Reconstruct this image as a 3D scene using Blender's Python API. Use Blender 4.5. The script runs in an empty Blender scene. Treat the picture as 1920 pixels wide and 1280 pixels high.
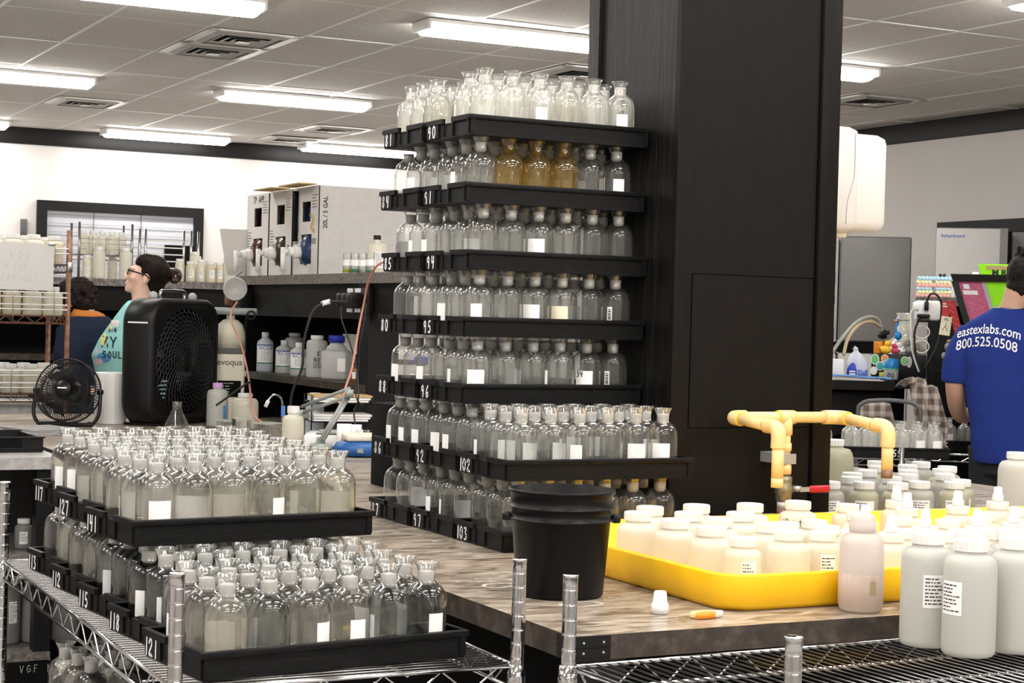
import bpy, bmesh, math, random
from math import sin, cos, pi, radians, sqrt, atan2
from mathutils import Vector, Matrix, Euler
from mathutils.bvhtree import BVHTree
random.seed(7)
SC = bpy.context.scene
COL = SC.collection

# ------------------------------------------------------------------ camera
FPX = 3300.0
CAM = Vector((0, 0, 1.46))
YAW, ROLL, PITCH = radians(27.0), 0.027, -45 / 3300.0
FW = Vector((sin(YAW) * cos(PITCH), cos(YAW) * cos(PITCH), sin(PITCH)))
R0 = FW.cross(Vector((0, 0, 1))).normalized()
U0 = R0.cross(FW)
RT = R0 * cos(ROLL) + U0 * sin(ROLL)
UP = -R0 * sin(ROLL) + U0 * cos(ROLL)
cd = bpy.data.cameras.new('camera')
cam = bpy.data.objects.new('camera', cd)
COL.objects.link(cam)
cd.sensor_fit = 'HORIZONTAL'
cd.sensor_width = 36.0
cd.lens = FPX / 1920 * 36
cd.clip_start = 0.05
cd.clip_end = 100
cam.matrix_world = Matrix(((RT.x, UP.x, -FW.x, CAM.x), (RT.y, UP.y, -FW.y, CAM.y), (RT.z, UP.z, -FW.z, CAM.z), (0, 0, 0, 1)))
SC.camera = cam
# ------------------------------------------------------------------ world and exposure
w = bpy.data.worlds.new('world')
SC.world = w
w.use_nodes = True
w.node_tree.nodes['Background'].inputs[0].default_value = (0.5, 0.52, 0.55, 1)
w.node_tree.nodes['Background'].inputs[1].default_value = 0.05
SC.view_settings.view_transform = 'Standard'
SC.view_settings.look = 'None'
SC.view_settings.gamma = 1.0
SC.view_settings.use_curve_mapping = False
SC.view_settings.exposure = 1.75
LAMP = 11.0
try:
    SC.cycles.max_bounces = 14
    SC.cycles.transmission_bounces = 12
    SC.cycles.transparent_max_bounces = 40
    SC.cycles.sample_clamp_indirect = 6.0
    SC.cycles.blur_glossy = 0.5
except Exception:
    pass

# ------------------------------------------------------------------ helpers
def ray(px, py):
    return FW + RT * ((px - 960) / FPX) + UP * ((640 - py) / FPX)
def at(px, py, d):
    """point seen at pixel (px,py) at depth d metres"""
    return CAM + ray(px, py) * d
def atz(px, py, z):
    r = ray(px, py)
    return CAM + r * ((z - CAM.z) / r.z)
def face(px):
    """rotation about z that turns a thing's local -Y towards the camera"""
    return -(YAW + math.atan((px - 960) / FPX))

MATS = {}
def mat(name, col=(0.5, 0.5, 0.5), rough=0.5, metal=0.0, spec=0.5, noise=None, bump=None, coat=0.0, trans=0.0, ior=1.45, sss=0.0, emit=None, tl=0.0):
    m = bpy.data.materials.new(name)
    m.use_nodes = True
    nt = m.node_tree
    b = nt.nodes['Principled BSDF']
    b.inputs['Base Color'].default_value = (*col, 1)
    b.inputs['Roughness'].default_value = rough
    b.inputs['Metallic'].default_value = metal
    b.inputs['Specular IOR Level'].default_value = spec
    b.inputs['Coat Weight'].default_value = coat
    b.inputs['Transmission Weight'].default_value = trans
    b.inputs['IOR'].default_value = ior
    if sss:
        b.inputs['Subsurface Weight'].default_value = sss
        b.inputs['Subsurface Radius'].default_value = (0.02, 0.02, 0.02)
    if emit:
        b.inputs['Emission Color'].default_value = (*emit[0], 1)
        b.inputs['Emission Strength'].default_value = emit[1]
    if noise:  # (scale, amount, (sx,sy,sz)) multiplies the colour with soft wear
        sc, am, st = noise
        tc = nt.nodes.new('ShaderNodeTexCoord')
        mp = nt.nodes.new('ShaderNodeMapping')
        mp.inputs['Scale'].default_value = st
        n = nt.nodes.new('ShaderNodeTexNoise')
        n.inputs['Scale'].default_value = sc
        n.inputs['Detail'].default_value = 5
        r = nt.nodes.new('ShaderNodeMapRange')
        r.inputs['From Min'].default_value = 0.3
        r.inputs['From Max'].default_value = 0.7
        r.inputs['To Min'].default_value = 1 - am
        r.inputs['To Max'].default_value = 1 + am
        mx = nt.nodes.new('ShaderNodeVectorMath')
        mx.operation = 'SCALE'
        mx.inputs[0].default_value = col
        nt.links.new(tc.outputs['Object'], mp.inputs[0])
        nt.links.new(mp.outputs[0], n.inputs['Vector'])
        nt.links.new(n.outputs['Fac'], r.inputs['Value'])
        nt.links.new(r.outputs[0], mx.inputs['Scale'])
        nt.links.new(mx.outputs[0], b.inputs['Base Color'])
        if bump:
            bp = nt.nodes.new('ShaderNodeBump')
            bp.inputs['Strength'].default_value = bump
            bp.inputs['Distance'].default_value = 0.01
            nt.links.new(n.outputs['Fac'], bp.inputs['Height'])
            nt.links.new(bp.outputs[0], b.inputs['Normal'])
    if tl:
        out = nt.nodes['Material Output']
        t = nt.nodes.new('ShaderNodeBsdfTranslucent')
        t.inputs[0].default_value = (*col, 1)
        mix = nt.nodes.new('ShaderNodeMixShader')
        mix.inputs[0].default_value = tl
        nt.links.new(b.outputs[0], mix.inputs[1])
        nt.links.new(t.outputs[0], mix.inputs[2])
        nt.links.new(mix.outputs[0], out.inputs[0])
    MATS[name] = m
    return m

def ramp_mat(name, stops, scale, stretch, rough=0.4, spec=0.5, bump=0.0, detail=8, dist=0.0, coat=0.0, kind='noise'):
    m = bpy.data.materials.new(name)
    m.use_nodes = True
    nt = m.node_tree
    b = nt.nodes['Principled BSDF']
    b.inputs['Roughness'].default_value = rough
    b.inputs['Specular IOR Level'].default_value = spec
    b.inputs['Coat Weight'].default_value = coat
    tc = nt.nodes.new('ShaderNodeTexCoord')
    mp = nt.nodes.new('ShaderNodeMapping')
    mp.inputs['Scale'].default_value = stretch
    nt.links.new(tc.outputs['Object'], mp.inputs[0])
    n = nt.nodes.new('ShaderNodeTexNoise')
    n.inputs['Scale'].default_value = scale
    n.inputs['Detail'].default_value = detail
    n.inputs['Roughness'].default_value = 0.65
    n.inputs['Distortion'].default_value = dist
    nt.links.new(mp.outputs[0], n.inputs['Vector'])
    cr = nt.nodes.new('ShaderNodeValToRGB')
    e = cr.color_ramp.elements
    e[0].position, e[0].color = stops[0][0], (*stops[0][1], 1)
    e[1].position, e[1].color = stops[-1][0], (*stops[-1][1], 1)
    for p, c in stops[1:-1]:
        x = e.new(p)
        x.color = (*c, 1)
    nt.links.new(n.outputs['Fac'], cr.inputs[0])
    nt.links.new(cr.outputs[0], b.inputs['Base Color'])
    if bump:
        bp = nt.nodes.new('ShaderNodeBump')
        bp.inputs['Strength'].default_value = bump
        bp.inputs['Distance'].default_value = 0.004
        nt.links.new(n.outputs['Fac'], bp.inputs['Height'])
        nt.links.new(bp.outputs[0], b.inputs['Normal'])
    MATS[name] = m
    return m

def thin_glass(name, tint=(0.97, 0.975, 0.97), edge=(0.58, 0.60, 0.59), film=0.0, filmcol=(0.8, 0.8, 0.75), gl=0.012, filmz=None, base=.05):
    """thin-walled glass: see-through with bright reflections that grow towards the edges; film = share of whitish diffuse"""
    m = bpy.data.materials.new(name)
    m.use_nodes = True
    nt = m.node_tree
    nt.nodes.remove(nt.nodes['Principled BSDF'])
    out = nt.nodes['Material Output']
    lw = nt.nodes.new('ShaderNodeLayerWeight')
    lw.inputs[0].default_value = 0.5
    p = nt.nodes.new('ShaderNodeMath')
    p.operation = 'POWER'
    p.inputs[1].default_value = 2.4
    nt.links.new(lw.outputs['Facing'], p.inputs[0])
    ma = nt.nodes.new('ShaderNodeMath')
    ma.operation = 'MULTIPLY_ADD'
    ma.inputs[1].default_value = 0.75
    ma.inputs[2].default_value = base
    nt.links.new(p.outputs[0], ma.inputs[0])
    mc = nt.nodes.new('ShaderNodeMix')
    mc.data_type = 'RGBA'
    mc.inputs['A'].default_value = (*tint, 1)
    mc.inputs['B'].default_value = (*edge, 1)
    nt.links.new(p.outputs[0], mc.inputs['Factor'])
    tr = nt.nodes.new('ShaderNodeBsdfTransparent')
    nt.links.new(mc.outputs['Result'], tr.inputs[0])
    g = nt.nodes.new('ShaderNodeBsdfGlossy')
    g.inputs['Roughness'].default_value = gl
    g.inputs[0].default_value = (1, 1, 1, 1)
    mx = nt.nodes.new('ShaderNodeMixShader')
    nt.links.new(ma.outputs[0], mx.inputs[0])
    base = tr
    if film:
        df = nt.nodes.new('ShaderNodeBsdfDiffuse')
        df.inputs[0].default_value = (*filmcol, 1)
        tl = nt.nodes.new('ShaderNodeBsdfTranslucent')
        tl.inputs[0].default_value = (*filmcol, 1)
        m1 = nt.nodes.new('ShaderNodeMixShader')
        nt.links.new(df.outputs[0], m1.inputs[1])
        nt.links.new(tl.outputs[0], m1.inputs[2])
        m2 = nt.nodes.new('ShaderNodeMixShader')
        m2.inputs[0].default_value = film
        # streaky film: more in vertical bands
        tc = nt.nodes.new('ShaderNodeTexCoord')
        mp = nt.nodes.new('ShaderNodeMapping')
        mp.inputs['Scale'].default_value = (1, 1, 0.08)
        n = nt.nodes.new('ShaderNodeTexNoise')
        n.inputs['Scale'].default_value = 90
        nt.links.new(tc.outputs['Object'], mp.inputs[0])
        nt.links.new(mp.outputs[0], n.inputs['Vector'])
        mr = nt.nodes.new('ShaderNodeMapRange')
        mr.inputs['From Min'].default_value = 0.35
        mr.inputs['From Max'].default_value = 0.65
        mr.inputs['To Min'].default_value = film * 0.4
        mr.inputs['To Max'].default_value = film * 1.6
        nt.links.new(n.outputs['Fac'], mr.inputs['Value'])
        nt.links.new(mr.outputs[0], m2.inputs[0])
        nt.links.new(tr.outputs[0], m2.inputs[1])
        nt.links.new(m1.outputs[0], m2.inputs[2])
        base = m2
    nt.links.new(base.outputs[0], mx.inputs[1])
    nt.links.new(g.outputs[0], mx.inputs[2])
    nt.links.new(mx.outputs[0], out.inputs[0])
    MATS[name] = m
    return m

def liquid(name, col, murk, murkcol, ior=1.33):
    m = bpy.data.materials.new(name)
    m.use_nodes = True
    nt = m.node_tree
    nt.nodes.remove(nt.nodes['Principled BSDF'])
    out = nt.nodes['Material Output']
    g = nt.nodes.new('ShaderNodeBsdfGlass')
    g.inputs['IOR'].default_value = ior
    g.inputs['Roughness'].default_value = 0.0
    g.inputs[0].default_value = (*col, 1)
    tr = nt.nodes.new('ShaderNodeBsdfTransparent')
    tr.inputs[0].default_value = (*col, 1)
    m0 = nt.nodes.new('ShaderNodeMixShader')
    m0.inputs[0].default_value = 0.08
    nt.links.new(g.outputs[0], m0.inputs[1])
    nt.links.new(tr.outputs[0], m0.inputs[2])
    df = nt.nodes.new('ShaderNodeBsdfDiffuse')
    df.inputs[0].default_value = (*murkcol, 1)
    tl = nt.nodes.new('ShaderNodeBsdfTranslucent')
    tl.inputs[0].default_value = (*murkcol, 1)
    m1 = nt.nodes.new('ShaderNodeMixShader')
    m1.inputs[0].default_value = 0.6
    nt.links.new(df.outputs[0], m1.inputs[1])
    nt.links.new(tl.outputs[0], m1.inputs[2])
    mx = nt.nodes.new('ShaderNodeMixShader')
    mx.inputs[0].default_value = murk
    nt.links.new(m0.outputs[0], mx.inputs[1])
    nt.links.new(m1.outputs[0], mx.inputs[2])
    nt.links.new(mx.outputs[0], out.inputs[0])
    MATS[name] = m
    return m

class MB:
    """collects simple shapes and builds them as ONE mesh"""
    def __init__(s):
        s.v, s.f, s.sm, s.mi = [], [], [], []
        s.cm = 0
    def add(s, vs, fs, smooth=False):
        o = len(s.v)
        s.v += [tuple(p) for p in vs]
        for f in fs:
            s.f.append(tuple(i + o for i in f))
            s.sm.append(smooth)
            s.mi.append(s.cm)
        return s
    def box(s, x0, x1, y0, y1, z0, z1, M=None, bev=0.0):
        if bev > 0:
            return s.rbox(x0, x1, y0, y1, z0, z1, bev, M)
        vs = [Vector(p) for p in ((x0, y0, z0), (x1, y0, z0), (x1, y1, z0), (x0, y1, z0), (x0, y0, z1), (x1, y0, z1), (x1, y1, z1), (x0, y1, z1))]
        if M:
            vs = [M @ p for p in vs]
        return s.add(vs, [(0, 3, 2, 1), (4, 5, 6, 7), (0, 1, 5, 4), (1, 2, 6, 5), (2, 3, 7, 6), (3, 0, 4, 7)])
    def rbox(s, x0, x1, y0, y1, z0, z1, b, M=None):
        bm = bmesh.new()
        T = Matrix.Translation(((x0 + x1) / 2, (y0 + y1) / 2, (z0 + z1) / 2)) @ Matrix.Diagonal((x1 - x0, y1 - y0, z1 - z0, 1))
        bmesh.ops.create_cube(bm, size=1, matrix=T)
        bmesh.ops.bevel(bm, geom=bm.edges[:], offset=b, segments=2, affect='EDGES', profile=0.5)
        bm.verts.index_update()
        vs = [(M @ v.co) if M else v.co.copy() for v in bm.verts]
        s.add(vs, [[v.index for v in f.verts] for f in bm.faces], True)
        bm.free()
        return s
    def lathe(s, prof, n=20, M=None, smooth=True, close=False):
        vs, fs = [], []
        k = len(prof)
        for i in range(n):
            a = 2 * pi * i / n
            for r, z in prof:
                p = Vector((r * cos(a), r * sin(a), z))
                vs.append(M @ p if M else p)
        for i in range(n):
            j = (i + 1) % n
            for q in range(k - 1):
                a, b, c, d = i * k + q, j * k + q, j * k + q + 1, i * k + q + 1
                if prof[q][0] < 1e-7:
                    fs.append((a, c, d))
                elif prof[q + 1][0] < 1e-7:
                    fs.append((a, b, c))
                else:
                    fs.append((a, b, c, d))
        return s.add(vs, fs, smooth)
    def tube(s, pts, r, n=8, caps=True, smooth=True, closed=False):
        pts = [Vector(p) for p in pts]
        rs = r if isinstance(r, (list, tuple)) else [r] * len(pts)
        vs, fs = [], []
        m = len(pts)
        prev = None
        for i, p in enumerate(pts):
            if closed:
                t = pts[(i + 1) % m] - pts[i - 1]
            else:
                t = pts[min(i + 1, m - 1)] - pts[max(i - 1, 0)]
            t.normalize()
            if prev is None:
                a = Vector((0, 0, 1)) if abs(t.z) < 0.9 else Vector((1, 0, 0))
            else:
                a = prev
            u = (a - t * a.dot(t)).normalized()
            prev = u
            v = t.cross(u)
            for k in range(n):
                an = 2 * pi * k / n
                vs.append(p + (u * cos(an) + v * sin(an)) * rs[i])
        for i in range(m if closed else m - 1):
            j = (i + 1) % m
            for k in range(n):
                l = (k + 1) % n
                fs.append((i * n + k, i * n + l, j * n + l, j * n + k))
        s.add(vs, fs, smooth)
        if caps and not closed:
            o = len(s.v) - len(vs)
            s.f.append(tuple(o + k for k in range(n))[::-1]); s.sm.append(False); s.mi.append(s.cm)
            s.f.append(tuple(o + (m - 1) * n + k for k in range(n))); s.sm.append(False); s.mi.append(s.cm)
        return s
    def loft(s, rings, n=20, caps=True, smooth=True):
        """rings: (centre, rx vector, ry vector)"""
        vs, fs = [], []
        for c, u, v in rings:
            c, u, v = Vector(c), Vector(u), Vector(v)
            for k in range(n):
                a = 2 * pi * k / n
                vs.append(c + u * cos(a) + v * sin(a))
        m = len(rings)
        for i in range(m - 1):
            for k in range(n):
                l = (k + 1) % n
                fs.append((i * n + k, i * n + l, (i + 1) * n + l, (i + 1) * n + k))
        if caps:
            fs.append(tuple(range(n))[::-1])
            fs.append(tuple((m - 1) * n + k for k in range(n)))
        return s.add(vs, fs, smooth)
    def ball(s, c, r, n=14, M=None):
        rx, ry, rz = r if isinstance(r, (list, tuple)) else (r, r, r)
        prof = [(sin(pi * i / (n // 2)), -cos(pi * i / (n // 2))) for i in range(n // 2 + 1)]
        prof[0] = (0, -1); prof[-1] = (0, 1)
        T = Matrix.Translation(c) @ (M if M else Matrix()) @ Matrix.Diagonal((rx, ry, rz, 1))
        return s.lathe(prof, n, T)
    def quad(s, a, b, c, d, smooth=False):
        return s.add([a, b, c, d], [(0, 1, 2, 3)], smooth)
    def ribbon(s, pts, wd, M=None):
        """flat stroke in local XY"""
        for a, b in zip(pts, pts[1:]):
            a, b = Vector((*a, 0)), Vector((*b, 0))
            t = (b - a)
            if t.length < 1e-9:
                continue
            t.normalize()
            nn = Vector((-t.y, t.x, 0)) * wd / 2
            e = t * wd * 0.35
            q = [a - e - nn, b + e - nn, b + e + nn, a - e + nn]
            if M:
                q = [M @ p for p in q]
            s.add(q, [(0, 1, 2, 3)])
        return s
    def mesh(s, name, mats):
        me = bpy.data.meshes.new(name)
        me.from_pydata(s.v, [], s.f)
        me.polygons.foreach_set('use_smooth', s.sm)
        if not isinstance(mats, (list, tuple)):
            mats = [mats]
        for m in mats:
            me.materials.append(MATS[m] if isinstance(m, str) else m)
        if len(mats) > 1:
            me.polygons.foreach_set('material_index', s.mi)
        me.update()
        return me
    def build(s, name, mats, parent=None, loc=(0, 0, 0), rotz=0.0):
        return put(name, s.mesh(name, mats), parent, loc, rotz)

def put(name, me, parent=None, loc=(0, 0, 0), rotz=0.0):
    o = bpy.data.objects.new(name, me)
    COL.objects.link(o)
    o.location = loc
    if rotz:
        o.rotation_euler = (0, 0, rotz)
    if parent:
        o.parent = parent
    return o
def tag(o, label, cat, group=None, kind=None):
    o['label'] = label
    o['category'] = cat
    if group: o['group'] = group
    if kind: o['kind'] = kind
    return o
def thing(name, label, cat, loc=(0, 0, 0), rotz=0.0, group=None):
    o = bpy.data.objects.new(name, None)
    o.empty_display_size = 0.05
    COL.objects.link(o)
    o.location = loc
    o.rotation_euler = (0, 0, rotz)
    return tag(o, label, cat, group)
def struct(o):
    o['kind'] = 'structure'
    return o
def copy_tree(o, parent=None):
    c = o.copy()
    COL.objects.link(c)
    if parent: c.parent = parent
    for ch in list(o.children):
        copy_tree(ch, c)
    return c

def arc(c, r, a0, a1, n, ax='xy'):
    out = []
    for i in range(n + 1):
        a = a0 + (a1 - a0) * i / n
        if ax == 'xy': out.append((c[0] + r * cos(a), c[1] + r * sin(a), c[2]))
        elif ax == 'xz': out.append((c[0] + r * cos(a), c[1], c[2] + r * sin(a)))
        else: out.append((c[0], c[1] + r * cos(a), c[2] + r * sin(a)))
    return out
def spline(pts, k=6):
    P = [Vector(p) for p in pts]
    out = []
    for i in range(len(P) - 1):
        p0, p1, p2, p3 = P[max(i - 1, 0)], P[i], P[i + 1], P[min(i + 2, len(P) - 1)]
        for j in range(k):
            t = j / k
            out.append(0.5 * ((2 * p1) + (p2 - p0) * t + (2 * p0 - 5 * p1 + 4 * p2 - p3) * t * t + (3 * p1 - p0 - 3 * p2 + p3) * t ** 3))
    out.append(P[-1])
    return out

def font_mesh(txt, size, ex=0.0004, align='CENTER', bold=0.0, shear=0.0, sp=1.0):
    cu = bpy.data.curves.new('lettering', 'FONT')
    cu.body = txt
    cu.size = size
    cu.align_x = align
    cu.align_y = 'CENTER'
    cu.extrude = ex
    cu.offset = bold
    cu.shear = shear
    cu.space_character = sp
    cu.resolution_u = 3
    o = bpy.data.objects.new('lettering', cu)
    COL.objects.link(o)
    bpy.context.view_layer.update()
    me = bpy.data.meshes.new_from_object(o.evaluated_get(bpy.context.evaluated_depsgraph_get()))
    bpy.data.objects.remove(o)
    bpy.data.curves.remove(cu)
    me.name = 'lettering'
    return me
def lettering(txt, size, m, parent, M, name='lettering', **kw):
    """printed words; M maps local XY text plane onto the surface"""
    me = font_mesh(txt, size, **kw)
    me.transform(M)
    me.materials.clear()
    me.materials.append(MATS[m])
    return put(name, me, parent)
# planes for text: rows = local x axis, y axis, normal
def plane(org, xa, ya):
    xa, ya = Vector(xa).normalized(), Vector(ya).normalized()
    n = xa.cross(ya)
    o = Vector(org)
    return Matrix(((xa.x, ya.x, n.x, o.x), (xa.y, ya.y, n.y, o.y), (xa.z, ya.z, n.z, o.z), (0, 0, 0, 1)))

DIG = {
 '0': [[(.5, 1), (.2, .85), (.12, .45), (.3, .05), (.6, .02), (.82, .4), (.75, .85), (.5, 1)]],
 '1': [[(.5, 1), (.45, 0)]],
 '2': [[(.15, .75), (.35, 1), (.7, .95), (.75, .7), (.45, .4), (.15, .12), (.3, .02), (.55, .12), (.85, .02)]],
 '3': [[(.2, .95), (.7, .98), (.4, .6), (.75, .4), (.6, .05), (.2, .05)]],
 '4': [[(.25, 1), (.2, .5), (.8, .55)], [(.75, 1), (.62, 0)]],
 '5': [[(.8, 1), (.3, .98), (.25, .55), (.65, .55), (.8, .3), (.55, .02), (.2, .08)]],
 '6': [[(.7, 1), (.3, .6), (.18, .25), (.4, .02), (.72, .12), (.7, .42), (.25, .35)]],
 '7': [[(.15, .95), (.8, 1), (.45, 0)]],
 '8': [[(.75, .85), (.5, 1), (.22, .82), (.4, .58), (.75, .3), (.55, .02), (.2, .15), (.3, .45), (.65, .65), (.75, .85)]],
 '9': [[(.75, .75), (.5, .98), (.2, .8), (.3, .52), (.7, .62), (.75, .8), (.62, 0)]],
 'V': [[(.1, 1), (.4, 0), (.8, 1)]], 'G': [[(.8, .85), (.4, 1), (.12, .5), (.4, .02), (.8, .2), (.8, .5), (.5, .5)]],
 'F': [[(.2, 0), (.2, 1), (.8, 1)], [(.2, .55), (.65, .55)]], 'N': [[(.15, 0), (.15, 1), (.75, 0), (.75, 1)]],
 'P': [[(.2, 0), (.25, 1), (.7, .9), (.7, .6), (.25, .5)]], 'n': [[(.2, 0), (.2, .55), (.35, .6), (.6, .5), (.6, 0)]],
 't': [[(.4, .9), (.4, .1), (.65, 0)], [(.15, .6), (.7, .6)]], 'i': [[(.4, .6), (.4, 0)], [(.4, .8), (.4, .85)]],
 'o': [[(.4, .6), (.12, .3), (.4, 0), (.68, .3), (.4, .6)]], 'K': [[(.2, 0), (.2, 1)], [(.75, 1), (.2, .5), (.8, 0)]],
 'E': [[(.8, 1), (.2, 1), (.2, 0), (.8, 0)], [(.2, .5), (.6, .5)]], 'O': [[(.5, 1), (.12, .5), (.5, 0), (.88, .5), (.5, 1)]],
 'T': [[(.1, 1), (.9, 1)], [(.5, 1), (.5, 0)]], 'I': [[(.5, 1), (.5, 0)]], 'R': [[(.2, 0), (.2, 1), (.7, .9), (.65, .6), (.2, .5), (.8, 0)]],
 'D': [[(.2, 0), (.2, 1), (.7, .8), (.75, .3), (.2, 0)]], 'M': [[(.1, 0), (.2, 1), (.5, .4), (.8, 1), (.9, 0)]], 'S': [[(.8, .9), (.3, 1), (.2, .65), (.75, .4), (.6, .02), (.15, .1)]],
 'A': [[(.1, 0), (.5, 1), (.9, 0)], [(.25, .4), (.75, .4)]], 'Y': [[(.1, 1), (.5, .5), (.9, 1)], [(.5, .5), (.45, 0)]], 'U': [[(.15, 1), (.15, .2), (.5, 0), (.8, .2), (.8, 1)]],
 'L': [[(.2, 1), (.2, 0), (.8, 0)]], 'B': [[(.2, 0), (.2, 1), (.7, .8), (.2, .55), (.8, .3), (.2, 0)]], 'r': [[(.2, .6), (.2, 0)], [(.2, .4), (.6, .6)]],
}
def hand(txt, h, wd, m, parent, M, name='handwriting', adv=0.72):
    b = MB()
    x = -len(txt) * h * adv / 2
    for ch in txt:
        for st in DIG.get(ch, []):
            b.ribbon([(x + px * h * 0.68, (py - 0.5) * h) for px, py in st], wd, M)
        x += h * adv * (0.75 if ch in '1iI' else 1)
    return b.build(name, m, parent)
def print_lines(b, M, wd, rows, dh, th, seed=1):
    """rows of little printed dashes"""
    rr = random.Random(seed)
    for r in range(rows):
        x = 0
        lim = wd * rr.uniform(0.5, 1.0)
        while x < lim:
            l = min(rr.uniform(0.1, 0.35) * wd, lim - x)
            q = [(x, -r * dh), (x + l, -r * dh), (x + l, -r * dh + th), (x, -r * dh + th)]
            b.add([M @ Vector((*p, 0)) for p in q], [(0, 1, 2, 3)])
            x += l + wd * 0.05

def remeshed(mb, name, mats, parent, voxel, smooth=2, loc=(0, 0, 0), rotz=0.0, disp=None):
    """one continuous skin over overlapping shapes"""
    me = mb.mesh(name, mats)
    o = bpy.data.objects.new(name, me)
    COL.objects.link(o)
    rm = o.modifiers.new('r', 'REMESH')
    rm.mode = 'VOXEL'
    rm.voxel_size = voxel
    rm.use_smooth_shade = True
    if smooth:
        sm = o.modifiers.new('s', 'SMOOTH')
        sm.factor = 0.5
        sm.iterations = smooth
    if disp:
        tx = bpy.data.textures.new(name, 'CLOUDS')
        tx.noise_scale = disp[1]
        dm = o.modifiers.new('d', 'DISPLACE')
        dm.texture = tx
        dm.strength = disp[0]
        dm.mid_level = 0.5
    bpy.context.view_layer.update()
    me2 = bpy.data.meshes.new_from_object(o.evaluated_get(bpy.context.evaluated_depsgraph_get()))
    bpy.data.objects.remove(o)
    me2.name = name
    me2.polygons.foreach_set('use_smooth', [True] * len(me2.polygons))
    return put(name, me2, parent, loc, rotz)
def project(me, target, d, off=0.003):
    """lay a flat printed mesh onto a curved surface along direction d (both in the same local space)"""
    bv = BVHTree.FromPolygons([v.co for v in target.data.vertices], [p.vertices for p in target.data.polygons])
    d = Vector(d).normalized()
    bm = bmesh.new()
    bm.from_mesh(me)
    miss = []
    for v in bm.verts:
        h = bv.ray_cast(v.co - d * 1.0, d)
        if h[0] is not None and abs(h[1].normalized().dot(d)) > .12:
            v.co = h[0] - d * off
        else:
            miss.append(v)
    bmesh.ops.delete(bm, geom=miss, context='VERTS')
    bm.to_mesh(me)
    bm.free()
def dense(me, cuts_len):
    bm = bmesh.new()
    bm.from_mesh(me)
    bmesh.ops.triangulate(bm, faces=bm.faces[:])
    for _ in range(3):
        es = [e for e in bm.edges if e.calc_length() > cuts_len]
        if not es: break
        bmesh.ops.subdivide_edges(bm, edges=es, cuts=1)
        bmesh.ops.triangulate(bm, faces=[f for f in bm.faces if len(f.verts) > 3])
    bm.to_mesh(me)
    bm.free()

# ------------------------------------------------------------------ materials
mat('ceiling_tile', (0.62, 0.59, 0.56), 0.95, spec=0.1, noise=(60, 0.10, (1, 1, 1)), bump=0.15)
mat('tee_bar', (0.8, 0.78, 0.75), 0.5)
mat('wall_paint', (0.68, 0.655, 0.635), 0.85, spec=0.2, noise=(2.5, 0.03, (1, 1, 1)))
mat('black_trim', (0.007, 0.0065, 0.0065), 0.5, spec=0.3)
mat('floor_tile', (0.36, 0.34, 0.31), 0.4, noise=(6, 0.25, (1, 1, 1)))
ramp_mat('dark_wood', [(0.35, (0.002, 0.0018, 0.0017)), (0.55, (0.007, 0.0064, 0.006)), (0.72, (0.022, 0.0205, 0.0195))], 9, (7, 7, 0.35), spec=0.25, rough=0.34, bump=0.25, dist=1.2)
ramp_mat('dark_board', [(0.3, (0.0040, 0.0031, 0.0027)), (0.7, (0.0080, 0.0063, 0.0056))], 14, (4, 4, 0.5), spec=0.15, rough=0.5, bump=0.08)
ramp_mat('counter', [(0.30, (0.05, 0.04, 0.031)), (0.42, (0.15, 0.115, 0.085)), (0.50, (0.29, 0.24, 0.19)), (0.60, (0.40, 0.345, 0.28)), (0.72, (0.62, 0.55, 0.46))], 4.2, (2.0, 7, 7), rough=0.30, detail=12, dist=1.4)
ramp_mat('counter_edge', [(0.3, (0.012, 0.009, 0.007)), (0.5, (0.04, 0.029, 0.022)), (0.72, (0.11, 0.085, 0.066))], 22, (1, 1, 1), rough=0.45, detail=9)
ramp_mat('granite', [(0.3, (0.03, 0.027, 0.024)), (0.5, (0.13, 0.115, 0.105)), (0.72, (0.30, 0.27, 0.25))], 55, (1, 1, 1), rough=0.4, detail=8)
ramp_mat('grey_laminate', [(0.3, (0.25, 0.245, 0.24)), (0.7, (0.45, 0.44, 0.43))], 30, (1, 1, 1), rough=0.4)
mat('black_plastic', (0.006, 0.006, 0.0065), 0.42, spec=0.35)
ramp_mat('tray_plastic', [(0.3, (0.003, 0.003, 0.0033)), (0.55, (0.007, 0.007, 0.0073)), (0.75, (0.016, 0.016, 0.0165))], 30, (1, 1, 5), spec=0.15, rough=0.45, detail=8)
mat('grille_black', (0.022, 0.022, 0.023), 0.45)
mat('bucket_black', (0.0035, 0.0035, 0.004), 0.38, spec=0.2)
mat('black_rubber', (0.006, 0.006, 0.006), 0.7, spec=0.3)
mat('chrome', (0.56, 0.56, 0.57), 0.10, 1.0)
mat('wire_chrome', (0.33, 0.33, 0.33), 0.22, 1.0)
mat('dull_chrome', (0.42, 0.41, 0.40), 0.3, 1.0)
mat('rust', (0.20, 0.095, 0.06), 0.65, 0.3, noise=(40, 0.5, (1, 1, 1)))
mat('white_wire', (0.85, 0.85, 0.83), 0.4, 0.0)
mat('white_paint', (0.8, 0.8, 0.78), 0.4)
mat('paper', (0.86, 0.85, 0.83), 0.8, tl=0.15)
mat('label_white', (0.86, 0.86, 0.85), 0.6)
mat('label_cream', (0.80, 0.74, 0.55), 0.6, noise=(60, 0.1, (1, 1, 1)))
mat('ink', (0.015, 0.015, 0.02), 0.6)
mat('ink_blue', (0.02, 0.06, 0.42), 0.6)
mat('ink_green', (0.02, 0.22, 0.08), 0.6)
mat('white_marker', (0.9, 0.9, 0.9), 0.6)
mat('yellow_plastic', (0.93, 0.53, 0.006), 0.42, noise=(4, 0.06, (1, 1, 1)))
mat('hdpe', (0.84, 0.81, 0.71), 0.38, tl=0.42)
mat('hdpe_cool', (0.67, 0.67, 0.63), 0.35, tl=0.40)
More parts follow.
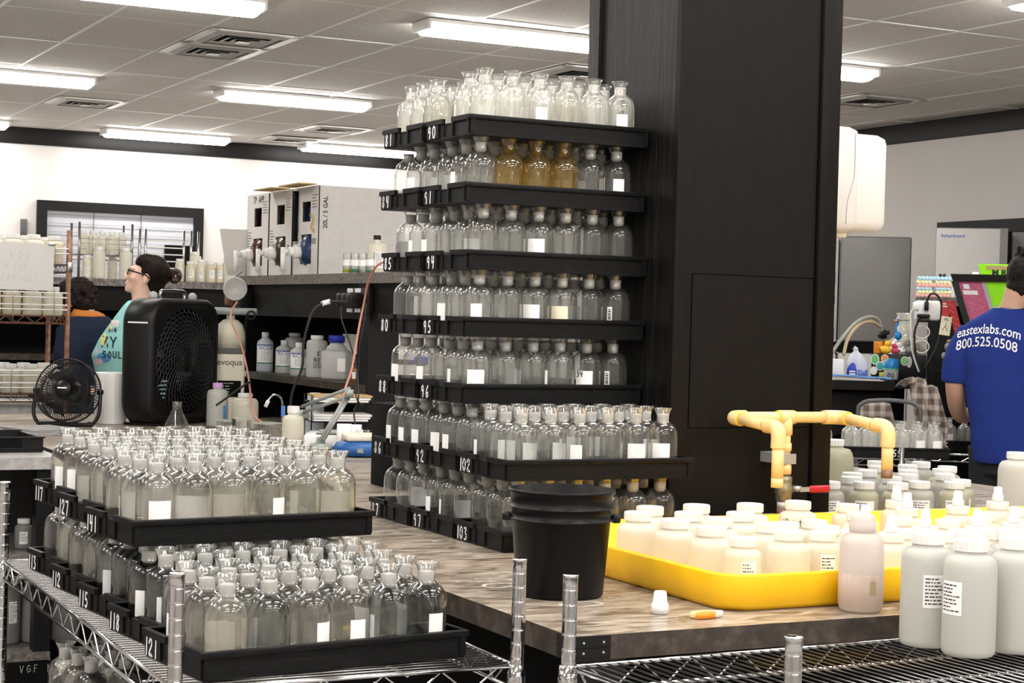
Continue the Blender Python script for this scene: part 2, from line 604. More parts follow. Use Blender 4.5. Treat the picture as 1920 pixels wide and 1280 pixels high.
mat('hdpe_grey', (0.50, 0.49, 0.44), 0.3, tl=0.35)
mat('hdpe_olive', (0.52, 0.51, 0.38), 0.3, tl=0.35)
mat('hdpe_dim', (0.62, 0.62, 0.60), 0.35, tl=0.3)
mat('hdpe_shaded', (0.27, 0.27, 0.26), 0.4, tl=0.25)  # jar plastic darkened so the shade under the bench is in its colour
mat('urine_tan', (0.78, 0.71, 0.56), 0.35, tl=0.35)
mat('cap_white', (0.88, 0.88, 0.87), 0.42, tl=0.2)
mat('wash_plastic', (0.80, 0.74, 0.70), 0.3, tl=0.5)
mat('cpvc', (0.80, 0.60, 0.28), 0.4, noise=(14, 0.1, (1, 1, 1)))
mat('cpvc_glue', (0.85, 0.62, 0.05), 0.35)
mat('brass_old', (0.30, 0.27, 0.19), 0.45, 0.7, noise=(50, 0.4, (1, 1, 1)))
mat('steel_grey', (0.42, 0.44, 0.46), 0.4, 0.6)
mat('rust_pipe', (0.22, 0.13, 0.09), 0.7, 0.2, noise=(60, 0.5, (1, 1, 1)))
mat('ptfe', (0.75, 0.74, 0.7), 0.6)
mat('red_plastic', (0.45, 0.012, 0.02), 0.4)
mat('cardboard_white', (0.66, 0.64, 0.61), 0.85, noise=(5, 0.05, (1, 1, 1)))
mat('cardboard_grey', (0.50, 0.485, 0.47), 0.85, noise=(30, 0.05, (1, 1, 1)))
mat('cardboard_brown', (0.50, 0.34, 0.16), 0.85)
mat('frost', (0.66, 0.65, 0.63), 0.5, tl=0.4)
mat('blue_plastic', (0.015, 0.035, 0.42), 0.4)
mat('blue_machine', (0.012, 0.09, 0.30), 0.4)
mat('cream_plastic', (0.72, 0.68, 0.55), 0.45)
mat('grey_machine', (0.42, 0.42, 0.41), 0.5)
mat('grey_fridge', (0.17, 0.163, 0.157), 0.45, noise=(80, 0.04, (1, 1, 1)))
mat('light_fridge', (0.44, 0.43, 0.42), 0.45, noise=(80, 0.04, (1, 1, 1)))
mat('dark_grey', (0.10, 0.10, 0.10), 0.5)
mat('lamp_grey', (0.30, 0.33, 0.31), 0.4, 0.2)
mat('coral', (0.62, 0.27, 0.20), 0.5)
mat('amber', (0.20, 0.07, 0.008), 0.12, coat=0.4)
mat('cord_black', (0.01, 0.01, 0.011), 0.5)
mat('cord_white', (0.7, 0.69, 0.66), 0.5)
mat('tube_tan', (0.60, 0.47, 0.30), 0.35, tl=0.3)
mat('tube_grey', (0.42, 0.41, 0.35), 0.3, tl=0.3)
mat('skin', (0.70, 0.43, 0.34), 0.55, sss=0.05)
mat('skin_tan', (0.50, 0.29, 0.20), 0.55, sss=0.05)
mat('hair_brown', (0.010, 0.005, 0.0035), 0.6, spec=0.12, noise=(60, 0.6, (1, 1, 0.2)), bump=0.5)
mat('hair_dark', (0.010, 0.006, 0.0045), 0.6, spec=0.2, noise=(80, 0.6, (1, 1, 1)), bump=0.7)
mat('hair_red', (0.045, 0.018, 0.012), 0.5, noise=(90, 0.6, (1, 1, 1)), bump=0.7)
mat('tee_blue', (0.016, 0.034, 0.205), 0.85, noise=(300, 0.2, (1, 1, 1)), spec=0.2)
mat('tee_teal', (0.30, 0.62, 0.60), 0.85, spec=0.2, noise=(120, 0.06, (1, 1, 1)))
mat('hoodie', (0.012, 0.017, 0.036), 0.9, spec=0.2)
mat('orange_cloth', (0.45, 0.15, 0.02), 0.9)
mat('trousers', (0.012, 0.013, 0.016), 0.85)
mat('print_yellow', (0.75, 0.68, 0.20), 0.8)
mat('print_pink', (0.72, 0.52, 0.66), 0.8)
mat('print_blue', (0.08, 0.28, 0.55), 0.8)
mat('green_neon', (0.32, 0.90, 0.0), 0.6)
mat('pink_folder', (0.52, 0.12, 0.22), 0.7, noise=(120, 0.25, (1, 1, 1)))
mat('red_card', (0.55, 0.04, 0.04), 0.6)
mat('pastel_blue', (0.42, 0.66, 0.78), 0.7)
mat('pastel_green', (0.55, 0.78, 0.42), 0.7)
mat('pastel_yellow', (0.85, 0.80, 0.45), 0.7)
mat('pastel_pink', (0.85, 0.45, 0.42), 0.7)
mat('duck_yellow', (0.85, 0.48, 0.02), 0.4)
mat('duck_green', (0.12, 0.45, 0.08), 0.4)
mat('duck_grey', (0.30, 0.29, 0.28), 0.45)
mat('duck_white', (0.82, 0.82, 0.80), 0.4)
mat('pink_toy', (0.65, 0.07, 0.16), 0.45)
mat('bird_blue', (0.01, 0.24, 0.62), 0.45)
mat('orange_toy', (0.85, 0.28, 0.02), 0.4)
mat('cup_blue', (0.01, 0.20, 0.50), 0.3)
mat('cup_body', (0.42, 0.42, 0.43), 0.3)
mat('soap_white', (0.74, 0.78, 0.86), 0.3, tl=0.35)
mat('soap_blue', (0.10, 0.17, 0.42), 0.3)
mat('folder_blue', (0.10, 0.28, 0.70), 0.5)
mat('sticker_green', (0.15, 0.50, 0.15), 0.5)
mat('sticker_teal', (0.05, 0.40, 0.42), 0.5)
mat('note_yellow', (0.72, 0.78, 0.10), 0.6)
mat('lilac_cap', (0.65, 0.36, 0.68), 0.5)
mat('test_yellow', (0.65, 0.60, 0.02), 0.3, tl=0.3)
mat('test_green', (0.03, 0.28, 0.11), 0.3, tl=0.2)
mat('maroon_bag', (0.05, 0.008, 0.015), 0.25)
mat('olive_bag', (0.035, 0.033, 0.015), 0.25)
mat('navy_bag', (0.02, 0.04, 0.10), 0.25)
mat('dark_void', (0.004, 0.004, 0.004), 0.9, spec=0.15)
mat('pane', (0.52, 0.53, 0.58), 0.15, spec=0.6)
mat('ring_stain', (0.62, 0.58, 0.50), 0.4)
mat('vent_metal', (0.72, 0.70, 0.67), 0.35, 0.6)
mat('lens', (0.9, 0.9, 0.88), 0.5, emit=((1.0, 0.965, 0.92), LAMP))
thin_glass('glass', film=0.0)
thin_glass('glass_body', film=0.042, filmcol=(0.82, 0.81, 0.77), edge=(0.42, 0.43, 0.42))
thin_glass('glass_lip', film=0.05, filmcol=(0.80, 0.80, 0.77), edge=(0.42, 0.43, 0.42), base=.07)
thin_glass('glass_bright', film=0.30, filmcol=(0.88, 0.87, 0.81), edge=(0.66, 0.67, 0.66))
thin_glass('glass_amber', tint=(0.88, 0.74, 0.42), edge=(0.4, 0.27, 0.06), film=0.14, filmcol=(0.66, 0.50, 0.20))
liquid('water', (0.985, 0.975, 0.96), 0.035, (0.66, 0.65, 0.61))
liquid('water_cloudy', (0.96, 0.95, 0.91), 0.17, (0.74, 0.72, 0.65))
liquid('water_dark', (0.80, 0.81, 0.81), 0.012, (0.35, 0.37, 0.35))
def plaid():
    m = bpy.data.materials.new('plaid')
    m.use_nodes = True
    nt = m.node_tree
    b = nt.nodes['Principled BSDF']
    b.inputs['Roughness'].default_value = 0.9
    tc = nt.nodes.new('ShaderNodeTexCoord')
    acc = None
    for d, sc in (('X', 5.5), ('Z', 5.5)):
        wv = nt.nodes.new('ShaderNodeTexWave')
        wv.bands_direction = d
        wv.inputs['Scale'].default_value = sc
        wv.inputs['Distortion'].default_value = 0.6
        nt.links.new(tc.outputs['Object'], wv.inputs['Vector'])
        cr = nt.nodes.new('ShaderNodeValToRGB')
        cr.color_ramp.elements[0].position = 0.3
        cr.color_ramp.elements[0].color = (0.10, 0.075, 0.06, 1)
        cr.color_ramp.elements[1].position = 0.75
        cr.color_ramp.elements[1].color = (0.42, 0.38, 0.35, 1)
        x = cr.color_ramp.elements.new(0.5)
        x.color = (0.20, 0.12, 0.08, 1)
        nt.links.new(wv.outputs['Fac'], cr.inputs[0])
        if acc is None:
            acc = cr
        else:
            mx = nt.nodes.new('ShaderNodeMix')
            mx.data_type = 'RGBA'
            mx.inputs['Factor'].default_value = 0.5
            nt.links.new(acc.outputs[0], mx.inputs['A'])
            nt.links.new(cr.outputs[0], mx.inputs['B'])
            nt.links.new(mx.outputs['Result'], b.inputs['Base Color'])
    MATS['plaid'] = m
plaid()
# ------------------------------------------------------------------ room
CZ, XR, XL, YB, YF = 3.16, 9.55, -4.0, 17.25, -4.0
struct(MB().box(XL, XR, YF, YB, -0.1, 0).build('floor', 'floor_tile'))
wl = struct(MB().box(XL, XR + .1, YB, YB + .1, 0, CZ + .1).build('wall_back', 'wall_paint'))
struct(MB().box(XR, XR + .1, YF - .1, YB, 0, CZ + .1).build('wall_right', 'wall_paint'))
struct(MB().box(XL - .1, XL, YF, YB + .1, 0, CZ + .1).build('wall_left', 'wall_paint'))
struct(MB().box(XL - .1, XR, YF - .1, YF, 0, CZ + .1).build('wall_front', 'wall_paint'))
struct(MB().box(XL, XR - .03, YB - .03, YB, CZ - .16, CZ, bev=.004).build('trim_1', 'black_trim'))
struct(MB().box(XR - .03, XR, YF, YB, CZ - .16, CZ, bev=.004).build('trim_2', 'black_trim'))
# ceiling: slab, T-bar grid and loose tiles
TX0, TY0 = 3.146 - 4 * .61, 11.5 - 5 * 1.22
ceil = MB()
ceil.box(XL, XR, YF, YB, CZ + .02, CZ + .08)
ceil.box(XL, TX0, YF, YB, CZ, CZ + .02).box(TX0, XR, YF, TY0, CZ, CZ + .02)
ceil = struct(ceil.build('ceiling', 'ceiling_tile'))
g = MB()
nx, ny = 15, 10
for i in range(nx):
    x = TX0 + i * .61
    if x < XR: g.box(x - .012, x + .012, TY0, YB - .03, CZ - .003, CZ + .004)
for j in range(ny):
    y = TY0 + j * 1.22
    if y < YB: g.box(TX0, XR - .03, y - .012, y + .012, CZ - .0035, CZ + .0035)
g = g.build('ceiling_grid', 'tee_bar', ceil)
tm = MB().box(.011, .599, .011, 1.209, -.006, .012).mesh('tile', 'ceiling_tile')
for i in range(nx - 1):
    for j in range(ny):
        x, y = TX0 + i * .61, TY0 + j * 1.22
        if x + .61 > XR + .2 or y + 1.22 > YB + .9: continue
        wx = min(1.0, (XR - .02 - x) / .61); wy = min(1.0, (YB - .02 - y) / 1.22)
        o = put('tile', tm, ceil, (x, y, CZ + .004 + random.uniform(-.0015, .002)))
        o.rotation_euler = (random.uniform(-.002, .002), random.uniform(-.003, .003), 0)
        if wx < 1 or wy < 1: o.scale = (wx, wy, 1)
# fixtures
fx = MB()
fx.box(-.61, .61, -.125, .125, -.022, 0, bev=.004)
for s in (-1, 1):
    fx.box(s * .61 - .01, s * .61 + .01, -.12, .12, -.06, 0, bev=.004)
fx_body = fx.mesh('housing', 'white_paint')
pr = [(-.105, -.022), (-.103, -.053), (-.076, -.075), (-.03, -.084), (.03, -.084), (.076, -.075), (.103, -.053), (.105, -.022)]
lz = MB()
vs = [(x, a, b) for x in (-.6, -.585, .585, .6) for a, b in [(p[0] * (.9 if abs(x) > .59 else 1), p[1] if abs(x) < .59 else -.022 + (p[1] + .022) * .8) for p in pr]]
n = len(pr)
lz.add(vs, [(i * n + k, i * n + k + 1, (i + 1) * n + k + 1, (i + 1) * n + k) for i in range(3) for k in range(n - 1)] + [tuple(range(n))[::-1], tuple(range(3 * n, 4 * n))], True)
fx_lens = lz.mesh('lens', 'lens')
ROWS = [('visible', x, y) for y in (9.32, 13.15, 16.75) for x in (2.52, 4.72, 6.72)] + [('visible', 6.85, 6.75)]
ROWS = [r for r in ROWS if r[1:] != (2.52, 16.75)] + [('visible', 2.60, 16.75)]
UNSEEN = [(-1.6, -1.9), (.5, -1.9), (2.6, -1.9), (4.8, -1.9), (-1.6, 1.8), (.45, 1.8), (2.5, 1.8), (4.75, 1.8), (-1.6, 5.5), (.5, 5.5), (2.5, 5.5), (4.7, 5.5), (.4, 9.3), (.4, 13.2), (-1.6, 3.65), (.45, 3.65), (2.5, 3.65), (4.7, 3.65), (.45, 0), (2.5, 0), (4.75, 0)]  # continues the fixture grid, with extra unseen rows added to brighten the foreground
WH = {(2.52, 9.32): 'cut by the top edge above the double ceiling vent', (4.72, 9.32): 'just left of the dark column, above the stacked trays', (6.72, 9.32): 'half hidden behind the right edge of the dark column',
      (2.52, 13.15): 'cut by the left edge, beside a ceiling vent', (4.72, 13.15): 'alone between the two rows of ceiling vents', (6.72, 13.15): 'behind the dark column',
      (4.72, 16.75): 'over the black-framed window', (6.72, 16.75): 'against the back wall, above the carboys in boxes', (6.85, 6.75): 'at the top right corner', (2.60, 16.75): 'tip only, far left by the back wall'}
for nm, x, y in ROWS:
    t = thing('ceiling_light', 'white tube ceiling light, ' + WH[(x, y)], 'light', (x, y, CZ - .003), 0, 'ceiling tube lights')
    put('housing', fx_body, t); put('lens', fx_lens, t)
for x, y in UNSEEN:
    t = thing('ceiling_light', 'white tube ceiling light overhead, in the unseen grid with rows added to brighten the foreground', 'light', (x, y, CZ - .003), 0, 'lights behind and above the camera')
    put('housing', fx_body, t); put('lens', fx_lens, t)
# vents: stamped square diffusers
def diffuser(s):
    b = MB()
    for k, (a, h) in enumerate([(1, 0), (.78, -.018), (.56, -.022), (.34, -.024)]):
        o, i = s * a / 2, s * (a - .15) / 2
        zo, zi = h, h - .022
        for q in range(4):
            M = Matrix.Rotation(q * pi / 2, 4, 'Z')
            P = [M @ Vector(p) for p in ((-o, -o, zo), (o, -o, zo), (i, -i, zi + .03 if k else zi), (-i, -i, zi + .03 if k else zi))]
            b.add(P, [(0, 1, 2, 3), (3, 2, 1, 0)])
    b.box(-s * .08, s * .08, -s * .08, s * .08, -.03, -.026)
    return b
dm = diffuser(.47).mesh('louver', 'vent_metal')
bk = MB().box(-.24, .24, -.24, .24, .004, .012).mesh('duct_opening', 'dark_void')
rim = MB()
for q in range(4):
    rim.box(-.29, .29, -.29, -.235, -.008, .0, Matrix.Rotation(q * pi / 2, 4, 'Z'))
rim = rim.mesh('rim', 'vent_metal')
for lab, ctr in (('double ceiling vent at top left, nearest the camera', [(3.45, 10.58), (3.45, 11.19)]), ('ceiling vent at far left above the window wall', [(3.45, 14.7)]), ('ceiling vent above the carboy boxes near the back wall', [(5.89, 15.3)]),
                 ('ceiling vent half hidden by the left side of the dark column', [(5.89, 10.6)]), ('ceiling vent on the right, behind the right side of the column', [(8.33, 10.55)]), ('farthest ceiling vent, close to the back wall', [(5.89, 16.5)])):
    t = thing('ceiling_vent', 'square louvred ' + lab, 'vent', (ctr[0][0], ctr[0][1], CZ - .008), 0, 'ceiling vents')
    for cx, cy in ctr:
        for nm, me in (('rim', rim), ('louver', dm), ('duct_opening', bk)):
            put(nm, me, t, (cx - ctr[0][0], cy - ctr[0][1], 0))
# window in the back wall
def frame(b, x0, x1, z0, z1, t, y0, y1):
    b.box(x0, x1, y0, y1, z1 - t, z1).box(x0, x1, y0, y1, z0, z0 + t).box(x0, x0 + t, y0, y1, z0 + t, z1 - t).box(x1 - t, x1, y0, y1, z0 + t, z1 - t)
    return b
win = MB(); frame(win, 3.60, 5.25, 1.15, 2.47, .095, YB - .05, YB)
win = struct(win.build('window_1', 'black_trim'))
MB().box(3.69, 5.16, YB - .012, YB - .004, 1.24, 2.38).build('pane', 'pane', win)
sl = MB().box(3.695, 5.155, YB - .03, YB - .024, -.001, .001).mesh('blind_slat', 'dark_grey')
for k in range(12):
    put('blind_slat', sl, win, (0, 0, 2.34 - k * .085))
for x in (4.15, 4.62): MB().box(x - .003, x + .003, YB - .03, YB - .025, 1.3, 2.38).build('blind_cord', 'dark_grey', win)
MB().box(4.86, 5.155, YB - .036, YB - .031, 1.5, 2.09).build('dark_opening', 'dark_void', win)
tag(MB().box(3.45, 3.51, YB - .03, YB, 2.12, 2.28, bev=.004).build('wall_box', 'dark_grey'), 'small dark grey box on the back wall left of the window', 'box')
# door frame on the right wall
dr = MB()
y0, y1 = 8.95, 11.15
dr.box(XR - .04, XR, y0, y1, 2.22, 2.32).box(XR - .04, XR, y1 - .1, y1, 0, 2.22).box(XR - .04, XR, y0, y0 + .1, 0, 2.22)
dr = struct(dr.build('door_1', 'black_trim'))
MB().box(XR - .015, XR - .002, y0 + .1, y1 - .1, 0, 2.22).build('door_panel', 'dark_void', dr)
# ------------------------------------------------------------------ column
KX0, KX1, KY0, KY1 = 2.386, 2.884, 3.79, 4.24
col = struct(MB().box(KX0, KX1 - .004, KY0 + .014, KY1, .9108, CZ).build('column', 'dark_wood'))
tag(col, 'dark stained square wooden column rising from the lab island to the ceiling', 'column')
hx0, hx1, hz0, hz1, g_ = 2.442, 2.818, 1.192, 1.583, .0022
f0, f1 = KY0, KY0 + .014
bd = MB()
bd.box(KX0 + .022, hx0 - g_, f0, f1, .9108, CZ).box(hx1 + g_, KX1 - .062, f0, f1, .9108, CZ)
bd.box(hx0 - g_, hx1 + g_, f0, f1, hz1 + g_, CZ).box(hx0 - g_, hx1 + g_, f0, f1, .9108, hz0 - g_)
bd.build('front_board', 'dark_board', col)
hp = MB().box(hx0, hx1, f0 - .002, f1, hz0, hz1).build('access_panel', 'dark_board', col)
for x, z in ((2.462, 1.562), (2.462, 1.235), (2.795, 1.275), (2.80, 1.555)):
    MB().lathe([(0, -.003), (.004, -.003), (.005, 0)], 10, Matrix.Translation((x, f0 - .002, z)) @ Matrix.Rotation(-pi / 2, 4, 'X') @ Matrix.Diagonal((1, 1, -1, 1))).build('screw', 'steel_grey', hp)
MB().box(KX0 - .002, KX0 + .020, f0 - .006, f1, .9108, CZ).build('corner_strip', 'dark_board', col)
MB().box(KX1 - .058, KX1, f0 - .012, f1, .9108, CZ, bev=.002).build('corner_strip', 'dark_board', col)
MB().box(KX0 - .010, KX0, KY1 - .05, KY1 + .006, .9108, CZ).build('corner_strip', 'dark_wood', col)
# ------------------------------------------------------------------ island
isl = thing('lab_island', 'long lab island with brown streaked laminate top, surrounding the column', 'counter', (1.487, 2.657, 0))
IX, IY = 4.35 - 1.487, 8.98 - 2.657
top = MB()
top.cm = 1
top.box(0, IX, 0, IY, .866, .908)
top.cm = 0
top.add([(0, 0, .91), (IX, 0, .91), (IX, IY, .91), (0, IY, .91)], [(0, 1, 2, 3)])
top.cm = 1
top.add([(0, 0, .908), (IX, 0, .908), (IX, 0, .91), (0, 0, .91)], [(0, 1, 2, 3)]).add([(0, 0, .908), (0, IY, .908), (0, IY, .91), (0, 0, .91)], [(0, 1, 2, 3)])
top.build('worktop', ['counter', 'counter_edge'], isl)
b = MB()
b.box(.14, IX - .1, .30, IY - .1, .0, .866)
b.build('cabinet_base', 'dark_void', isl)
for x, y in ((.08, .06), (1.3, .06), (.08, 3.0)):
    MB().box(x - .04, x + .04, y - .04, y + .04, 0, .866).build('leg', 'black_plastic', isl)
br = MB()
for z0, z1 in ((.872, .888), (.889, .907)):
    br.box(-.004, .075, -.004, 0, z0, z1).box(-.004, 0, -.004, .05, z0, z1)
br.box(-.003, .075, -.003, 0, .866, .909).box(-.003, 0, -.003, .05, .866, .909)
br = br.build('corner_bracket', 'black_rubber', isl)
for x in (.02, .06):
    for z in (.880, .898): MB().ball((x, -.005, z), .0025, 8).build('rivet', 'steel_grey', br)
for (px, py, rx, ry, rot) in ((938, 1088, .035, .012, .2), (935, 1097, .04, .03, .3), (1150, 1120, .012, .01, 0), (945, 1075, .03, .01, .1), (905, 1085, .02, .012, 0), (830, 1013, .035, .014, .4), (1090, 1132, .05, .03, .1), (870, 1090, .02, .012, 0)):
    p = atz(px, py, .9105)
    n = 20
    ring = MB(); vs = []
    for k in range(n):
        a = 2 * pi * k / n
        for q in (1.0, .62 + .25 * random.random()):
            vs.append((rx * q * cos(a), ry * q * sin(a), 0))
    ring.add(vs, [(2 * k, 2 * ((k + 1) % n), 2 * ((k + 1) % n) + 1, 2 * k + 1) for k in range(n)])
    ring.build('ring_stain', 'ring_stain', isl, (p.x - 1.487, p.y - 2.657, .9106), rot)
# side bench on the left
sb = thing('side_bench', 'low black bench with grey laminate top left of the island', 'bench', (1.45, 6.42, 0))
MB().box(-2.2, 0, 0, 1.5, .866, .91).build('worktop', 'grey_laminate', sb)
for z in (.555, .20):
    MB().box(-2.2, -.02, .02, 1.3, z - .03, z).build('shelf', 'granite', sb)
MB().box(-2.2, -.02, 1.3, 1.34, 0, .866).build('back_panel', 'dark_void', sb)
for x in (-.05, -1.1, -2.1):
    MB().box(x - .03, x + .03, .03, .09, 0, .866).build('leg', 'black_plastic', sb)
fa = MB().box(-2.2, -.02, .005, .02, .03, .165).build('lower_fascia', 'dark_void', sb)
hand('VGF N', .026, .0022, 'grey_machine', fa, plane((-.07, .0045, .145), (1, 0, 0), (0, 0, 1)), adv=.95)
# ------------------------------------------------------------------ risers
def riser(name, label, loc, LX, LY, post, z=(1.15, 1.435, 1.59, 1.635), rot=0, over=.22, slab='granite', shelf='counter_edge'):
    t = thing(name, label, 'shelf unit', loc, rot)
    MB().box(-.02, LX + .02, -over, LY, z[2], z[3]).build('top_slab', slab, t)
    MB().box(.02, .04, -over + .06, LY - .03, z[1], z[2]).build('fascia', 'dark_board', t)
    MB().box(0, LX, -.03, LY - .1, z[0] - .035, z[0]).build('shelf', shelf, t)
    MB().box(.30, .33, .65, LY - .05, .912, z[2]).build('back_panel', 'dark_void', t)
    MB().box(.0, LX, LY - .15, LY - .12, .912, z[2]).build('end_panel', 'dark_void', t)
    for y in post:
        MB().box(.01, .15, y, y + .13, .912, z[2]).build('post', 'black_plastic', t)
    return t
rs = riser('bench_riser', 'dark two-tier bench riser with granite edge holding boxes and reagents', (2.88, 7.08, 0), .75, 1.72, (-.05,), over=.46)
for z, y in ((1.60, 1.79), (1.128, 1.68)):
    MB().box(-.023 if z > 1.5 else -.003, -.019 if z > 1.5 else 0, y - .12, y - .02, z - .004, z + .022).build('shelf_tag', 'label_white', rs)
# ------------------------------------------------------------------ bottle templates
def lathe_mesh(name, prof, m, n=20):
    return MB().lathe(prof, n).mesh(name, m)
BR = .0386
G_PROF = [(0, .002), (BR * .86, .0), (BR * .97, .004), (BR, .010), (BR, .088), (BR * .99, .098), (BR * .95, .1075), (BR * .87, .1160), (BR * .74, .1225), (BR * .58, .1272), (.0178, .1308), (.0155, .135), (.0155, .147)]
LIP_PROF = [(.0155, .147), (.0172, .153), (.0205, .160), (.0232, .1643), (.0232, .1655), (.0216, .1655), (.0206, .1632), (.0182, .157), (.0160, .151)]
W_PROF = [(0, .006), (BR * .86, .005), (BR * .96, .010), (BR * .965, .084), (BR * .95, .094), (BR * .905, .103), (BR * .82, .112), (BR * .69, .1195), (BR * .5, .1255), (0, .127)]
W2_PROF = [(0, .006), (BR * .86, .005), (BR * .96, .010), (BR * .965, .084), (0, .0845)]
S_PROF = [(0, .125), (.0100, .126), (.0140, .131), (.0143, .143), (.0150, .1495), (.0130, .1505), (0, .151)]
def bottle_mesh(k):
    b = MB()
    b.lathe(G_PROF, 24)
    b.cm = 1
    b.lathe(LIP_PROF, 24)
    return b.mesh('glass_bottle', [k, 'glass_amber' if k == 'glass_amber' else 'glass_lip'])
G_ME = {k: bottle_mesh(k) for k in ('glass', 'glass_body', 'glass_bright', 'glass_amber')}
W_ME = {k: lathe_mesh('water', W_PROF, k) for k in ('water', 'water_cloudy', 'water_dark')}
S_ME = lathe_mesh('stopper', S_PROF, 'frost', 16)
S_ME2 = lathe_mesh('stopper', S_PROF, 'glass_amber', 16)
def label_patch(name, m, ang, z0, z1, r, n=7):
    b = MB(); vs = []
    for k in range(n + 1):
        a = -ang / 2 + ang * k / n
        vs += [(r * cos(a), r * sin(a), z0), (r * cos(a), r * sin(a), z1)]
    b.add(vs, [(2 * k, 2 * k + 2, 2 * k + 3, 2 * k + 1) for k in range(n)], True)
    return b.mesh(name, m)
L_ME = {'w': label_patch('paper_label', 'label_white', 1.15, .030, .080, BR + .0006), 'c': label_patch('paper_label', 'label_cream', 1.15, .030, .078, BR + .0006), 's': label_patch('paper_label', 'label_white', .75, .028, .078, BR + .0006)}
br = MB()
for k, ch in enumerate('WHEATON'):
    M0 = Matrix.Rotation((k - 3) * .15, 4, 'Z') @ plane((BR + .0008, 0, .0205), (0, 1, 0), (0, 0, 1))
    for st in {'W': [[(.05, 1), (.3, 0), (.5, .6), (.7, 0), (.95, 1)]], 'H': [[(.2, 0), (.2, 1)], [(.8, 0), (.8, 1)], [(.2, .5), (.8, .5)]]}.get(ch, DIG.get(ch, [])):
        br.ribbon([((x - .5) * .005, (y - .5) * .0065) for x, y in st], .0011, M0)
EMB_ME = br.mesh('embossed_lettering', 'label_white')
def bottle(loc, label, group, glass='glass_body', water=None, lab=None, ang=0.0, stop=True, emb=None):
    o = put('glass_bottle', G_ME[glass], None, loc, random.uniform(0, 6.28))
    tag(o, label, 'bottle', group)
    if stop: put('stopper', S_ME2 if glass == 'glass_amber' else S_ME, o, (0, 0, random.uniform(-.001, .001)))
    if water: put('water', W_ME[water], o)
    if lab:
        put('paper_label', L_ME[lab], o, (0, 0, 0), ang - o.rotation_euler.z)
    if emb is not None:
        put('embossed_lettering', EMB_ME, o, (0, 0, 0), emb - o.rotation_euler.z)
    return o
# ------------------------------------------------------------------ trays
TX, TL, TH = .510, .256, .050
def tray_mesh():
    b = MB()
    t = .004
    b.box(0, TX, 0, TL, 0, .004)
    b.box(0, TX, 0, t, .004, TH).box(0, TX, TL - t, TL, .004, TH)
    b.box(TX - t, TX, t, TL - t, .004, TH)
    # left end: two raised pads with a finger notch between them
    b.box(0, t, t, .10, .004, TH).box(0, t, .155, TL - t, .004, TH).box(.003, t + .004, .10, .155, .004, TH - .012)
    # rim
    e = .006
    b.box(-e, TX + e, -e, t, TH - .012, TH, bev=.002).box(-e, TX + e, TL - t, TL + e, TH - .012, TH, bev=.002)
    b.box(TX - t, TX + e, t, TL - t, TH - .012, TH, bev=.002)
    b.box(-e, t, t, .10, TH - .012, TH).box(-e, t, .155, TL - t, TH - .012, TH)
    # label pad and ribs on the left end
    b.box(-.004, 0, .180, TL - .006, .004, TH - .012)
    b.box(-.004, 0, .004, .012, .004, TH - .012).box(-.004, 0, .095, .10, .004, TH - .012)
    for x in (.0, TX - .012):
        b.box(x, x + .012, -.003, 0, .004, TH - .012)
    return b.mesh('bottle_tray', 'tray_plastic')
T_ME = tray_mesh()
def tray(loc, num, label, group, rot=0.0, h=.030):
    o = put('bottle_tray', T_ME, None, loc, rot)
    tag(o, label, 'tray', group)
    if num:
        hand(num, h, .0046, 'white_marker', o, plane((-.0046, .2145, .0205), (0, -1, 0), (0, 0, 1)), 'number', adv=.80 if len(num) > 2 else .92)
    return o
def slot(loc, rot, i, j):
    p = Matrix.Rotation(rot, 3, 'Z') @ Vector((.0585 + .0786 * i, .0445 + .0835 * j, .0045))
    return Vector(loc) + p
ORD = ['first', 'second', 'third', 'fourth', 'fifth', 'sixth']
ROWN = ['front', 'middle', 'back']
CAMANG = lambda p: atan2(CAM.y - p.y, CAM.x - p.x)
# the tall stack: three columns of trays on the island
SY = {'f': 3.655, 'm': 3.925, 'b': 4.193}
NUM = {('b', 0): '87', ('m', 0): '97', ('f', 0): '103', ('b', 1): '86', ('m', 1): '92', ('f', 1): '102', ('b', 2): '88', ('m', 2): '96', ('b', 3): '80', ('m', 3): '95',
       ('b', 4): '85', ('m', 4): '94', ('b', 5): '84', ('m', 5): '91', ('b', 6): '81', ('m', 6): '90'}
SX = [1.855, 1.858, 1.868, 1.868, 1.874, 1.862, 1.864]
FRONT_LAB = {(2, 0): 'w', (2, 4): 'w', (3, 2): 'w', (3, 3): 'c', (3, 0): 's', (4, 2): 'w', (1, 5): 'w', (1, 4): 'w', (1, 2): 's', (6, 5): 's', (6, 2): 's', (5, 5): 's', (3, 5): None, (2, 5): None}
LV = .1662
REST = []
LVN = ['bottom tray', 'second tray up', 'third tray up', 'fourth tray up', 'fifth tray up', 'sixth tray up', 'top tray']
CN = {'f': 'front', 'm': 'middle', 'b': 'rear'}
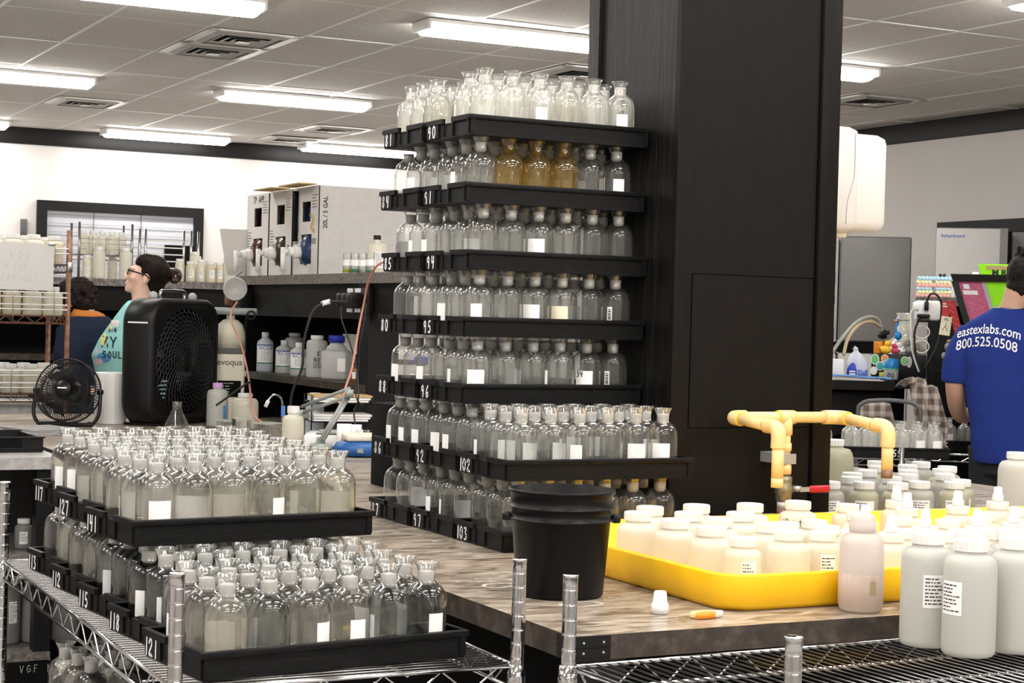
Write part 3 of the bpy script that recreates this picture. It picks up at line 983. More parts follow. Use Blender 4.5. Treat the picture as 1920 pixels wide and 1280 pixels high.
for (c, k), num in NUM.items():
    z = .911 + k * LV
    rot = [0, 0, .004, -.004, .002, 0, .006][k]
    loc = (SX[k] + (0 if c != 'b' else -.006), SY[c] + (0 if k < 6 else -.01), z)
    tray(loc, num, f'black bottle tray numbered {num}, {LVN[k]} of the {CN[c]} column of the tall stack', 'numbered trays of the tall stack', rot)
    for j in range(3):
        for i in range(6):
            if (c == 'm' and k in (2, 3, 4, 5) and j == 2 and i > 1) or (c == 'b' and k < 6 and i > 1) or (c == 'm' and k == 1 and i > 2) or (c == 'm' and k == 0 and i > 1) or (c == 'f' and k == 0 and j > 0 and i > 1):
                REST.append(slot(loc, rot, i, j)); continue
            if c == 'm' and k == 6 and (j, i) == (2, 0): continue
            p = slot(loc, rot, i, j)
            lab, ang, emb = None, 0.0, None
            front = (j == 0 and (c == 'f' or (c == 'm' and k > 1)))
            g = 'glass_body' if k < 6 else 'glass_bright'
            wt = 'water_cloudy' if k == 6 and random.random() < .5 else None
            txt = ''
            if front and (k, i) in FRONT_LAB:
                lab = FRONT_LAB[(k, i)]
                ang = CAMANG(p) + random.uniform(-.25, .25)
                txt = ' with a ' + ('cream' if lab == 'c' else 'white') + ' label' if lab else ''
            elif i == 0 and not front and random.random() < .45:
                lab = 's'; ang = pi + random.uniform(-.6, .5); txt = ' with a white label'
            elif random.random() < .3:
                lab = 'w'; ang = random.uniform(-.6, 1.8)
            if front and k in (1, 2) and i in (0, 4, 3): emb = CAMANG(p) + .2
            if c == 'm' and k == 5 and j == 0 and i in (1, 2, 3): g, lab, txt = 'glass_amber', None, ' filled amber'
            lb = ('labelled clear bottle' if 'label' in txt else 'yellow tinted bottle' if g == 'glass_amber' else 'clear stoppered bottle') + f' in tall stack, {CN[c]} column, {LVN[k]}, {ROWN[j]} row, {ORD[i]} from left'
            o = bottle(p, lb, 'bottles in the tall stack', g, wt, lab, ang, True, emb)
            if front and (k, i) in ((3, 5), (2, 5)):
                q = label_patch('barcode_label', 'label_white', .34, .036, .080, BR + .0007, 4)
                e = put('barcode_label', q, o, (0, 0, 0), CAMANG(p) - .35 - o.rotation_euler.z)
                bb = MB(); zz = .041; rr = random.Random(3)
                while zz < .075:
                    h = rr.choice((.0012, .0022, .003))
                    vs = []
                    for a in (-.10, .10): vs += [((BR + .0011) * cos(a), (BR + .0011) * sin(a), zz), ((BR + .0011) * cos(a), (BR + .0011) * sin(a), zz + h)]
                    bb.add(vs, [(0, 2, 3, 1)]); zz += h + rr.choice((.001, .002))
                bb.build('barcode', 'ink', e)
            if front and (k, i) == (2, 4):
                hand('34', .013, .0024, 'ink', o, Matrix.Rotation(ang - o.rotation_euler.z - .3, 4, 'Z') @ plane((BR + .0012, 0, .071), (0, 1, 0), (0, 0, 1)), 'number')
# ------------------------------------------------------------------ wire carts
def post_mesh(h):
    pr = [(0, 0), (.0127, 0)]
    z = .02
    while z < h - .012:
        pr += [(.0127, z - .002), (.0127, z), (.0123, z + .0004), (.0123, z + .0016), (.0127, z + .0022), (.0127, z + .0042)]
        z += .0254
    pr += [(.0127, h - .006), (.0134, h - .006), (.0134, h - .001), (.011, h), (0, h)]
    return MB().lathe(pr, 14).mesh('post', 'chrome')
def rail(b, p0, p1, z, drop=.042, r=.0035, zig=.055):
    p0, p1 = Vector(p0), Vector(p1)
    for dz in (0, -drop):
        b.tube([p0 + Vector((0, 0, z + dz)), p1 + Vector((0, 0, z + dz))], r, 8)
    L = (p1 - p0).length
    n = max(2, int(L / zig))
    pts = [p0.lerp(p1, (k + .5) / (n + 1)) + Vector((0, 0, z - (drop if k % 2 else 0))) for k in range(n + 1)]
    b.tube(pts, r * .62, 6, smooth=False)
def wire_cart(label, loc, LX, LY, H, zs, along, rot=0.0, step=.0215, m='chrome', posts=((0, 0), (1, 0), (1, 1), (0, 1)), fine=True, name='wire_cart', castor=.12):
    t = thing(name, label, 'cart', loc, rot)
    pm = post_mesh(H - castor)
    for a, c in posts:
        p = put('post', pm, t, (a * LX, c * LY, castor))
        for s, z in enumerate(zs):
            MB().lathe([(.0128, z - .05), (.019, z - .05), (.0155, z + .004), (.0128, z + .004)], 14).build('collar', m, p, (0, 0, -castor))
        MB().lathe([(0, 0), (.03, 0), (.03, .05), (.012, .06), (.010, castor + .002), (0, castor + .002)], 12).build('caster', 'black_rubber', p, (0, 0, -castor + .001))
    for s, z in enumerate(zs):
        b = MB()
        i = .012
        for q0, q1 in (((i, 0, 0), (LX - i, 0, 0)), ((i, LY, 0), (LX - i, LY, 0)), ((0, i, 0), (0, LY - i, 0)), ((LX, i, 0), (LX, LY - i, 0))):
            rail(b, q0, q1, z)
        fr = b.build('shelf_frame', m, t)
        if along == 'x':
            wm = MB().tube([(0, 0, 0), (LX, 0, 0)], .0019, 6).mesh('wire', 'wire_chrome')
            n = int(LY / step)
            ps = [(0, (k + .5) * LY / n, z + .001) for k in range(n)]
            cr = [((LX * f, 0, z - .0035), (LX * f, LY, z - .0035)) for f in (.33, .66)]
        else:
            wm = MB().tube([(0, 0, 0), (0, LY, 0)], .0019, 6).mesh('wire', 'wire_chrome')
            n = int(LX / step)
            ps = [((k + .5) * LX / n, 0, z + .001) for k in range(n)]
            cr = [((0, LY * f, z - .0035), (LX, LY * f, z - .0035)) for f in (.25, .5, .75)]
        if fine and s == len(zs) - 1:
            for p in ps: put('wire', wm, fr, p)
            for p0, p1 in cr: MB().tube([p0, p1], .003, 6).build('cross_wire', m, fr)
        else:
            b = MB()
            for p in ps:
                b.tube([p, (p[0] + (LX if along == 'x' else 0), p[1] + (0 if along == 'x' else LY), p[2])], .0019, 5)
            for p0, p1 in cr: b.tube([p0, p1], .003, 6)
            o = b.build('wires', m, fr)
            o['kind'] = 'stuff'
    return t
CZ1 = .836
wire_cart('chrome wire shelf cart with bottle trays, front left of the photo', (.825, 2.80, 0), .625, 1.55, 1.03, (.52, CZ1), 'x', -.015)
wire_cart('chrome wire shelf cart carrying cloudy white jugs, front right of the photo', (1.462, 1.985, 0), 1.25, .607, 1.03, (.36, .872), 'y', .03, posts=((0, 0), (1, 0), (1, 1), (0, 1)))
# trays on the left cart
ROT = radians(6.3)
lower = [(.880 + .006 * k, 2.822 + .277 * k, CZ1 + .0045) for k in range(5)]
CODE = ['121', '118', '115', '112', '113']
CPOS = ['nearest', 'second', 'third', 'fourth', 'farthest']
for k, loc in enumerate(lower):
    tray(loc, CODE[k], f'black bottle tray on the wire cart, lower layer, {CPOS[k]} from the camera', 'trays on the wire cart', ROT)
    for j in range(3):
        for i in range(6):
            if k > 1 and i > 1:
                REST.append(slot(loc, ROT, i, j)); continue
            p = slot(loc, ROT, i, j)
            wt = random.choice(['water', 'water', 'water', 'water_dark']) if not (k in (1, 2) and i == 0) else 'water_dark'
            lab = random.choice(['w', 'w', 's', 's', None])
            ang = random.uniform(0, 6.28)
            emb = None
            if k == 0 and j == 0 and i == 5: lab, ang = 's', CAMANG(p) + .55
            if k == 0 and j == 0 and i in (0, 2): emb = CAMANG(p)
            if k == 0 and j == 0 and i == 0: wt, lab, ang = 'water_cloudy', 'w', CAMANG(p) + pi + .4
            if k == 0 and j == 0 and i == 2: lab, ang = 's', CAMANG(p) + .75
            if i == 0 and j > 0 and k < 5 and random.random() < .4: lab, ang = 's', CAMANG(p) + random.choice((-.3, 2.6))
            bottle(p, f'clear water bottle on cart, lower layer, {CPOS[k]} tray, {ROWN[j]} row, {ORD[i]} from left', 'water bottles on the cart', 'glass', wt, lab, ang, True, emb)
upper = [(.882 + .010 * k, 3.282 + .292 * k, CZ1 + .0045 + LV) for k in range(3)]
CPO3 = ['nearest', 'middle', 'farthest']
for k, loc in enumerate(upper):
    tray(loc, ['141', '127', '117'][k], f'black bottle tray on the wire cart, upper layer, {CPO3[k]} of three', 'trays on the wire cart', ROT)
    for j in range(3):
        for i in range(6):
            p = slot(loc, ROT, i, j)
            wt = random.choice(['water', 'water', 'water_cloudy'])
            lab = random.choice(['w', 'w', 's', None])
            ang = random.uniform(0, 6.28)
            emb = None
            if k == 0 and j == 0 and i == 0: lab, ang, wt = 'w', CAMANG(p) + .25, 'water'
            if k == 0 and j == 0 and i in (1, 3): wt = 'water'
            if k == 0 and j == 0 and i == 3: lab, ang = 's', CAMANG(p) + .7
            if k == 0 and j == 0 and i in (2, 5): lab, ang, wt = 'w', CAMANG(p) + pi + .3, 'water_cloudy'
            if k == 0 and j == 0 and i in (2, 4, 5): emb = CAMANG(p)
            if k == 2 and j == 2 and i == 0: lab, ang = 'w', CAMANG(p) - .2
            bottle(p, f'pale water bottle on cart, upper layer, {CPO3[k]} tray, {ROWN[j]} row, {ORD[i]} from left', 'water bottles on the cart', 'glass', wt, lab, ang, True, emb)
# bottles on the cart's lower shelf
lt = tray((.892, 3.80, .5245), None, 'black bottle tray on the lowest shelf of the wire cart', 'trays on the wire cart', ROT)
for j in range(3):
    for i in range(2):
        bottle(slot((.892, 3.80, .5245), ROT, i, j), f'stoppered bottle on the lowest cart shelf, {ROWN[j]} row, {ORD[i]} from left', 'bottles on the low cart shelf', 'glass', 'water_dark' if j == 0 else 'water', random.choice(['s', None]), random.uniform(2.5, 5), True)

# past the 300 bottles built one by one: those deep inside the stack and the cart, joined
b = MB()
for p in REST:
    M = Matrix.Translation(p) @ Matrix.Rotation(random.uniform(0, 6), 4, 'Z')
    b.cm = 0; b.lathe(G_PROF, 14, M)
    b.cm = 1; b.lathe(LIP_PROF[:4], 14, M)
    b.cm = 2; b.lathe(S_PROF, 10, M)
tag(b.build('glass_bottles', ['glass_body', 'glass_lip', 'frost']), 'remaining stoppered bottles deep inside the tall stack and the cart trays', 'bottles', kind='stuff')
# ------------------------------------------------------------------ plastic jars
JC = {}
def jar_meshes(key, r, h, capr, caph, m, shoulder=.25, cap='cap_white', neck=None):
    if key in JC: return JC[key]
    nh = neck if neck else caph * .35
    zb = h - caph - nh
    sh = r * shoulder * 2
    pr = [(0, .001), (r * .88, 0), (r * .97, .004), (r, .012), (r, zb - sh), (r * .985, zb - sh * .66), (r * .93, zb - sh * .33), (max(r * .80, capr), zb - sh * .08), (capr * .95, zb), (capr * .9, zb + nh * .5), (capr * .9, h - caph * .5), (0, h - caph * .4)]
    body = MB().lathe(pr, 20).mesh('body', m)
    n = 40
    b = MB(); vs = []
    lv = [(h - caph, 1), (h - caph * .12, 1), (h, .95)]
    for k in range(n):
        a = 2 * pi * k / n
        f = 1 if k % 2 else .965
        for z, q in lv: vs.append((capr * q * (f if q == 1 else 1) * cos(a), capr * q * (f if q == 1 else 1) * sin(a), z))
    fs = [(3 * k + q, 3 * ((k + 1) % n) + q, 3 * ((k + 1) % n) + q + 1, 3 * k + q + 1) for k in range(n) for q in range(2)]
    fs += [tuple(3 * k + 2 for k in range(n)), tuple(3 * k for k in range(n))[::-1]]
    b.add(vs, fs)
    JC[key] = (body, b.mesh('cap', cap))
    return JC[key]
def jar(key, loc, label, group=None, name='plastic_jar', cat='jar', lab=None, rz=None, seed=0, h=None):
    body, cap = JC[key]
    rz = random.uniform(0, 6.28) if rz is None else rz
    o = put(name, body, None, loc, rz)
    tag(o, label, cat, group)
    put('cap', cap, o)
    if lab:  # (angle in world, z0, z1, arc, r)
        ang, z0, z1, arc_, r = lab
        e = put('paper_label', label_patch('paper_label', 'label_white', arc_, z0, z1, r + .0006, 5), o, (0, 0, 0), ang - rz)
        b = MB()
        rr = random.Random(seed)
        z = z1 - .008
        while z > z0 + .006:
            x = -arc_ * .42
            while x < arc_ * rr.uniform(0, .42):
                l = rr.uniform(.05, .2)
                vs = []
                for a in (x, x + l): vs += [((r + .0012) * cos(a), (r + .0012) * sin(a), z), ((r + .0012) * cos(a), (r + .0012) * sin(a), z + .0022)]
                b.add(vs, [(0, 2, 3, 1)]); x += l + .04
            z -= .0065
        b.build('label_print', 'ink', e)
    return o
jar_meshes('A', .0455, .126, .031, .018, 'hdpe')
jar_meshes('B', .0375, .118, .0275, .017, 'hdpe')
jar_meshes('C', .0420, .120, .0300, .019, 'hdpe_grey')
jar_meshes('D', .0420, .120, .0300, .019, 'hdpe_olive')
jar_meshes('L', .0480, .208, .0315, .020, 'hdpe_cool', .3)
jar_meshes('W', .0480, .190, .0300, .018, 'hdpe', .3)
jar_meshes('W2', .0400, .150, .0240, .016, 'urine_tan', .25)
jar_meshes('U', .0330, .110, .0230, .016, 'hdpe_shaded', .25)
jar_meshes('V', .0500, .200, .0300, .016, 'hdpe_dim', .2)
# yellow spill tray
yt = thing('spill_tray', 'large bright yellow plastic tray full of white jars on the island', 'tray', (1.885, 2.775, .911))
def rrect(x0, x1, y0, y1, r, z, n=6):
    out = []
    for cx, cy, a in ((x1 - r, y1 - r, 0), (x0 + r, y1 - r, pi / 2), (x0 + r, y0 + r, pi), (x1 - r, y0 + r, 1.5 * pi)):
        for k in range(n + 1):
            t = a + pi / 2 * k / n
            out.append((cx + r * cos(t), cy + r * sin(t), z))
    return out
YX, YY, YH = 1.62, .868, .072
rings = [rrect(.012, YX - .012, .012, YY - .012, .06, 0), rrect(.003, YX - .003, .003, YY - .003, .066, .01), rrect(-.004, YX + .004, -.004, YY + .004, .07, YH - .006), rrect(-.001, YX + .001, -.001, YY + .001, .068, YH), rrect(.006, YX - .006, .006, YY - .006, .064, YH - .004), rrect(.014, YX - .014, .014, YY - .014, .06, .008)]
b = MB(); n = len(rings[0])
b.add([p for r in rings for p in r], [(i * n + k, i * n + (k + 1) % n, (i + 1) * n + (k + 1) % n, (i + 1) * n + k) for i in range(len(rings) - 1) for k in range(n)] + [tuple(range(n))[::-1], tuple((len(rings) - 1) * n + k for k in range(n))], True)
b.build('basin', 'yellow_plastic', yt)
zt = .920
LEFT = [(2.07, 3.36, 'A'), (1.985, 3.27, 'A'), (1.99, 3.13, 'A'), (2.095, 3.24, 'A'), (2.20, 3.37, 'A'), (2.10, 3.13, 'A'), (1.995, 3.00, 'A'), (1.995, 2.885, 'B'), (2.21, 3.21, 'A'), (2.155, 3.02, 'A'), (2.34, 3.36, 'A'), (2.115, 2.90, 'A'), (2.49, 3.38, 'A'), (2.24, 3.08, 'B'), (2.215, 2.92, 'B'), (2.29, 3.00, 'B')]
def clear(p, r, S):
    return all((p[0] - q[0]) ** 2 + (p[1] - q[1]) ** 2 > (r + q[2]) ** 2 for q in S)
PL = []
def relax(lst, lim, it=60):
    P = [[x, y, r] for x, y, r in lst]
    for _ in range(it):
        for a in range(len(P)):
            for c in range(a):
                dx, dy = P[a][0] - P[c][0], P[a][1] - P[c][1]
                d = sqrt(dx * dx + dy * dy) + 1e-9
                m = P[a][2] + P[c][2] + .002 - d
                if m > 0:
                    P[a][0] += dx / d * m / 2; P[a][1] += dy / d * m / 2
                    P[c][0] -= dx / d * m / 2; P[c][1] -= dy / d * m / 2
        for q in P:
            q[0] = min(max(q[0], lim[0] + q[2]), lim[1] - q[2]); q[1] = min(max(q[1], lim[2] + q[2]), lim[3] - q[2])
    return P
RIGHT = [(2.526, 3.2), (2.33, 3.10), (2.30, 2.93), (2.427, 3.05), (2.564, 3.102), (2.708, 3.25), (2.64, 3.03), (2.50, 2.93), (2.42, 2.88), (2.36, 2.87), (2.52, 2.86), (2.47, 2.80), (2.62, 2.91), (2.75, 3.05), (2.87, 3.26), (2.83, 3.12), (2.60, 2.83), (2.75, 2.94), (2.99, 3.18), (2.70, 2.82), (2.92, 3.02), (3.05, 3.32), (2.86, 2.90), (2.62, 3.36), (2.80, 3.40), (3.02, 3.08), (3.10, 3.2)]
RAD = {'A': .0457, 'B': .0382}
ALL = [(x, y, RAD[k]) for x, y, k in LEFT] + [(x, y, RAD['B']) for x, y in RIGHT]
POS = relax(ALL, (1.885 + .022, 1.885 + YX - .022, 2.775 + .022, 2.775 + YY - .022))
for k, (x, y, r) in enumerate(POS):
    nl = len(LEFT)
    key = LEFT[k][2] if k < nl else 'B'
    side = "yellow tray's left half" if k < nl else "yellow tray's right half"
    front = sorted(range(0, nl) if k < nl else range(nl, len(POS)), key=lambda q: POS[q][1])
    rank = front.index(k)
    across = 'by its left wall' if x < 2.03 else 'column side' if y > 3.25 else 'near its wall' if y < 2.95 else 'mid tray'
    words = ['nearest', 'second nearest', 'third nearest', 'fourth nearest', 'fifth nearest', 'sixth nearest', 'seventh nearest', 'eighth nearest', 'ninth nearest', 'tenth nearest', 'eleventh nearest', 'twelfth nearest', 'thirteenth nearest', 'fourteenth nearest', 'fifteenth nearest', 'sixteenth nearest']
    pos = words[rank] if rank < 16 else (words[len(front) - 1 - rank].replace('nearest', 'farthest'))
    lab = None
    ca = CAMANG(Vector((x, y, 0)))
    if key == 'A' and k in (8, 9, 12, 3) or (key == 'B' and k < nl): lab = (ca + .35, .028, .075, .8, r)
    o = jar(key, (x, y, zt), f'white jar in {side}, {across}, {pos} the front', 'white jars in the yellow tray', lab=lab, seed=k)
    if k == 12:
        hand('iPoint EFF', .017, .0016, 'ink', o, Matrix.Rotation(ca - o.rotation_euler.z, 4, 'Z') @ plane((.0468, .006, .080), (0, 1, 0), (0, 0, 1)), adv=.5)
# small upturned dosing cups standing on some caps
cup = MB().lathe([(0, 0), (.0135, 0), (.0132, .0155), (.0112, .0165), (.0096, .034), (.0086, .036), (0, .036)], 16).mesh('dosing_cup', 'cap_white')
n = 0
for k in sorted((19, 21, 23, 25, 28, 30, 33, 35, 37, 40, 42), key=lambda q: POS[q][0]):
    if k < len(POS):
        x, y, r = POS[k]
        front = sorted(range(len(LEFT), len(POS)), key=lambda q: POS[q][1]).index(k)
        o = put('dosing_cup', cup, None, (x, y, zt + (.118 if k >= len(LEFT) else .126) + .0005))
        tag(o, 'small white cup upside down on a jar cap in the yellow tray, ' + ['first', 'second', 'third', 'fourth', 'fifth', 'sixth', 'seventh', 'eighth', 'ninth', 'tenth', 'eleventh'][n] + ' from left', 'cup', 'upturned cups on jar caps'); n += 1
o = put('dosing_cup', cup, None, (1.762, 2.815, .9115)); o.scale = (1.25, 1.25, 1.15)
tag(o, 'white plastic cap piece standing upside down on the counter before the yellow tray', 'cap')
# orange and clear lid lying on the counter
t = thing('cut_lid', 'flat orange and clear plastic lid lying on the counter edge', 'lid', (1.822, 2.752, .9112), .1)
MB().loft([((0, 0, z), (.034 * q, 0, 0), (0, .018 * q, 0)) for z, q in ((0, .96), (.002, 1), (.008, 1), (.010, .95))], 24).build('disc', 'cpvc', t)
MB().loft([((-.009, -.0135, z), (.024, 0, 0), (0, .0065, 0)) for z in (.0, .0112)], 16).build('orange_strip', 'orange_toy', t)
MB().loft([((.022, -.010, z), (.0115, 0, 0), (0, .0065, 0)) for z in (.0, .0114)], 14).build('white_strip', 'cap_white', t)
# jars behind the yellow tray
C_ = [(3.00, 3.93), (3.095, 3.90), (3.18, 3.86), (3.275, 3.88), (3.375, 3.85), (3.44, 3.90), (3.16, 4.04), (3.06, 4.06), (3.50, 4.34), (3.36, 4.22), (3.63, 4.36), (3.53, 4.07), (3.29, 4.02), (3.64, 4.21), (3.40, 4.08), (3.50, 4.20), (3.25, 4.15), (3.73, 4.29), (3.76, 4.45), (3.62, 4.50), (3.14, 4.17)]
PC = relax([(x, y, .0425) for x, y in C_], (2.90, 4.2, 3.72, 4.8))
oc = sorted(range(len(PC)), key=lambda q: PC[q][1])
for k, (x, y, r) in enumerate(PC):
    rank = oc.index(k)
    key = 'C' if k in (0, 3, 6, 9) else 'D' if k in (1, 4, 5) else random.choice(('C', 'D', 'C'))
    body = 'grey' if key == 'C' else 'olive grey'
    rowt = 'front row' if rank < 6 else 'middle rows' if rank < 14 else 'back rows'
    grp = [q for q in oc if (oc.index(q) < 6) == (rank < 6) and (oc.index(q) < 14) == (rank < 14)]
    lr = sorted(grp, key=lambda q: PC[q][0]).index(k)
    W8 = ['leftmost', 'second from left', 'third from left', 'fourth from left', 'fifth from left', 'sixth from left', 'seventh from left', 'eighth from left']
    jar(key, (x, y, .911), f'squat {body} sample jar behind the yellow tray, {rowt}, {W8[lr]}', 'sample jars behind the yellow tray', lab=(CAMANG(Vector((x, y, 0))) + .1, .02, .07, 1.3, .042) if rank < 6 or random.random() < .4 else None, seed=k)
jar_meshes('J1', .066, .178, .034, .02, 'hdpe_olive', .42)
jar_meshes('J2', .054, .205, .031, .018, 'hdpe_cool', .33)
jar_meshes('J3', .043, .150, .029, .018, 'hdpe_cool', .25)
jar('J1', (3.57, 4.66, .911), 'large olive jug with a white cap behind the yellow pipe outlet', name='plastic_jug', cat='jug')
jar('J2', (3.56, 3.80, .911), 'tall cloudy jug with white cap in front of the man in blue', name='plastic_jug', cat='jug', lab=None)
jar('J3', (3.63, 3.70, .911), 'smaller cloudy jug at the right edge beside the tall jug', name='plastic_jug', cat='jug', lab=(CAMANG(Vector((3.5, 3.7, 0))) + .5, .03, .09, .7, .043))
# jugs on the right cart
zc = .872 + .0035
for k, (x, y, lb) in enumerate([(2.172, 2.545, 'cloudy white jug, leftmost on the right wire cart'), (2.182, 2.440, 'cloudy white jug with printed label, nearest the camera on the right wire cart'), (2.290, 2.440, 'cloudy white jug at the right edge of the photo on the wire cart'), (2.275, 2.545, 'cloudy white jug behind the front pair on the right wire cart'), (2.378, 2.545, 'cloudy white jug at the back right of the wire cart')]):
    a = CAMANG(Vector((x, y, 0)))
    jar('L', (x, y, zc), lb, 'jugs on the right cart', name='plastic_jug', cat='jug', lab=(a + (.35 if k == 0 else -.75), .075, .135, .95, .048) if k < 2 else None, seed=40 + k)
# wash bottle
t = thing('sample_bottle', 'translucent white plastic bottle half full of pink brown liquid in front of the yellow tray', 'bottle', (2.160, 2.722, .9108), 0)
MB().lathe([(0, .001), (.036, 0), (.0415, .006), (.043, .02), (.0435, .075), (.042, .130), (.040, .138), (.034, .146), (.025, .151), (.0235, .153), (.0235, .157), (0, .157)], 24).build('body', 'wash_plastic', t)
MB().lathe([(.0245, .153), (.0262, .154), (.0262, .170), (.0225, .175), (.0245, .184), (.020, .186), (0, .186)], 24).build('cap', 'wash_plastic', t)
mat('pink_brown', (0.62, 0.50, 0.42), 0.3, tl=0.4)
MB().lathe([(.0421, .008), (.0436, .02), (.0441, .074), (.043, .0742)], 24).build('liquid', 'pink_brown', t)
label_o = label_patch('liquid_mark', 'olive_bag', .28, .036, .062, .0444, 4)
label_o.materials[0] = mat('olive_mark', (.38, .31, .18), .5)
put('liquid_mark', label_o, t, (0, 0, 0), CAMANG(Vector((2.16, 2.72, 0))) + .55)
# bucket
t = thing('bucket', 'black plastic bucket with two rim rings on the island', 'bucket', (1.688, 3.075, .911))
bp = [(0, .0), (.083, .0), (.087, .004), (.0985, .149), (.1045, .1505), (.1045, .153), (.0995, .1545), (.1008, .1735), (.1050, .1745), (.1050, .1765), (.1015, .178), (.1030, .204), (.107, .205), (.107, .211), (.1015, .211), (.084, .008), (0, .006)]
MB().lathe(bp, 40).build('shell', 'bucket_black', t)
for s in (1, -1):
    MB().box(-.010, .010, .100, .118, .145, .162, Matrix.Rotation(radians(-27 + 90 * s), 4, 'Z'), bev=.004).build('handle_ear', 'black_plastic', t)
# yellow water pipe
t = thing('water_pipe', 'cream plastic water pipe with two spouts and red handled valve on the column', 'pipe', (2.69, 3.715, .911))
def pipe(pts, r=.0145, m='cpvc', nm='pipe_run', n=14): return MB().tube(pts, r, n).build(nm, m, t)
zt_ = .311
yb = -.02
pipe([(0, 0, .20), (0, 0, .30)])
pipe([(-.150, 0, zt_), (.145, 0, zt_)])
MB().tube([(-.024, 0, zt_), (.024, 0, zt_)], .0185, 16).build('tee_fitting', 'cpvc', t)
MB().tube([(0, 0, zt_), (0, 0, zt_ - .045)], .0185, 16).build('tee_fitting', 'cpvc', t)
for x in (-.0255, .0255): MB().lathe([(.015, -.0015), (.0178, -.0015), (.0178, .0015), (.015, .0015)], 14, Matrix.Translation((x, 0, zt_)) @ Matrix.Rotation(pi / 2, 4, 'Y')).build('glue_ring', 'cpvc_glue', t)
# left spout: elbow, comes forward, then down
def spout(x0, s, L, drop, tip):
    z = zt_
    MB().tube(spline([(x0 - s * .045, 0, z), (x0 - s * .018, 0, z), (x0, -.018, z), (x0, -.045, z - .001)], 5), .0185, 14).build('elbow', 'cpvc', t)
    MB().lathe([(.0145, -.0015), (.0180, -.0015), (.0180, .0015), (.0145, .0015)], 14, Matrix.Translation((x0, -.0465, z - .001)) @ Matrix.Rotation(pi / 2, 4, 'X')).build('glue_ring', 'cpvc_glue', t)
    pipe([(x0, -.04, z - .001), (x0, -L, z - .012)])
    MB().tube(spline([(x0, -L + .03, z - .010), (x0, -L - .008, z - .012), (x0, -L - .022, z - .028), (x0, -L - .022, z - .062)], 6), .0185, 14).build('elbow', 'cpvc', t)
    pipe([(x0, -L - .022, z - .05), (x0, -L - .022, z - drop)], .0150)
    MB().tube([(x0, -L - .022, z - drop - .022), (x0, -L - .022, z - drop)], .0151, 14).build('worn_tip', tip, t)
spout(-.170, -1, .185, .135, 'cpvc')
spout(.165, 1, .185, .118, 'rust_pipe')
# riser parts
MB().tube([(0, 0, .225), (0, 0, .245)], .0175, 14).build('coupling', 'cpvc', t)
MB().tube([(0, 0, .165), (0, 0, .195)], .0185, 8).build('threaded_adapter', 'cpvc', t)
MB().tube([(0, 0, .195), (0, 0, .203)], .0160, 14).build('glue_ring', 'cpvc_glue', t)
MB().lathe([(.010, .095), (.0185, .095), (.0205, .10), (.0205, .112), (.0235, .118), (.0245, .130), (.0205, .140), (.0215, .148), (.0215, .158), (.014, .162), (.012, .165)], 10).build('ball_valve', 'brass_old', t)
MB().tube([(.020, -.012, .128), (.036, -.026, .128)], .008, 10).build('valve_stem', 'steel_grey', t)
MB().box(.030, .062, -.032, -.027, .121, .133).build('valve_arm', 'steel_grey', t)
MB().box(.058, .122, -.036, -.024, .1175, .1365, bev=.005).build('valve_handle', 'red_plastic', t)
MB().tube([(0, 0, .080), (0, 0, .094)], .0165, 12).build('sealing_tape', 'ptfe', t)
MB().tube([(0, 0, 0), (0, 0, .08)], .0165, 12).build('galvanised_pipe', 'rust_pipe', t)
for z in (.205, .042):
    MB().box(-.024, .022, -.020, .074, z - .013, z + .013).build('pipe_clamp', 'steel_grey', t)
# paper towel dispenser on the right face of the column
t = thing('towel_dispenser', 'white plastic towel dispenser with curved seam hung on the column side', 'dispenser', (KX1 + .004, 4.00, 1.722), 0)
MB().rbox(0, .175, -.09, .19, .0, .290, .026).build('front_cover', 'cap_white', t)
MB().rbox(.13, .288, -.07, .17, .006, .276, .026).build('back_cover', 'cap_white', t)
MB().tube(spline([(.150, -.0905, .275), (.151, -.0905, .17), (.147, -.0905, .14), (.131, -.0905, .09), (.127, -.0905, .06), (.126, -.0905, .02)], 5), .0012, 6).build('seam', 'grey_machine', t)
MB().box(.01, .16, -.05, .14, -.014, .004).build('towel_slot', 'cream_plastic', t)
MB().tube(spline([(.03, .0, -.012), (.07, -.02, -.035), (.10, -.02, -.03), (.13, 0, -.01)], 5), .005, 6).build('release_lever', 'cream_plastic', t)
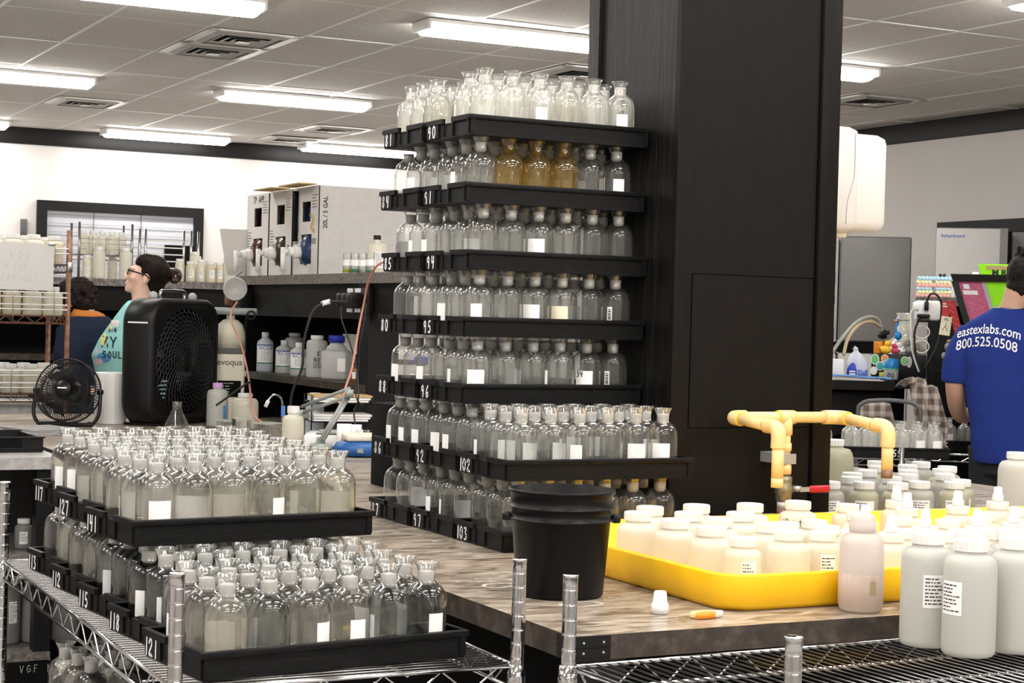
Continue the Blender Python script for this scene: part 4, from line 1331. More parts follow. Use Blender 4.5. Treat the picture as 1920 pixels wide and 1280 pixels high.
# ------------------------------------------------------------------ things on the bench riser
RX = 2.905
def carboy_box(y0, col_, label, top, flap=False, txt=None):
    w_, dp, h = .335, .44, .412
    t = thing('carboy_box', label, 'box', (RX, y0, 1.6365), 0, 'boxed carboys on the riser')
    b = MB()
    # front (-X) with two openings left out
    def hole_wall(b, holes):
        ys = [0, w_]
        zs = sorted({0, h} | {z for q in holes for z in (q[2], q[3])})
        for za, zb in zip(zs, zs[1:]):
            hs = [q for q in holes if q[2] <= za and q[3] >= zb]
            if hs:
                q = hs[0]
                b.box(0, .004, 0, q[0], za, zb).box(0, .004, q[1], w_, za, zb)
            else:
                b.box(0, .004, 0, w_, za, zb)
    hole_wall(b, [(.11, .225, .25, .345), (.09, .235, .05, .19)])
    b.build('front_panel', 'cardboard_white', t)
    b = MB()
    b.box(0, dp, 0, .004, 0, h).box(0, dp, w_ - .004, w_, 0, h).box(dp - .004, dp, .004, w_ - .004, 0, h).box(.004, dp - .004, .004, w_ - .004, 0, .004)
    b.build('side_panel', 'cardboard_grey', t)
    b = MB().box(0, dp, .0, w_ / 2 - .001, h, h + .004).box(0, dp, w_ / 2 + .001, w_, h, h + .004)
    b.build('top_flap', 'cardboard_white', t)
    b = MB()
    b.rbox(.03, dp - .02, .02, w_ - .02, .015, .36, .05)
    b.ball((.02, .165, .115), (.055, .082, .078), 16)
    bag = b.build('liner_bag', col_, t)
    if txt != 'none':
        MB().tube([(-.02, .165, .105), (-.062, .165, .105)], .030, 14).tube([(-.055, .165, .105), (-.085, .165, .105)], .022, 14).build('spigot_cap', 'cap_white', bag)
        MB().tube([(-.085, .165, .105), (-.118, .165, .105)], .013, 10).tube([(-.112, .165, .125), (-.112, .165, -.035 + .05)], .012, 10).build('spigot', 'cap_white', bag)
    b = MB()
    print_lines(b, plane((-.0006, .09, .37), (0, -1, 0), (0, 0, 1)), .075, 5, .014, .004, int(y0 * 100))
    print_lines(b, plane((-.0006, .32, .22), (0, -1, 0), (0, 0, 1)), .07, 6, .014, .004, int(y0 * 77))
    b.build('box_print', 'ink', t)
    return t
bx = carboy_box(7.715, 'navy_bag', 'largest nearest white carton holding a carboy with a blue spigot', 2.05)
lettering('20L / 5 GAL', .030, 'ink', bx, plane((.033, -.0008, .29), (0, 0, 1), (-1, 0, 0)), bold=.0006)
lettering('EA.M/6270', .026, 'ink', bx, plane((.402, -.0008, .10), (0, 0, 1), (-1, 0, 0)))
MB().box(-.09, -.004, .02, .315, .417, .424).build('torn_flap', 'cardboard_brown', bx)
pts = [(-.0008, .05, .20), (-.0008, .09, .22), (-.0008, .06, .26), (-.0008, .10, .28)]
MB().tube(pts, .008, 6).build('tape_scrap', 'cardboard_brown', bx)
MB().box(-.02, -.004, .27, .31, .16, .40).build('loose_flap', 'dark_void', bx)
lettering('10.0', .04, 'ink', bx, plane((-.0008, .065, .155), (0, -1, 0), (0, 0, 1)))
b2 = carboy_box(8.075, 'olive_bag', 'middle white carton with olive carboy and torn brown top flap', 2.04)
MB().box(-.10, -.004, .02, .30, .416, .421).build('torn_flap', 'cardboard_brown', b2)
lettering('ZN', .04, 'ink', b2, plane((-.0008, .05, .12), (0, 0, 1), (0, 1, 0)))
b3 = carboy_box(8.42, 'maroon_bag', 'farthest white carton with dark red carboy and scribbled side', 2.03)
lettering('TP  APP', .05, 'ink', b3, plane((-.0008, .16, .385), (0, -1, 0), (0, 0, 1)))
MB().quad((-.10, .34, .0), (-.002, .334, 0), (-.002, .334, .24), (-.14, .36, .24)).box(-.004, 0, .334, .336, 0, .24).build('bent_flap', 'cardboard_white', b3)
# white reagent bottle with black cap, beakers with colour solutions
def onx(px, py, X):
    r = ray(px, py); return CAM + r * (X / r.x)
jar_meshes('RB', .047, .178, .017, .020, 'hdpe', .42, 'black_plastic', .016)
p = atz(707, 507, 1.6365)
p = CAM + ray(707, 505) * 7.05
RBY = onx(706, 500, 3.06).y
jar('RB', (3.06, RBY, 1.6365), 'white round bottle with small black cap on the riser top', name='reagent_bottle', cat='bottle', lab=(CAMANG(Vector((3.06, RBY, 0))) + .3, .03, .10, .9, .047))
BK = MB().lathe([(0, 0), (.030, 0), (.033, .004), (.033, .088), (.0355, .092), (.0335, .091), (.0315, .086), (.0315, .005), (0, .004)], 18).mesh('beaker', 'glass')
for k, (x, y, m, lb) in enumerate([(2.92, onx(651, 500, 2.92).y, 'test_yellow', 'yellow'), (2.94, onx(665, 500, 2.94).y, 'test_green', 'dark green'), (2.98, onx(680, 500, 2.98).y, 'hdpe_cool', 'milky'), (2.96, onx(694, 500, 2.96).y, 'test_green', 'pale green')]):
    o = put('beaker', BK, None, (x, y, 1.6365)); o.scale = (.62, .62, 1.0)
    tag(o, f'small glass beaker with {lb} solution beside the black capped bottle', 'beaker', 'small beakers on the riser')
    MB().lathe([(0, .005), (.031, .006), (.031, .022 if k < 3 else .016), (0, .022 if k < 3 else .016)], 16).build('solution', m, o)
    MB().lathe([(.0334, .035), (.0334, .062)], 14).build('white_band', 'label_white', o)
# shelf bottles
ZS = 1.1505
def ricca(name, p, label, r=.043, h=.155, m='soap_white', big=False, capr=.0175, lowm='hdpe_dim'):
    t = thing(name, label, 'bottle', p, 0, 'reagent bottles on the riser shelf')
    MB().lathe([(0, 0), (r * .95, 0), (r, .006), (r, h * .70), (r * .92, h * .77), (r * .55, h * .83), (capr * .95, h * .86), (capr * .95, h), (0, h)], 20).build('body', m, t)
    MB().lathe([(capr, h - .026), (capr * 1.05, h - .026), (capr * 1.05, h), (0, h + .001)], 16).build('cap', 'cap_white', t)
    a = CAMANG(Vector(p))
    e = put('paper_label', label_patch('paper_label', 'label_white', 2.3, h * .22, h * .68, r + .0006, 10), t, (0, 0, 0), a)
    put('label_band', label_patch('label_band', 'ink_blue', 2.3, h * .665, h * .69, r + .001, 10), e)
    put('label_band', label_patch('label_band', 'ink_green', 2.3, h * .205, h * .235, r + .001, 10), e)
    me = font_mesh('RICCA', .026)
    vv = [(v.co.x, v.co.y) for v in me.vertices]
    for v, (x, y) in zip(me.vertices, vv):
        an = (x + .004) / r
        v.co = ((r + .0014) * cos(an), (r + .0014) * sin(an), h * .60 + y)
    me.materials.clear(); me.materials.append(MATS['ink_blue'])
    put('lettering', me, e)
    b = MB()
    for q in range(6):
        z = h * (.50 - .04 * q)
        a0 = -.5
        while a0 < .45:
            l = random.uniform(.06, .25)
            b.add([((r + .0012) * cos(x), (r + .0012) * sin(x), zz) for x, zz in ((a0, z), (a0 + l, z), (a0 + l, z + .0016), (a0, z + .0016))], [(0, 1, 2, 3)])
            a0 += l + .06
    b.build('label_print', 'ink', e)
    return t
def onx(px, py, X):
    r = ray(px, py); return CAM + r * (X / r.x)
def shelfp(px, X, z=ZS):
    r = ray(px, 700); q = CAM + r * (X / r.x)
    return (X, q.y, z)
ricca('reagent_bottle', shelfp(496, 2.955), 'white printed label bottle with blue band, leftmost on the riser shelf', .042, .20)
ricca('reagent_bottle', shelfp(532, 2.98), 'printed label bottle with blue band, second from left on the riser shelf', .044, .165, 'hdpe_dim')
ricca('reagent_bottle', shelfp(560, 2.95), 'printed label bottle with blue band, third from left on the riser shelf', .044, .16, 'hdpe_dim')
jar('V', shelfp(551, 3.10), 'plain translucent jug behind the printed label bottles on the riser shelf', name='plastic_jug', cat='jug')
o = jar('V', shelfp(593, 2.96), 'translucent jug with handwritten warning on the riser shelf', name='plastic_jug', cat='jug')
ca = CAMANG(o.location)
for q, (tx, z) in enumerate((('K', .115), ('NOT', .085), ('USE', .058))):
    hand(tx, .022, .003, 'ink', o, Matrix.Rotation(ca - o.rotation_euler.z, 4, 'Z') @ plane((.0512, .01, z), (0, 1, 0), (0, 0, 1)))
def square_jug(p, label, rot, m, capm, w_=.07, h=.21, txt=None):
    t = thing('square_jug', label, 'jug', p, rot)
    b = MB()
    b.rbox(-w_, w_, -w_ * .8, w_ * .8, 0, h * .66, .014)
    b.loft([((0, 0, h * .63), (w_ * .9, 0, 0), (0, w_ * .72, 0)), ((0, 0, h * .74), (w_ * .72, 0, 0), (0, w_ * .6, 0)), ((0, 0, h * .80), (w_ * .5, 0, 0), (0, w_ * .5, 0)), ((0, 0, h * .88), (w_ * .48, 0, 0), (0, w_ * .48, 0))], 18)
    b.build('body', m, t)
    MB().lathe([(0, h * .84), (w_ * .60, h * .84), (w_ * .60, h * .98), (w_ * .56, h), (0, h)], 18).build('cap', capm, t)
    return t
sj = square_jug(shelfp(630, 2.97), 'grey translucent square jug with a blue cap on the riser shelf', radians(-38), 'hdpe_dim', 'blue_plastic', .062, .205)
MB().box(.02, .058, -.0515, -.0502, .04, .10).build('paper_label', 'label_white', sj)
t = thing('amber_bottle', 'small amber dropper bottle at the near end of the riser shelf', 'bottle', shelfp(668, 2.93))
MB().lathe([(0, 0), (.021, 0), (.023, .004), (.023, .06), (.018, .07), (.010, .076), (.010, .085), (0, .085)], 16).build('body', 'amber', t)
MB().lathe([(.0115, .078), (.012, .10), (.006, .108), (.006, .125), (0, .128)], 14).build('dropper_cap', 'black_plastic', t)
put('paper_label', label_patch('paper_label', 'label_white', .8, .02, .05, .0236, 5), t, (0, 0, 0), CAMANG(t.location) - .5)
tag(MB().box(0, .004, -.05, .05, 0, .21).build('white_card', 'paper', None, (3.10, shelfp(656, 3.10)[1], ZS + .0005), .5), 'white card standing behind the blue capped jug', 'card')
# blue capped bottle standing behind the tray stack
fz = square_jug((2.30, 5.15, .911 + .265), 'grey bottle with blue cap and F label, behind the left side of the tray stack', radians(-30), 'hdpe_dim', 'blue_plastic', .038, .15)
bs = thing('carton', 'dark carton on the island behind the tray stack', 'box', (2.30, 5.15, .911))
MB().rbox(-.12, .14, -.09, .11, 0, .2645, .004).build('body', 'dark_void', bs)
e = MB().box(-.030, .034, -.0318, -.0306, .022, .085).build('paper_label', 'label_white', fz)
lettering('F', .03, 'ink_blue', e, plane((-.018, -.0322, .068), (1, 0, 0), (0, 0, 1)), bold=.001)
b = MB(); print_lines(b, plane((-.004, -.0322, .074), (1, 0, 0), (0, 0, 1)), .035, 7, .008, .002, 5); b.build('label_print', 'ink', e)
# power outlet with plugs and cords on the riser fascia
fX = 2.90
def fpt(px, py): return onx(px, py, fX - .004)
p = fpt(672, 563)
t = thing('power_outlet', 'black outlet box with plugs and adapters on the riser fascia', 'outlet', (fX, p.y, p.z))
MB().rbox(-.03, 0, -.17, .06, -.055, .055, .005).build('outlet_box', 'black_plastic', t)
for y, m in ((.03, 'black_plastic'), (-.03, 'black_plastic'), (-.09, 'black_plastic')):
    MB().rbox(-.09, -.03, y - .026, y + .026, -.03, .03, .008).build('plug', m, t)
for y in (.03, -.06):
    MB().box(-.034, -.03, y - .03, y + .03, .034, .052).build('label_strip', 'label_white', t)
    MB().box(-.034, -.03, y - .03, y + .03, -.052, -.036).build('label_strip', 'label_white', t)
p = fpt(462, 562)
t = thing('power_outlet', 'black outlet box at the far end of the riser fascia', 'outlet', (fX, p.y, p.z))
MB().rbox(-.07, 0, -.10, .05, -.055, .055, .006).build('outlet_box', 'black_plastic', t)
MB().rbox(-.11, -.07, -.02, .04, -.03, .03, .008).build('plug', 'rust', t)
def cord(pts, r, m, label, name='power_cable', d=None):
    P = [at(*q) for q in pts]
    return tag(MB().tube(spline(P, 8), r, 8).build(name, m), label, 'cord')
D = 7.42
cord([(652, 566, 7.40), (630, 565, 7.38), (607, 568, 7.36), (585, 588, 7.36), (570, 640, 7.36), (566, 690, 7.36), (548, 735, 7.38), (542, 790, 7.42), (541, 815, 7.45)], .0055, 'cord_black', 'thick black cord drooping from the outlet across the riser shelf')
MB().tube([at(618, 565, 7.375), at(604, 569, 7.355)], .011, 10).build('cord_tag', 'cap_white', bpy.data.objects['power_cable'])
cord([(640, 575, 7.32), (641, 600, 7.30), (655, 640, 7.28), (668, 690, 7.25), (672, 745, 7.2), (664, 770, 7.2), (668, 800, 7.1), (684, 825, 7.0)], .0035, 'cord_black', 'thin black cord hanging from the outlet down to the counter')
cord([(687, 568, 7.3), (683, 600, 7.28), (674, 650, 7.26), (673, 680, 7.26), (667, 740, 7.22), (680, 760, 7.2)], .0028, 'cord_black', 'thin black cord beside the coral tubing')
cord([(727, 488, 6.6), (705, 500, 6.8), (690, 530, 7.1), (682, 570, 7.22), (672, 620, 7.24), (660, 690, 7.22), (650, 720, 7.2), (640, 750, 7.15), (628, 785, 7.1)], .0045, 'coral', 'coral red tubing hanging from the riser top to the counter', 'tubing')
cord([(445, 565, 8.4), (434, 585, 8.4), (435, 605, 8.35), (450, 640, 8.3), (463, 690, 8.2), (470, 740, 8.1), (472, 765, 8.0), (482, 785, 7.9), (500, 795, 7.8), (520, 800, 7.6)], .0045, 'coral', 'coral red tubing hanging beside the water purifier', 'tubing')
cord([(405, 760, 8.0), (430, 742, 8.0), (458, 722, 8.0), (470, 715, 8.2)], .005, 'cord_black', 'short black cord between the box fan and the purifier')
# funnel lid hung by the far end of the riser
p = at(441, 541, 8.75)
t = thing('hanging_lid', 'round white plastic lid hanging at the far end of the riser', 'lid', p, face(441))
MB().lathe([(0, 0), (.05, 0), (.058, .003), (.060, .010), (.052, .012), (.048, .005), (0, .004)], 24, Matrix.Rotation(pi / 2, 4, 'X')).build('disc', 'hdpe_dim', t)
MB().tube([(0, 0, .058), (.03, .02, .085)], .003, 6).build('hook', 'dark_grey', t)
# ------------------------------------------------------------------ fans
T0 = at(318, 792, 8.40)
t = thing('box_fan', 'large black box fan with swirled grille on the island', 'fan', (T0.x, T0.y, .911), radians(40))
W, H, DP = .285, .595, .17
def rr2(w, h, z0, r, y, n=6):
    out = []
    for cx, cz, a in ((w - r, z0 + h - r, 0), (-w + r, z0 + h - r, pi / 2), (-w + r, z0 + r, pi), (w - r, z0 + r, 1.5 * pi)):
        for k in range(n + 1):
            q = a + pi / 2 * k / n
            out.append((cx + r * cos(q), y, cz + r * sin(q)))
    return out
b = MB()
rs_ = [rr2(W - .012, H - .03, .015, .10, DP / 2), rr2(W, H, 0, .11, DP / 2 - .02), rr2(W, H, 0, .11, -DP / 2 + .02), rr2(W - .012, H - .03, .015, .10, -DP / 2), rr2(W - .045, H - .09, .045, .10, -DP / 2 + .004), rr2(W - .045, H - .09, .045, .10, DP / 2 - .004), ]
n = len(rs_[0])
b.add([p for r in rs_ for p in r], [(i * n + k, i * n + (k + 1) % n, ((i + 1) % 6) * n + (k + 1) % n, ((i + 1) % 6) * n + k) for i in range(6) for k in range(n)], True)
b.build('housing', 'black_plastic', t)
gz = H / 2
def corner_plate(y):
    b = MB()
    n = 48
    vs = []
    for k in range(n):
        a = 2 * pi * k / n
        c_, s_ = cos(a), sin(a)
        q = min((W - .02) / max(abs(c_), 1e-6), (H / 2 - .02) / max(abs(s_), 1e-6), .345)
        vs += [(.248 * c_, y, gz + .248 * s_), (q * c_, y, gz + q * s_)]
    b.add(vs, [(2 * k, 2 * k + 1, 2 * ((k + 1) % n) + 1, 2 * ((k + 1) % n)) for k in range(n)])
    b.build('corner_plate', 'black_plastic', t)
corner_plate(-DP / 2 + .004); corner_plate(DP / 2 - .004)
b = MB()
for k in range(10):
    r = .05 + .0205 * k
    b.tube([(r * cos(a), -DP / 2 - .012 + .018 * (r / .24) ** 2, gz + r * sin(a)) for a in [2 * pi * q / 36 for q in range(36)]], .0022, 4, closed=True)
b.build('grille_rings', 'grille_black', t)
sw = MB()
pts = []
for q in range(9):
    f = q / 8
    r = .05 + .20 * f
    a = .9 * f ** 1.1
    pts.append((r * cos(a), -DP / 2 - .013 + .018 * (r / .24) ** 2, r * sin(a)))
sm_ = MB().tube(pts, .0024, 4).mesh('grille_bar', 'grille_black')
for k in range(40):
    o = put('grille_bar', sm_, t, (0, 0, gz)); o.rotation_euler = (0, 2 * pi * k / 40, 0)
MB().lathe([(0, -.004), (.05, -.002), (.056, .004), (.056, .010)], 24, Matrix.Translation((0, -DP / 2 - .014, gz)) @ Matrix.Rotation(-pi / 2, 4, 'X')).build('hub', 'black_plastic', t)
bl = MB()
vs = [(.04, -.02, -.05), (.16, -.035, -.15), (.235, -.03, -.06), (.235, .03, .09), (.04, .02, .05)]
bl.add(vs, [(0, 1, 2, 3, 4)], False)
bl = bl.mesh('blade', 'black_plastic')
for k in range(5):
    o = put('blade', bl, t, (0, .01, gz)); o.rotation_euler = (0, 2 * pi * k / 5, 0)
for k in range(24):
    z = gz - .23 + .02 * k
    hw = sqrt(max(.248 ** 2 - (z - gz) ** 2, .0004))
    MB().tube([(-hw, DP / 2 - .004, z), (hw, DP / 2 - .004, z)], .0075, 5).build('rear_bar', 'black_plastic', t)
MB().lathe([(0, 0), (.09, 0), (.09, .06), (0, .07)], 20, Matrix.Translation((0, DP / 2 - .01, gz)) @ Matrix.Rotation(pi / 2, 4, 'X')).build('motor', 'black_plastic', t)
MB().box(-W - .001, -W + .01, -.06, .05, H * .80, H * .812).build('reflective_strip', 'label_white', t)
hd = MB().tube(spline([(-.10, 0, H - .002), (-.10, 0, H + .028), (-.07, 0, H + .038), (.07, 0, H + .038), (.10, 0, H + .028), (.10, 0, H - .002)], 5), .008, 8)
hd.build('handle', 'chrome', t)
for x in (-.16, .17): MB().ball((x, 0, H + .01), (.022, .022, .022), 12).build('knob', 'grey_machine', t)
for x in (-.2, .2): MB().box(x - .03, x + .03, -.1, .1, .0005, .012).build('foot', 'black_plastic', t)
# round desk fan
p = at(128, 733, 8.05)
t = thing('desk_fan', 'small round black desk fan on a bent tube stand', 'fan', (p.x, p.y, .911), face(128) + radians(-22))
cz, R_ = p.z - .911, .142
TM = Matrix.Translation((0, 0, cz)) @ Matrix.Rotation(radians(-14), 4, 'X')
b = MB()
def ringp(r, y, n=40): return [TM @ Vector((r * cos(2 * pi * k / n), y, r * sin(2 * pi * k / n))) for k in range(n)]
for y in (-.035, .035): b.tube(ringp(R_, y), .0042, 6, closed=True)
b.tube(ringp(R_ * .78, -.052), .002, 5, closed=True)
b.tube(ringp(R_ * .55, -.062), .002, 5, closed=True)
b.build('cage_rings', 'black_plastic', t)
sp = MB().tube([(.035, -.068, 0), (.08, -.062, .0), (.118, -.048, 0), (.138, -.03, 0), (.143, 0, 0), (.141, .034, 0), (.11, .05, 0), (.05, .056, 0)], .0016, 4).mesh('spoke', 'black_plastic')
for k in range(72):
    o = put('spoke', sp, t)
    o.matrix_local = TM @ Matrix.Rotation(2 * pi * k / 72, 4, 'Y')
MB().lathe([(0, -.006), (.036, -.004), (.040, .006), (.040, .012)], 24, TM @ Matrix.Translation((0, -.068, 0)) @ Matrix.Rotation(-pi / 2, 4, 'X')).build('hub', 'black_plastic', t)
MB().lathe([(0, 0), (.045, 0), (.045, .07), (0, .08)], 20, TM @ Matrix.Translation((0, .04, 0)) @ Matrix.Rotation(-pi / 2, 4, 'X')).build('motor', 'black_plastic', t)
bm_ = MB()
vs = []
for q in range(7):
    r = .03 + .10 * q / 6
    for s in (-1, 1):
        a = s * (.25 + .35 * q / 6)
        vs.append((r * cos(a), -.02 * s * (.4 + q / 8), r * sin(a)))
bm_.add(vs, [(2 * q, 2 * q + 2, 2 * q + 3, 2 * q + 1) for q in range(6)], True)
bm_ = bm_.mesh('blade', 'black_plastic')
for k in range(3):
    o = put('blade', bm_, t); o.matrix_local = TM @ Matrix.Rotation(2 * pi * k / 3, 4, 'Y')
M_ = TM @ plane((0, -.0755, 0), (1, 0, 0), (0, 0, 1))
b = MB(); b.add([M_ @ Vector(q) for q in ((-.022, -.003, 0), (.022, -.003, 0), (.022, .003, 0), (-.022, .003, 0))], [(0, 1, 2, 3)]); b.build('badge', 'white_marker', t)
MB().tube(spline([(-R_ - .012, 0, cz), (-R_ - .014, -.02, .06), (-.13, -.03, .012), (-.10, -.035, .009), (.10, -.035, .009), (.13, -.03, .012), (R_ + .014, -.02, .06), (R_ + .012, 0, cz)], 6), .009, 8).build('stand', 'black_plastic', t)
MB().tube([(.10, -.03, .012), (.06, .12, .009)], .006, 6).tube([(-.10, -.03, .012), (-.06, .12, .009)], .006, 6).build('rear_leg', 'black_plastic', t)
for s in (-1, 1): MB().tube([(s * (R_ - .002), 0, cz), (s * (R_ + .022), 0, cz)], .012, 10).build('pivot_knob', 'black_plastic', t)
# paper roll behind the fans
p = atz(216, 796, .911)
t = thing('paper_roll', 'roll of white paper towels between the two fans', 'paper roll', (p.x, p.y + .10, .911))
MB().lathe([(.02, 0), (.073, 0), (.075, .003), (.074, .12), (.0745, .237), (.073, .24), (.02, .24)], 28).build('roll', 'paper', t)
vs = []
b = MB()
for k in range(6):
    a = -2.2 + .12 * k
    vs += [((.0765 + .012 * k / 5) * cos(a), (.0765 + .012 * k / 5) * sin(a), 0.001), ((.0765 + .006 * k / 5) * cos(a), (.0765 + .006 * k / 5) * sin(a), .238)]
b.add(vs, [(2 * k, 2 * k + 2, 2 * k + 3, 2 * k + 1) for k in range(5)], True); b.build('loose_sheet', 'paper', t)
# Erlenmeyer flask in front of the box fan
p = atz(322, 797, .911)
t = thing('flask', 'empty conical glass flask in front of the box fan', 'flask', (p.x - .05, p.y - .25, .911))
MB().lathe([(0, .001), (.055, 0), (.060, .006), (.055, .02), (.024, .085), (.021, .10), (.021, .118), (.025, .124), (.023, .124), (.018, .116), (.018, .10)], 22).build('body', 'glass_body', t)
# ------------------------------------------------------------------ clutter on the island
def onc(px, d, z=.911):
    """point on a surface at height z straight below pixel column px at depth d"""
    p = at(px, 700, d); return Vector((p.x, p.y, z))
jar_meshes('P1', .050, .205, .024, .022, 'hdpe_cool', .3, 'lilac_cap')
jar_meshes('P2', .062, .165, .034, .016, 'hdpe', .3)
o = jar('P1', onc(409, 8.25), 'white bottle with a lilac cap and blue tag beside the box fan', name='plastic_bottle', cat='bottle')
put('tag', label_patch('tag', 'folder_blue', .35, .04, .10, .0506, 3), o, (0, 0, 0), CAMANG(o.location) + .75 - o.rotation_euler.z)
jar('P2', onc(461, 8.15), 'round white wide jar in front of the water purifier', name='plastic_bottle', cat='jar')
# water purifier
p = onc(430, 8.75)
t = thing('water_purifier', 'beige domed water purifier with dark display behind the white jars', 'appliance', p, face(430))
MB().rbox(-.075, .075, -.07, .08, 0, .335, .012).build('body', 'cream_plastic', t)
MB().box(-.076, .076, -.073, .08, .335, .36).build('band', 'dark_grey', t)
MB().loft([((0, 0, .36), (.075, 0, 0), (0, .072, 0)), ((0, 0, .43), (.074, 0, 0), (0, .07, 0)), ((0, 0, .475), (.062, 0, 0), (0, .06, 0)), ((0, 0, .500), (.035, 0, 0), (0, .034, 0)), ((0, 0, .505), (.004, 0, 0), (0, .004, 0))], 24).build('dome', 'cream_plastic', t)
e = MB().box(-.056, .058, -.0725, -.069, .12, .20).build('display_panel', 'dark_void', t)
b = MB(); print_lines(b, plane((-.045, -.0732, .185), (1, 0, 0), (0, 0, 1)), .09, 5, .014, .004, 9); b.build('display_print', 'grey_machine', e)
lettering('evoqua', .043, 'dark_grey', t, plane((0, -.0712, .29), (1, 0, 0), (0, 0, 1)), bold=.0005)
MB().rbox(-.10, .13, -.05, .03, .525, .56, .008).build('arm', 'lamp_grey', t)
MB().box(-.02, .02, -.03, .02, .50, .53).build('arm_neck', 'lamp_grey', t)
MB().tube([(.10 + .02 * cos(a), -.055, .525 + .02 * sin(a)) for a in [2 * pi * k / 14 for k in range(14)]], .005, 6, closed=True).build('hose_coil', 'black_plastic', t)
# acrylic boxes
def acrylic(px, d, label, w_, h, rot=.2):
    t = thing('clear_box', label, 'box', onc(px, d), rot, 'clear boxes by the jars')
    b = MB()
    b.box(-w_, w_, -.04, -.037, 0, h).box(-w_, w_, .037, .04, 0, h).box(-w_, -w_ + .003, -.037, .037, 0, h).box(w_ - .003, w_, -.037, .037, 0, h).box(-w_, w_, -.037, .037, 0, .003)
    b.build('shell', 'glass_body', t)
    rr_ = MB()
    for y in (-.04, .04): rr_.box(-w_ - .002, w_ + .002, y - .003, y + .003, h - .004, h + .002)
    for x in (-w_, w_): rr_.box(x - .003, x + .003, -.04, .04, h - .004, h + .002)
    rr_.build('rim', 'hdpe_cool', t)
    return t
acrylic(430, 7.95, 'low clear plastic box in front of the white jars', .042, .05)
acrylic(455, 7.75, 'clear plastic box with taller sides right of the low one', .035, .075, -.1)
acrylic(505, 7.45, 'clear plastic box left of the white squeeze bottle', .045, .075, .3)
# white bottle, blue-grey bottle
jar_meshes('Q1', .045, .160, .0255, .028, 'hdpe', .3)
jar_meshes('Q2', .040, .200, .024, .030, 'soap_white', .3)
jar('Q1', onc(552, 7.25), 'plain white bottle standing behind the cart bottles, left of the lamp arm', name='plastic_bottle', cat='bottle')
jar('Q2', onc(592, 7.62), 'translucent bluish bottle behind the lamp arm', name='plastic_bottle', cat='bottle')
# jointed lamp arm
t = thing('desk_lamp', 'grey jointed lamp arm folded over the counter', 'lamp', onc(604, 7.05), 0)
base = Vector(t.location)
def rel(px, py, d): return at(px, py, d) - base
MB().lathe([(0, 0), (.05, 0), (.05, .02), (.02, .028), (.015, .05), (0, .05)], 20).build('base', 'lamp_grey', t)
for dd in (0, 1):
    MB().tube([rel(600 + 6 * dd, 826, 7.02), rel(652 + 6 * dd, 738, 7.10)], .0075, 8).build('lower_arm', 'lamp_grey', t)
    MB().tube([rel(655, 728 + 14 * dd, 7.10), rel(566, 762 + 12 * dd, 7.35)], .0075, 8).build('upper_arm', 'lamp_grey', t)
MB().tube([rel(655, 730, 7.07), rel(655, 745, 7.07)], .018, 12).build('joint', 'lamp_grey', t)
MB().tube([rel(600, 826, 7.02), (0, 0, .04)], .012, 8).build('stem', 'lamp_grey', t)
MB().loft([(rel(566, 768, 7.35), (.02, 0, 0), (0, .02, 0)), (rel(560, 778, 7.38), (.045, 0, 0), (0, .045, 0)), (rel(558, 783, 7.38), (.05, 0, 0), (0, .05, 0))], 18).build('shade', 'lamp_grey', t)
# balance, papers, wire letter tray
t = thing('balance', 'low white laboratory balance under the lamp arm', 'balance', onc(622, 7.25), radians(-25))
MB().rbox(-.10, .10, -.12, .12, 0, .055, .012).build('body', 'white_paint', t)
MB().box(-.05, .05, -.115, -.07, .0552, .058).build('display', 'dark_grey', t)
MB().lathe([(0, .055), (.05, .055), (.05, .064), (0, .065)], 24, Matrix.Translation((0, .035, 0))).build('pan', 'steel_grey', t)
t = thing('letter_tray', 'black wire letter tray full of papers under the riser shelf', 'tray', onc(636, 7.5), -.2)
for k, z in enumerate((.0, .085, .165)):
    b = MB()
    for y in (-.10, .10): b.tube([(-.13, y, z + .004), (.13, y, z + .004)], .003, 5)
    for x in (-.13, -.065, 0, .065, .13): b.tube([(x, -.10, z + .004), (x, .10, z + .004)], .002, 5)
    b.build('wire_level', 'black_plastic', t)
    for q in range(3):
        MB().box(-.12, .11 + .01 * q, -.105 + .004 * q, .09, z + .008 + q * .010, z + .016 + q * .010).build('paper_stack', ['paper', 'paper', 'cardboard_brown'][q] if k == 2 else 'paper', t)
for x in (-.13, .13):
    for y in (-.1, .1): MB().tube([(x, y, 0), (x, y, .20)], .003, 5).build('upright', 'black_plastic', t)
for k, (px, d, w_, h, lb) in enumerate([(648, 6.90, .030, .115, 'white paper pouch standing at the foot of the lamp arm'), (668, 6.95, .028, .11, 'white paper pouch left of the dark glass cylinder')]):
    t = thing('paper_pouch', lb, 'pouch', onc(px, d), -.4)
    MB().loft([((0, 0, 0), (w_, 0, 0), (0, .016, 0)), ((0, 0, h * .6), (w_, 0, 0), (0, .013, 0)), ((0, 0, h), (w_ * .95, 0, 0), (0, .003, 0))], 14).build('pouch', 'paper', t)
    MB().loft([((0, -.0155, h * .45), (w_ * .4, 0, 0), (0, 0, .012)), ((0, -.0165, h * .45), (w_ * .4, 0, 0), (0, 0, .012))], 12).build('print_patch', 'coral', t)
t = thing('glass_cylinder', 'short clear glass cylinder beside the riser post', 'beaker', onc(683, 6.95))
MB().lathe([(0, 0), (.026, 0), (.028, .004), (.028, .085), (.031, .09), (.027, .088), (.0265, .005), (0, .004)], 18).build('body', 'glass_body', t)
t = thing('faucet', 'thin chrome gooseneck spout under the riser shelf', 'faucet', onc(531, 7.9))
MB().tube(spline([(0, 0, 0), (0, 0, .13), (-.012, 0, .165), (-.04, 0, .175), (-.062, 0, .155), (-.072, 0, .135)], 6), .005, 8).build('spout', 'chrome', t)
MB().tube([(-.066, 0, .148), (-.080, 0, .120)], .009, 10).build('tip', 'cap_white', t)
MB().box(-.008, .010, -.012, -.006, .08, .125).build('blue_tag', 'folder_blue', t)
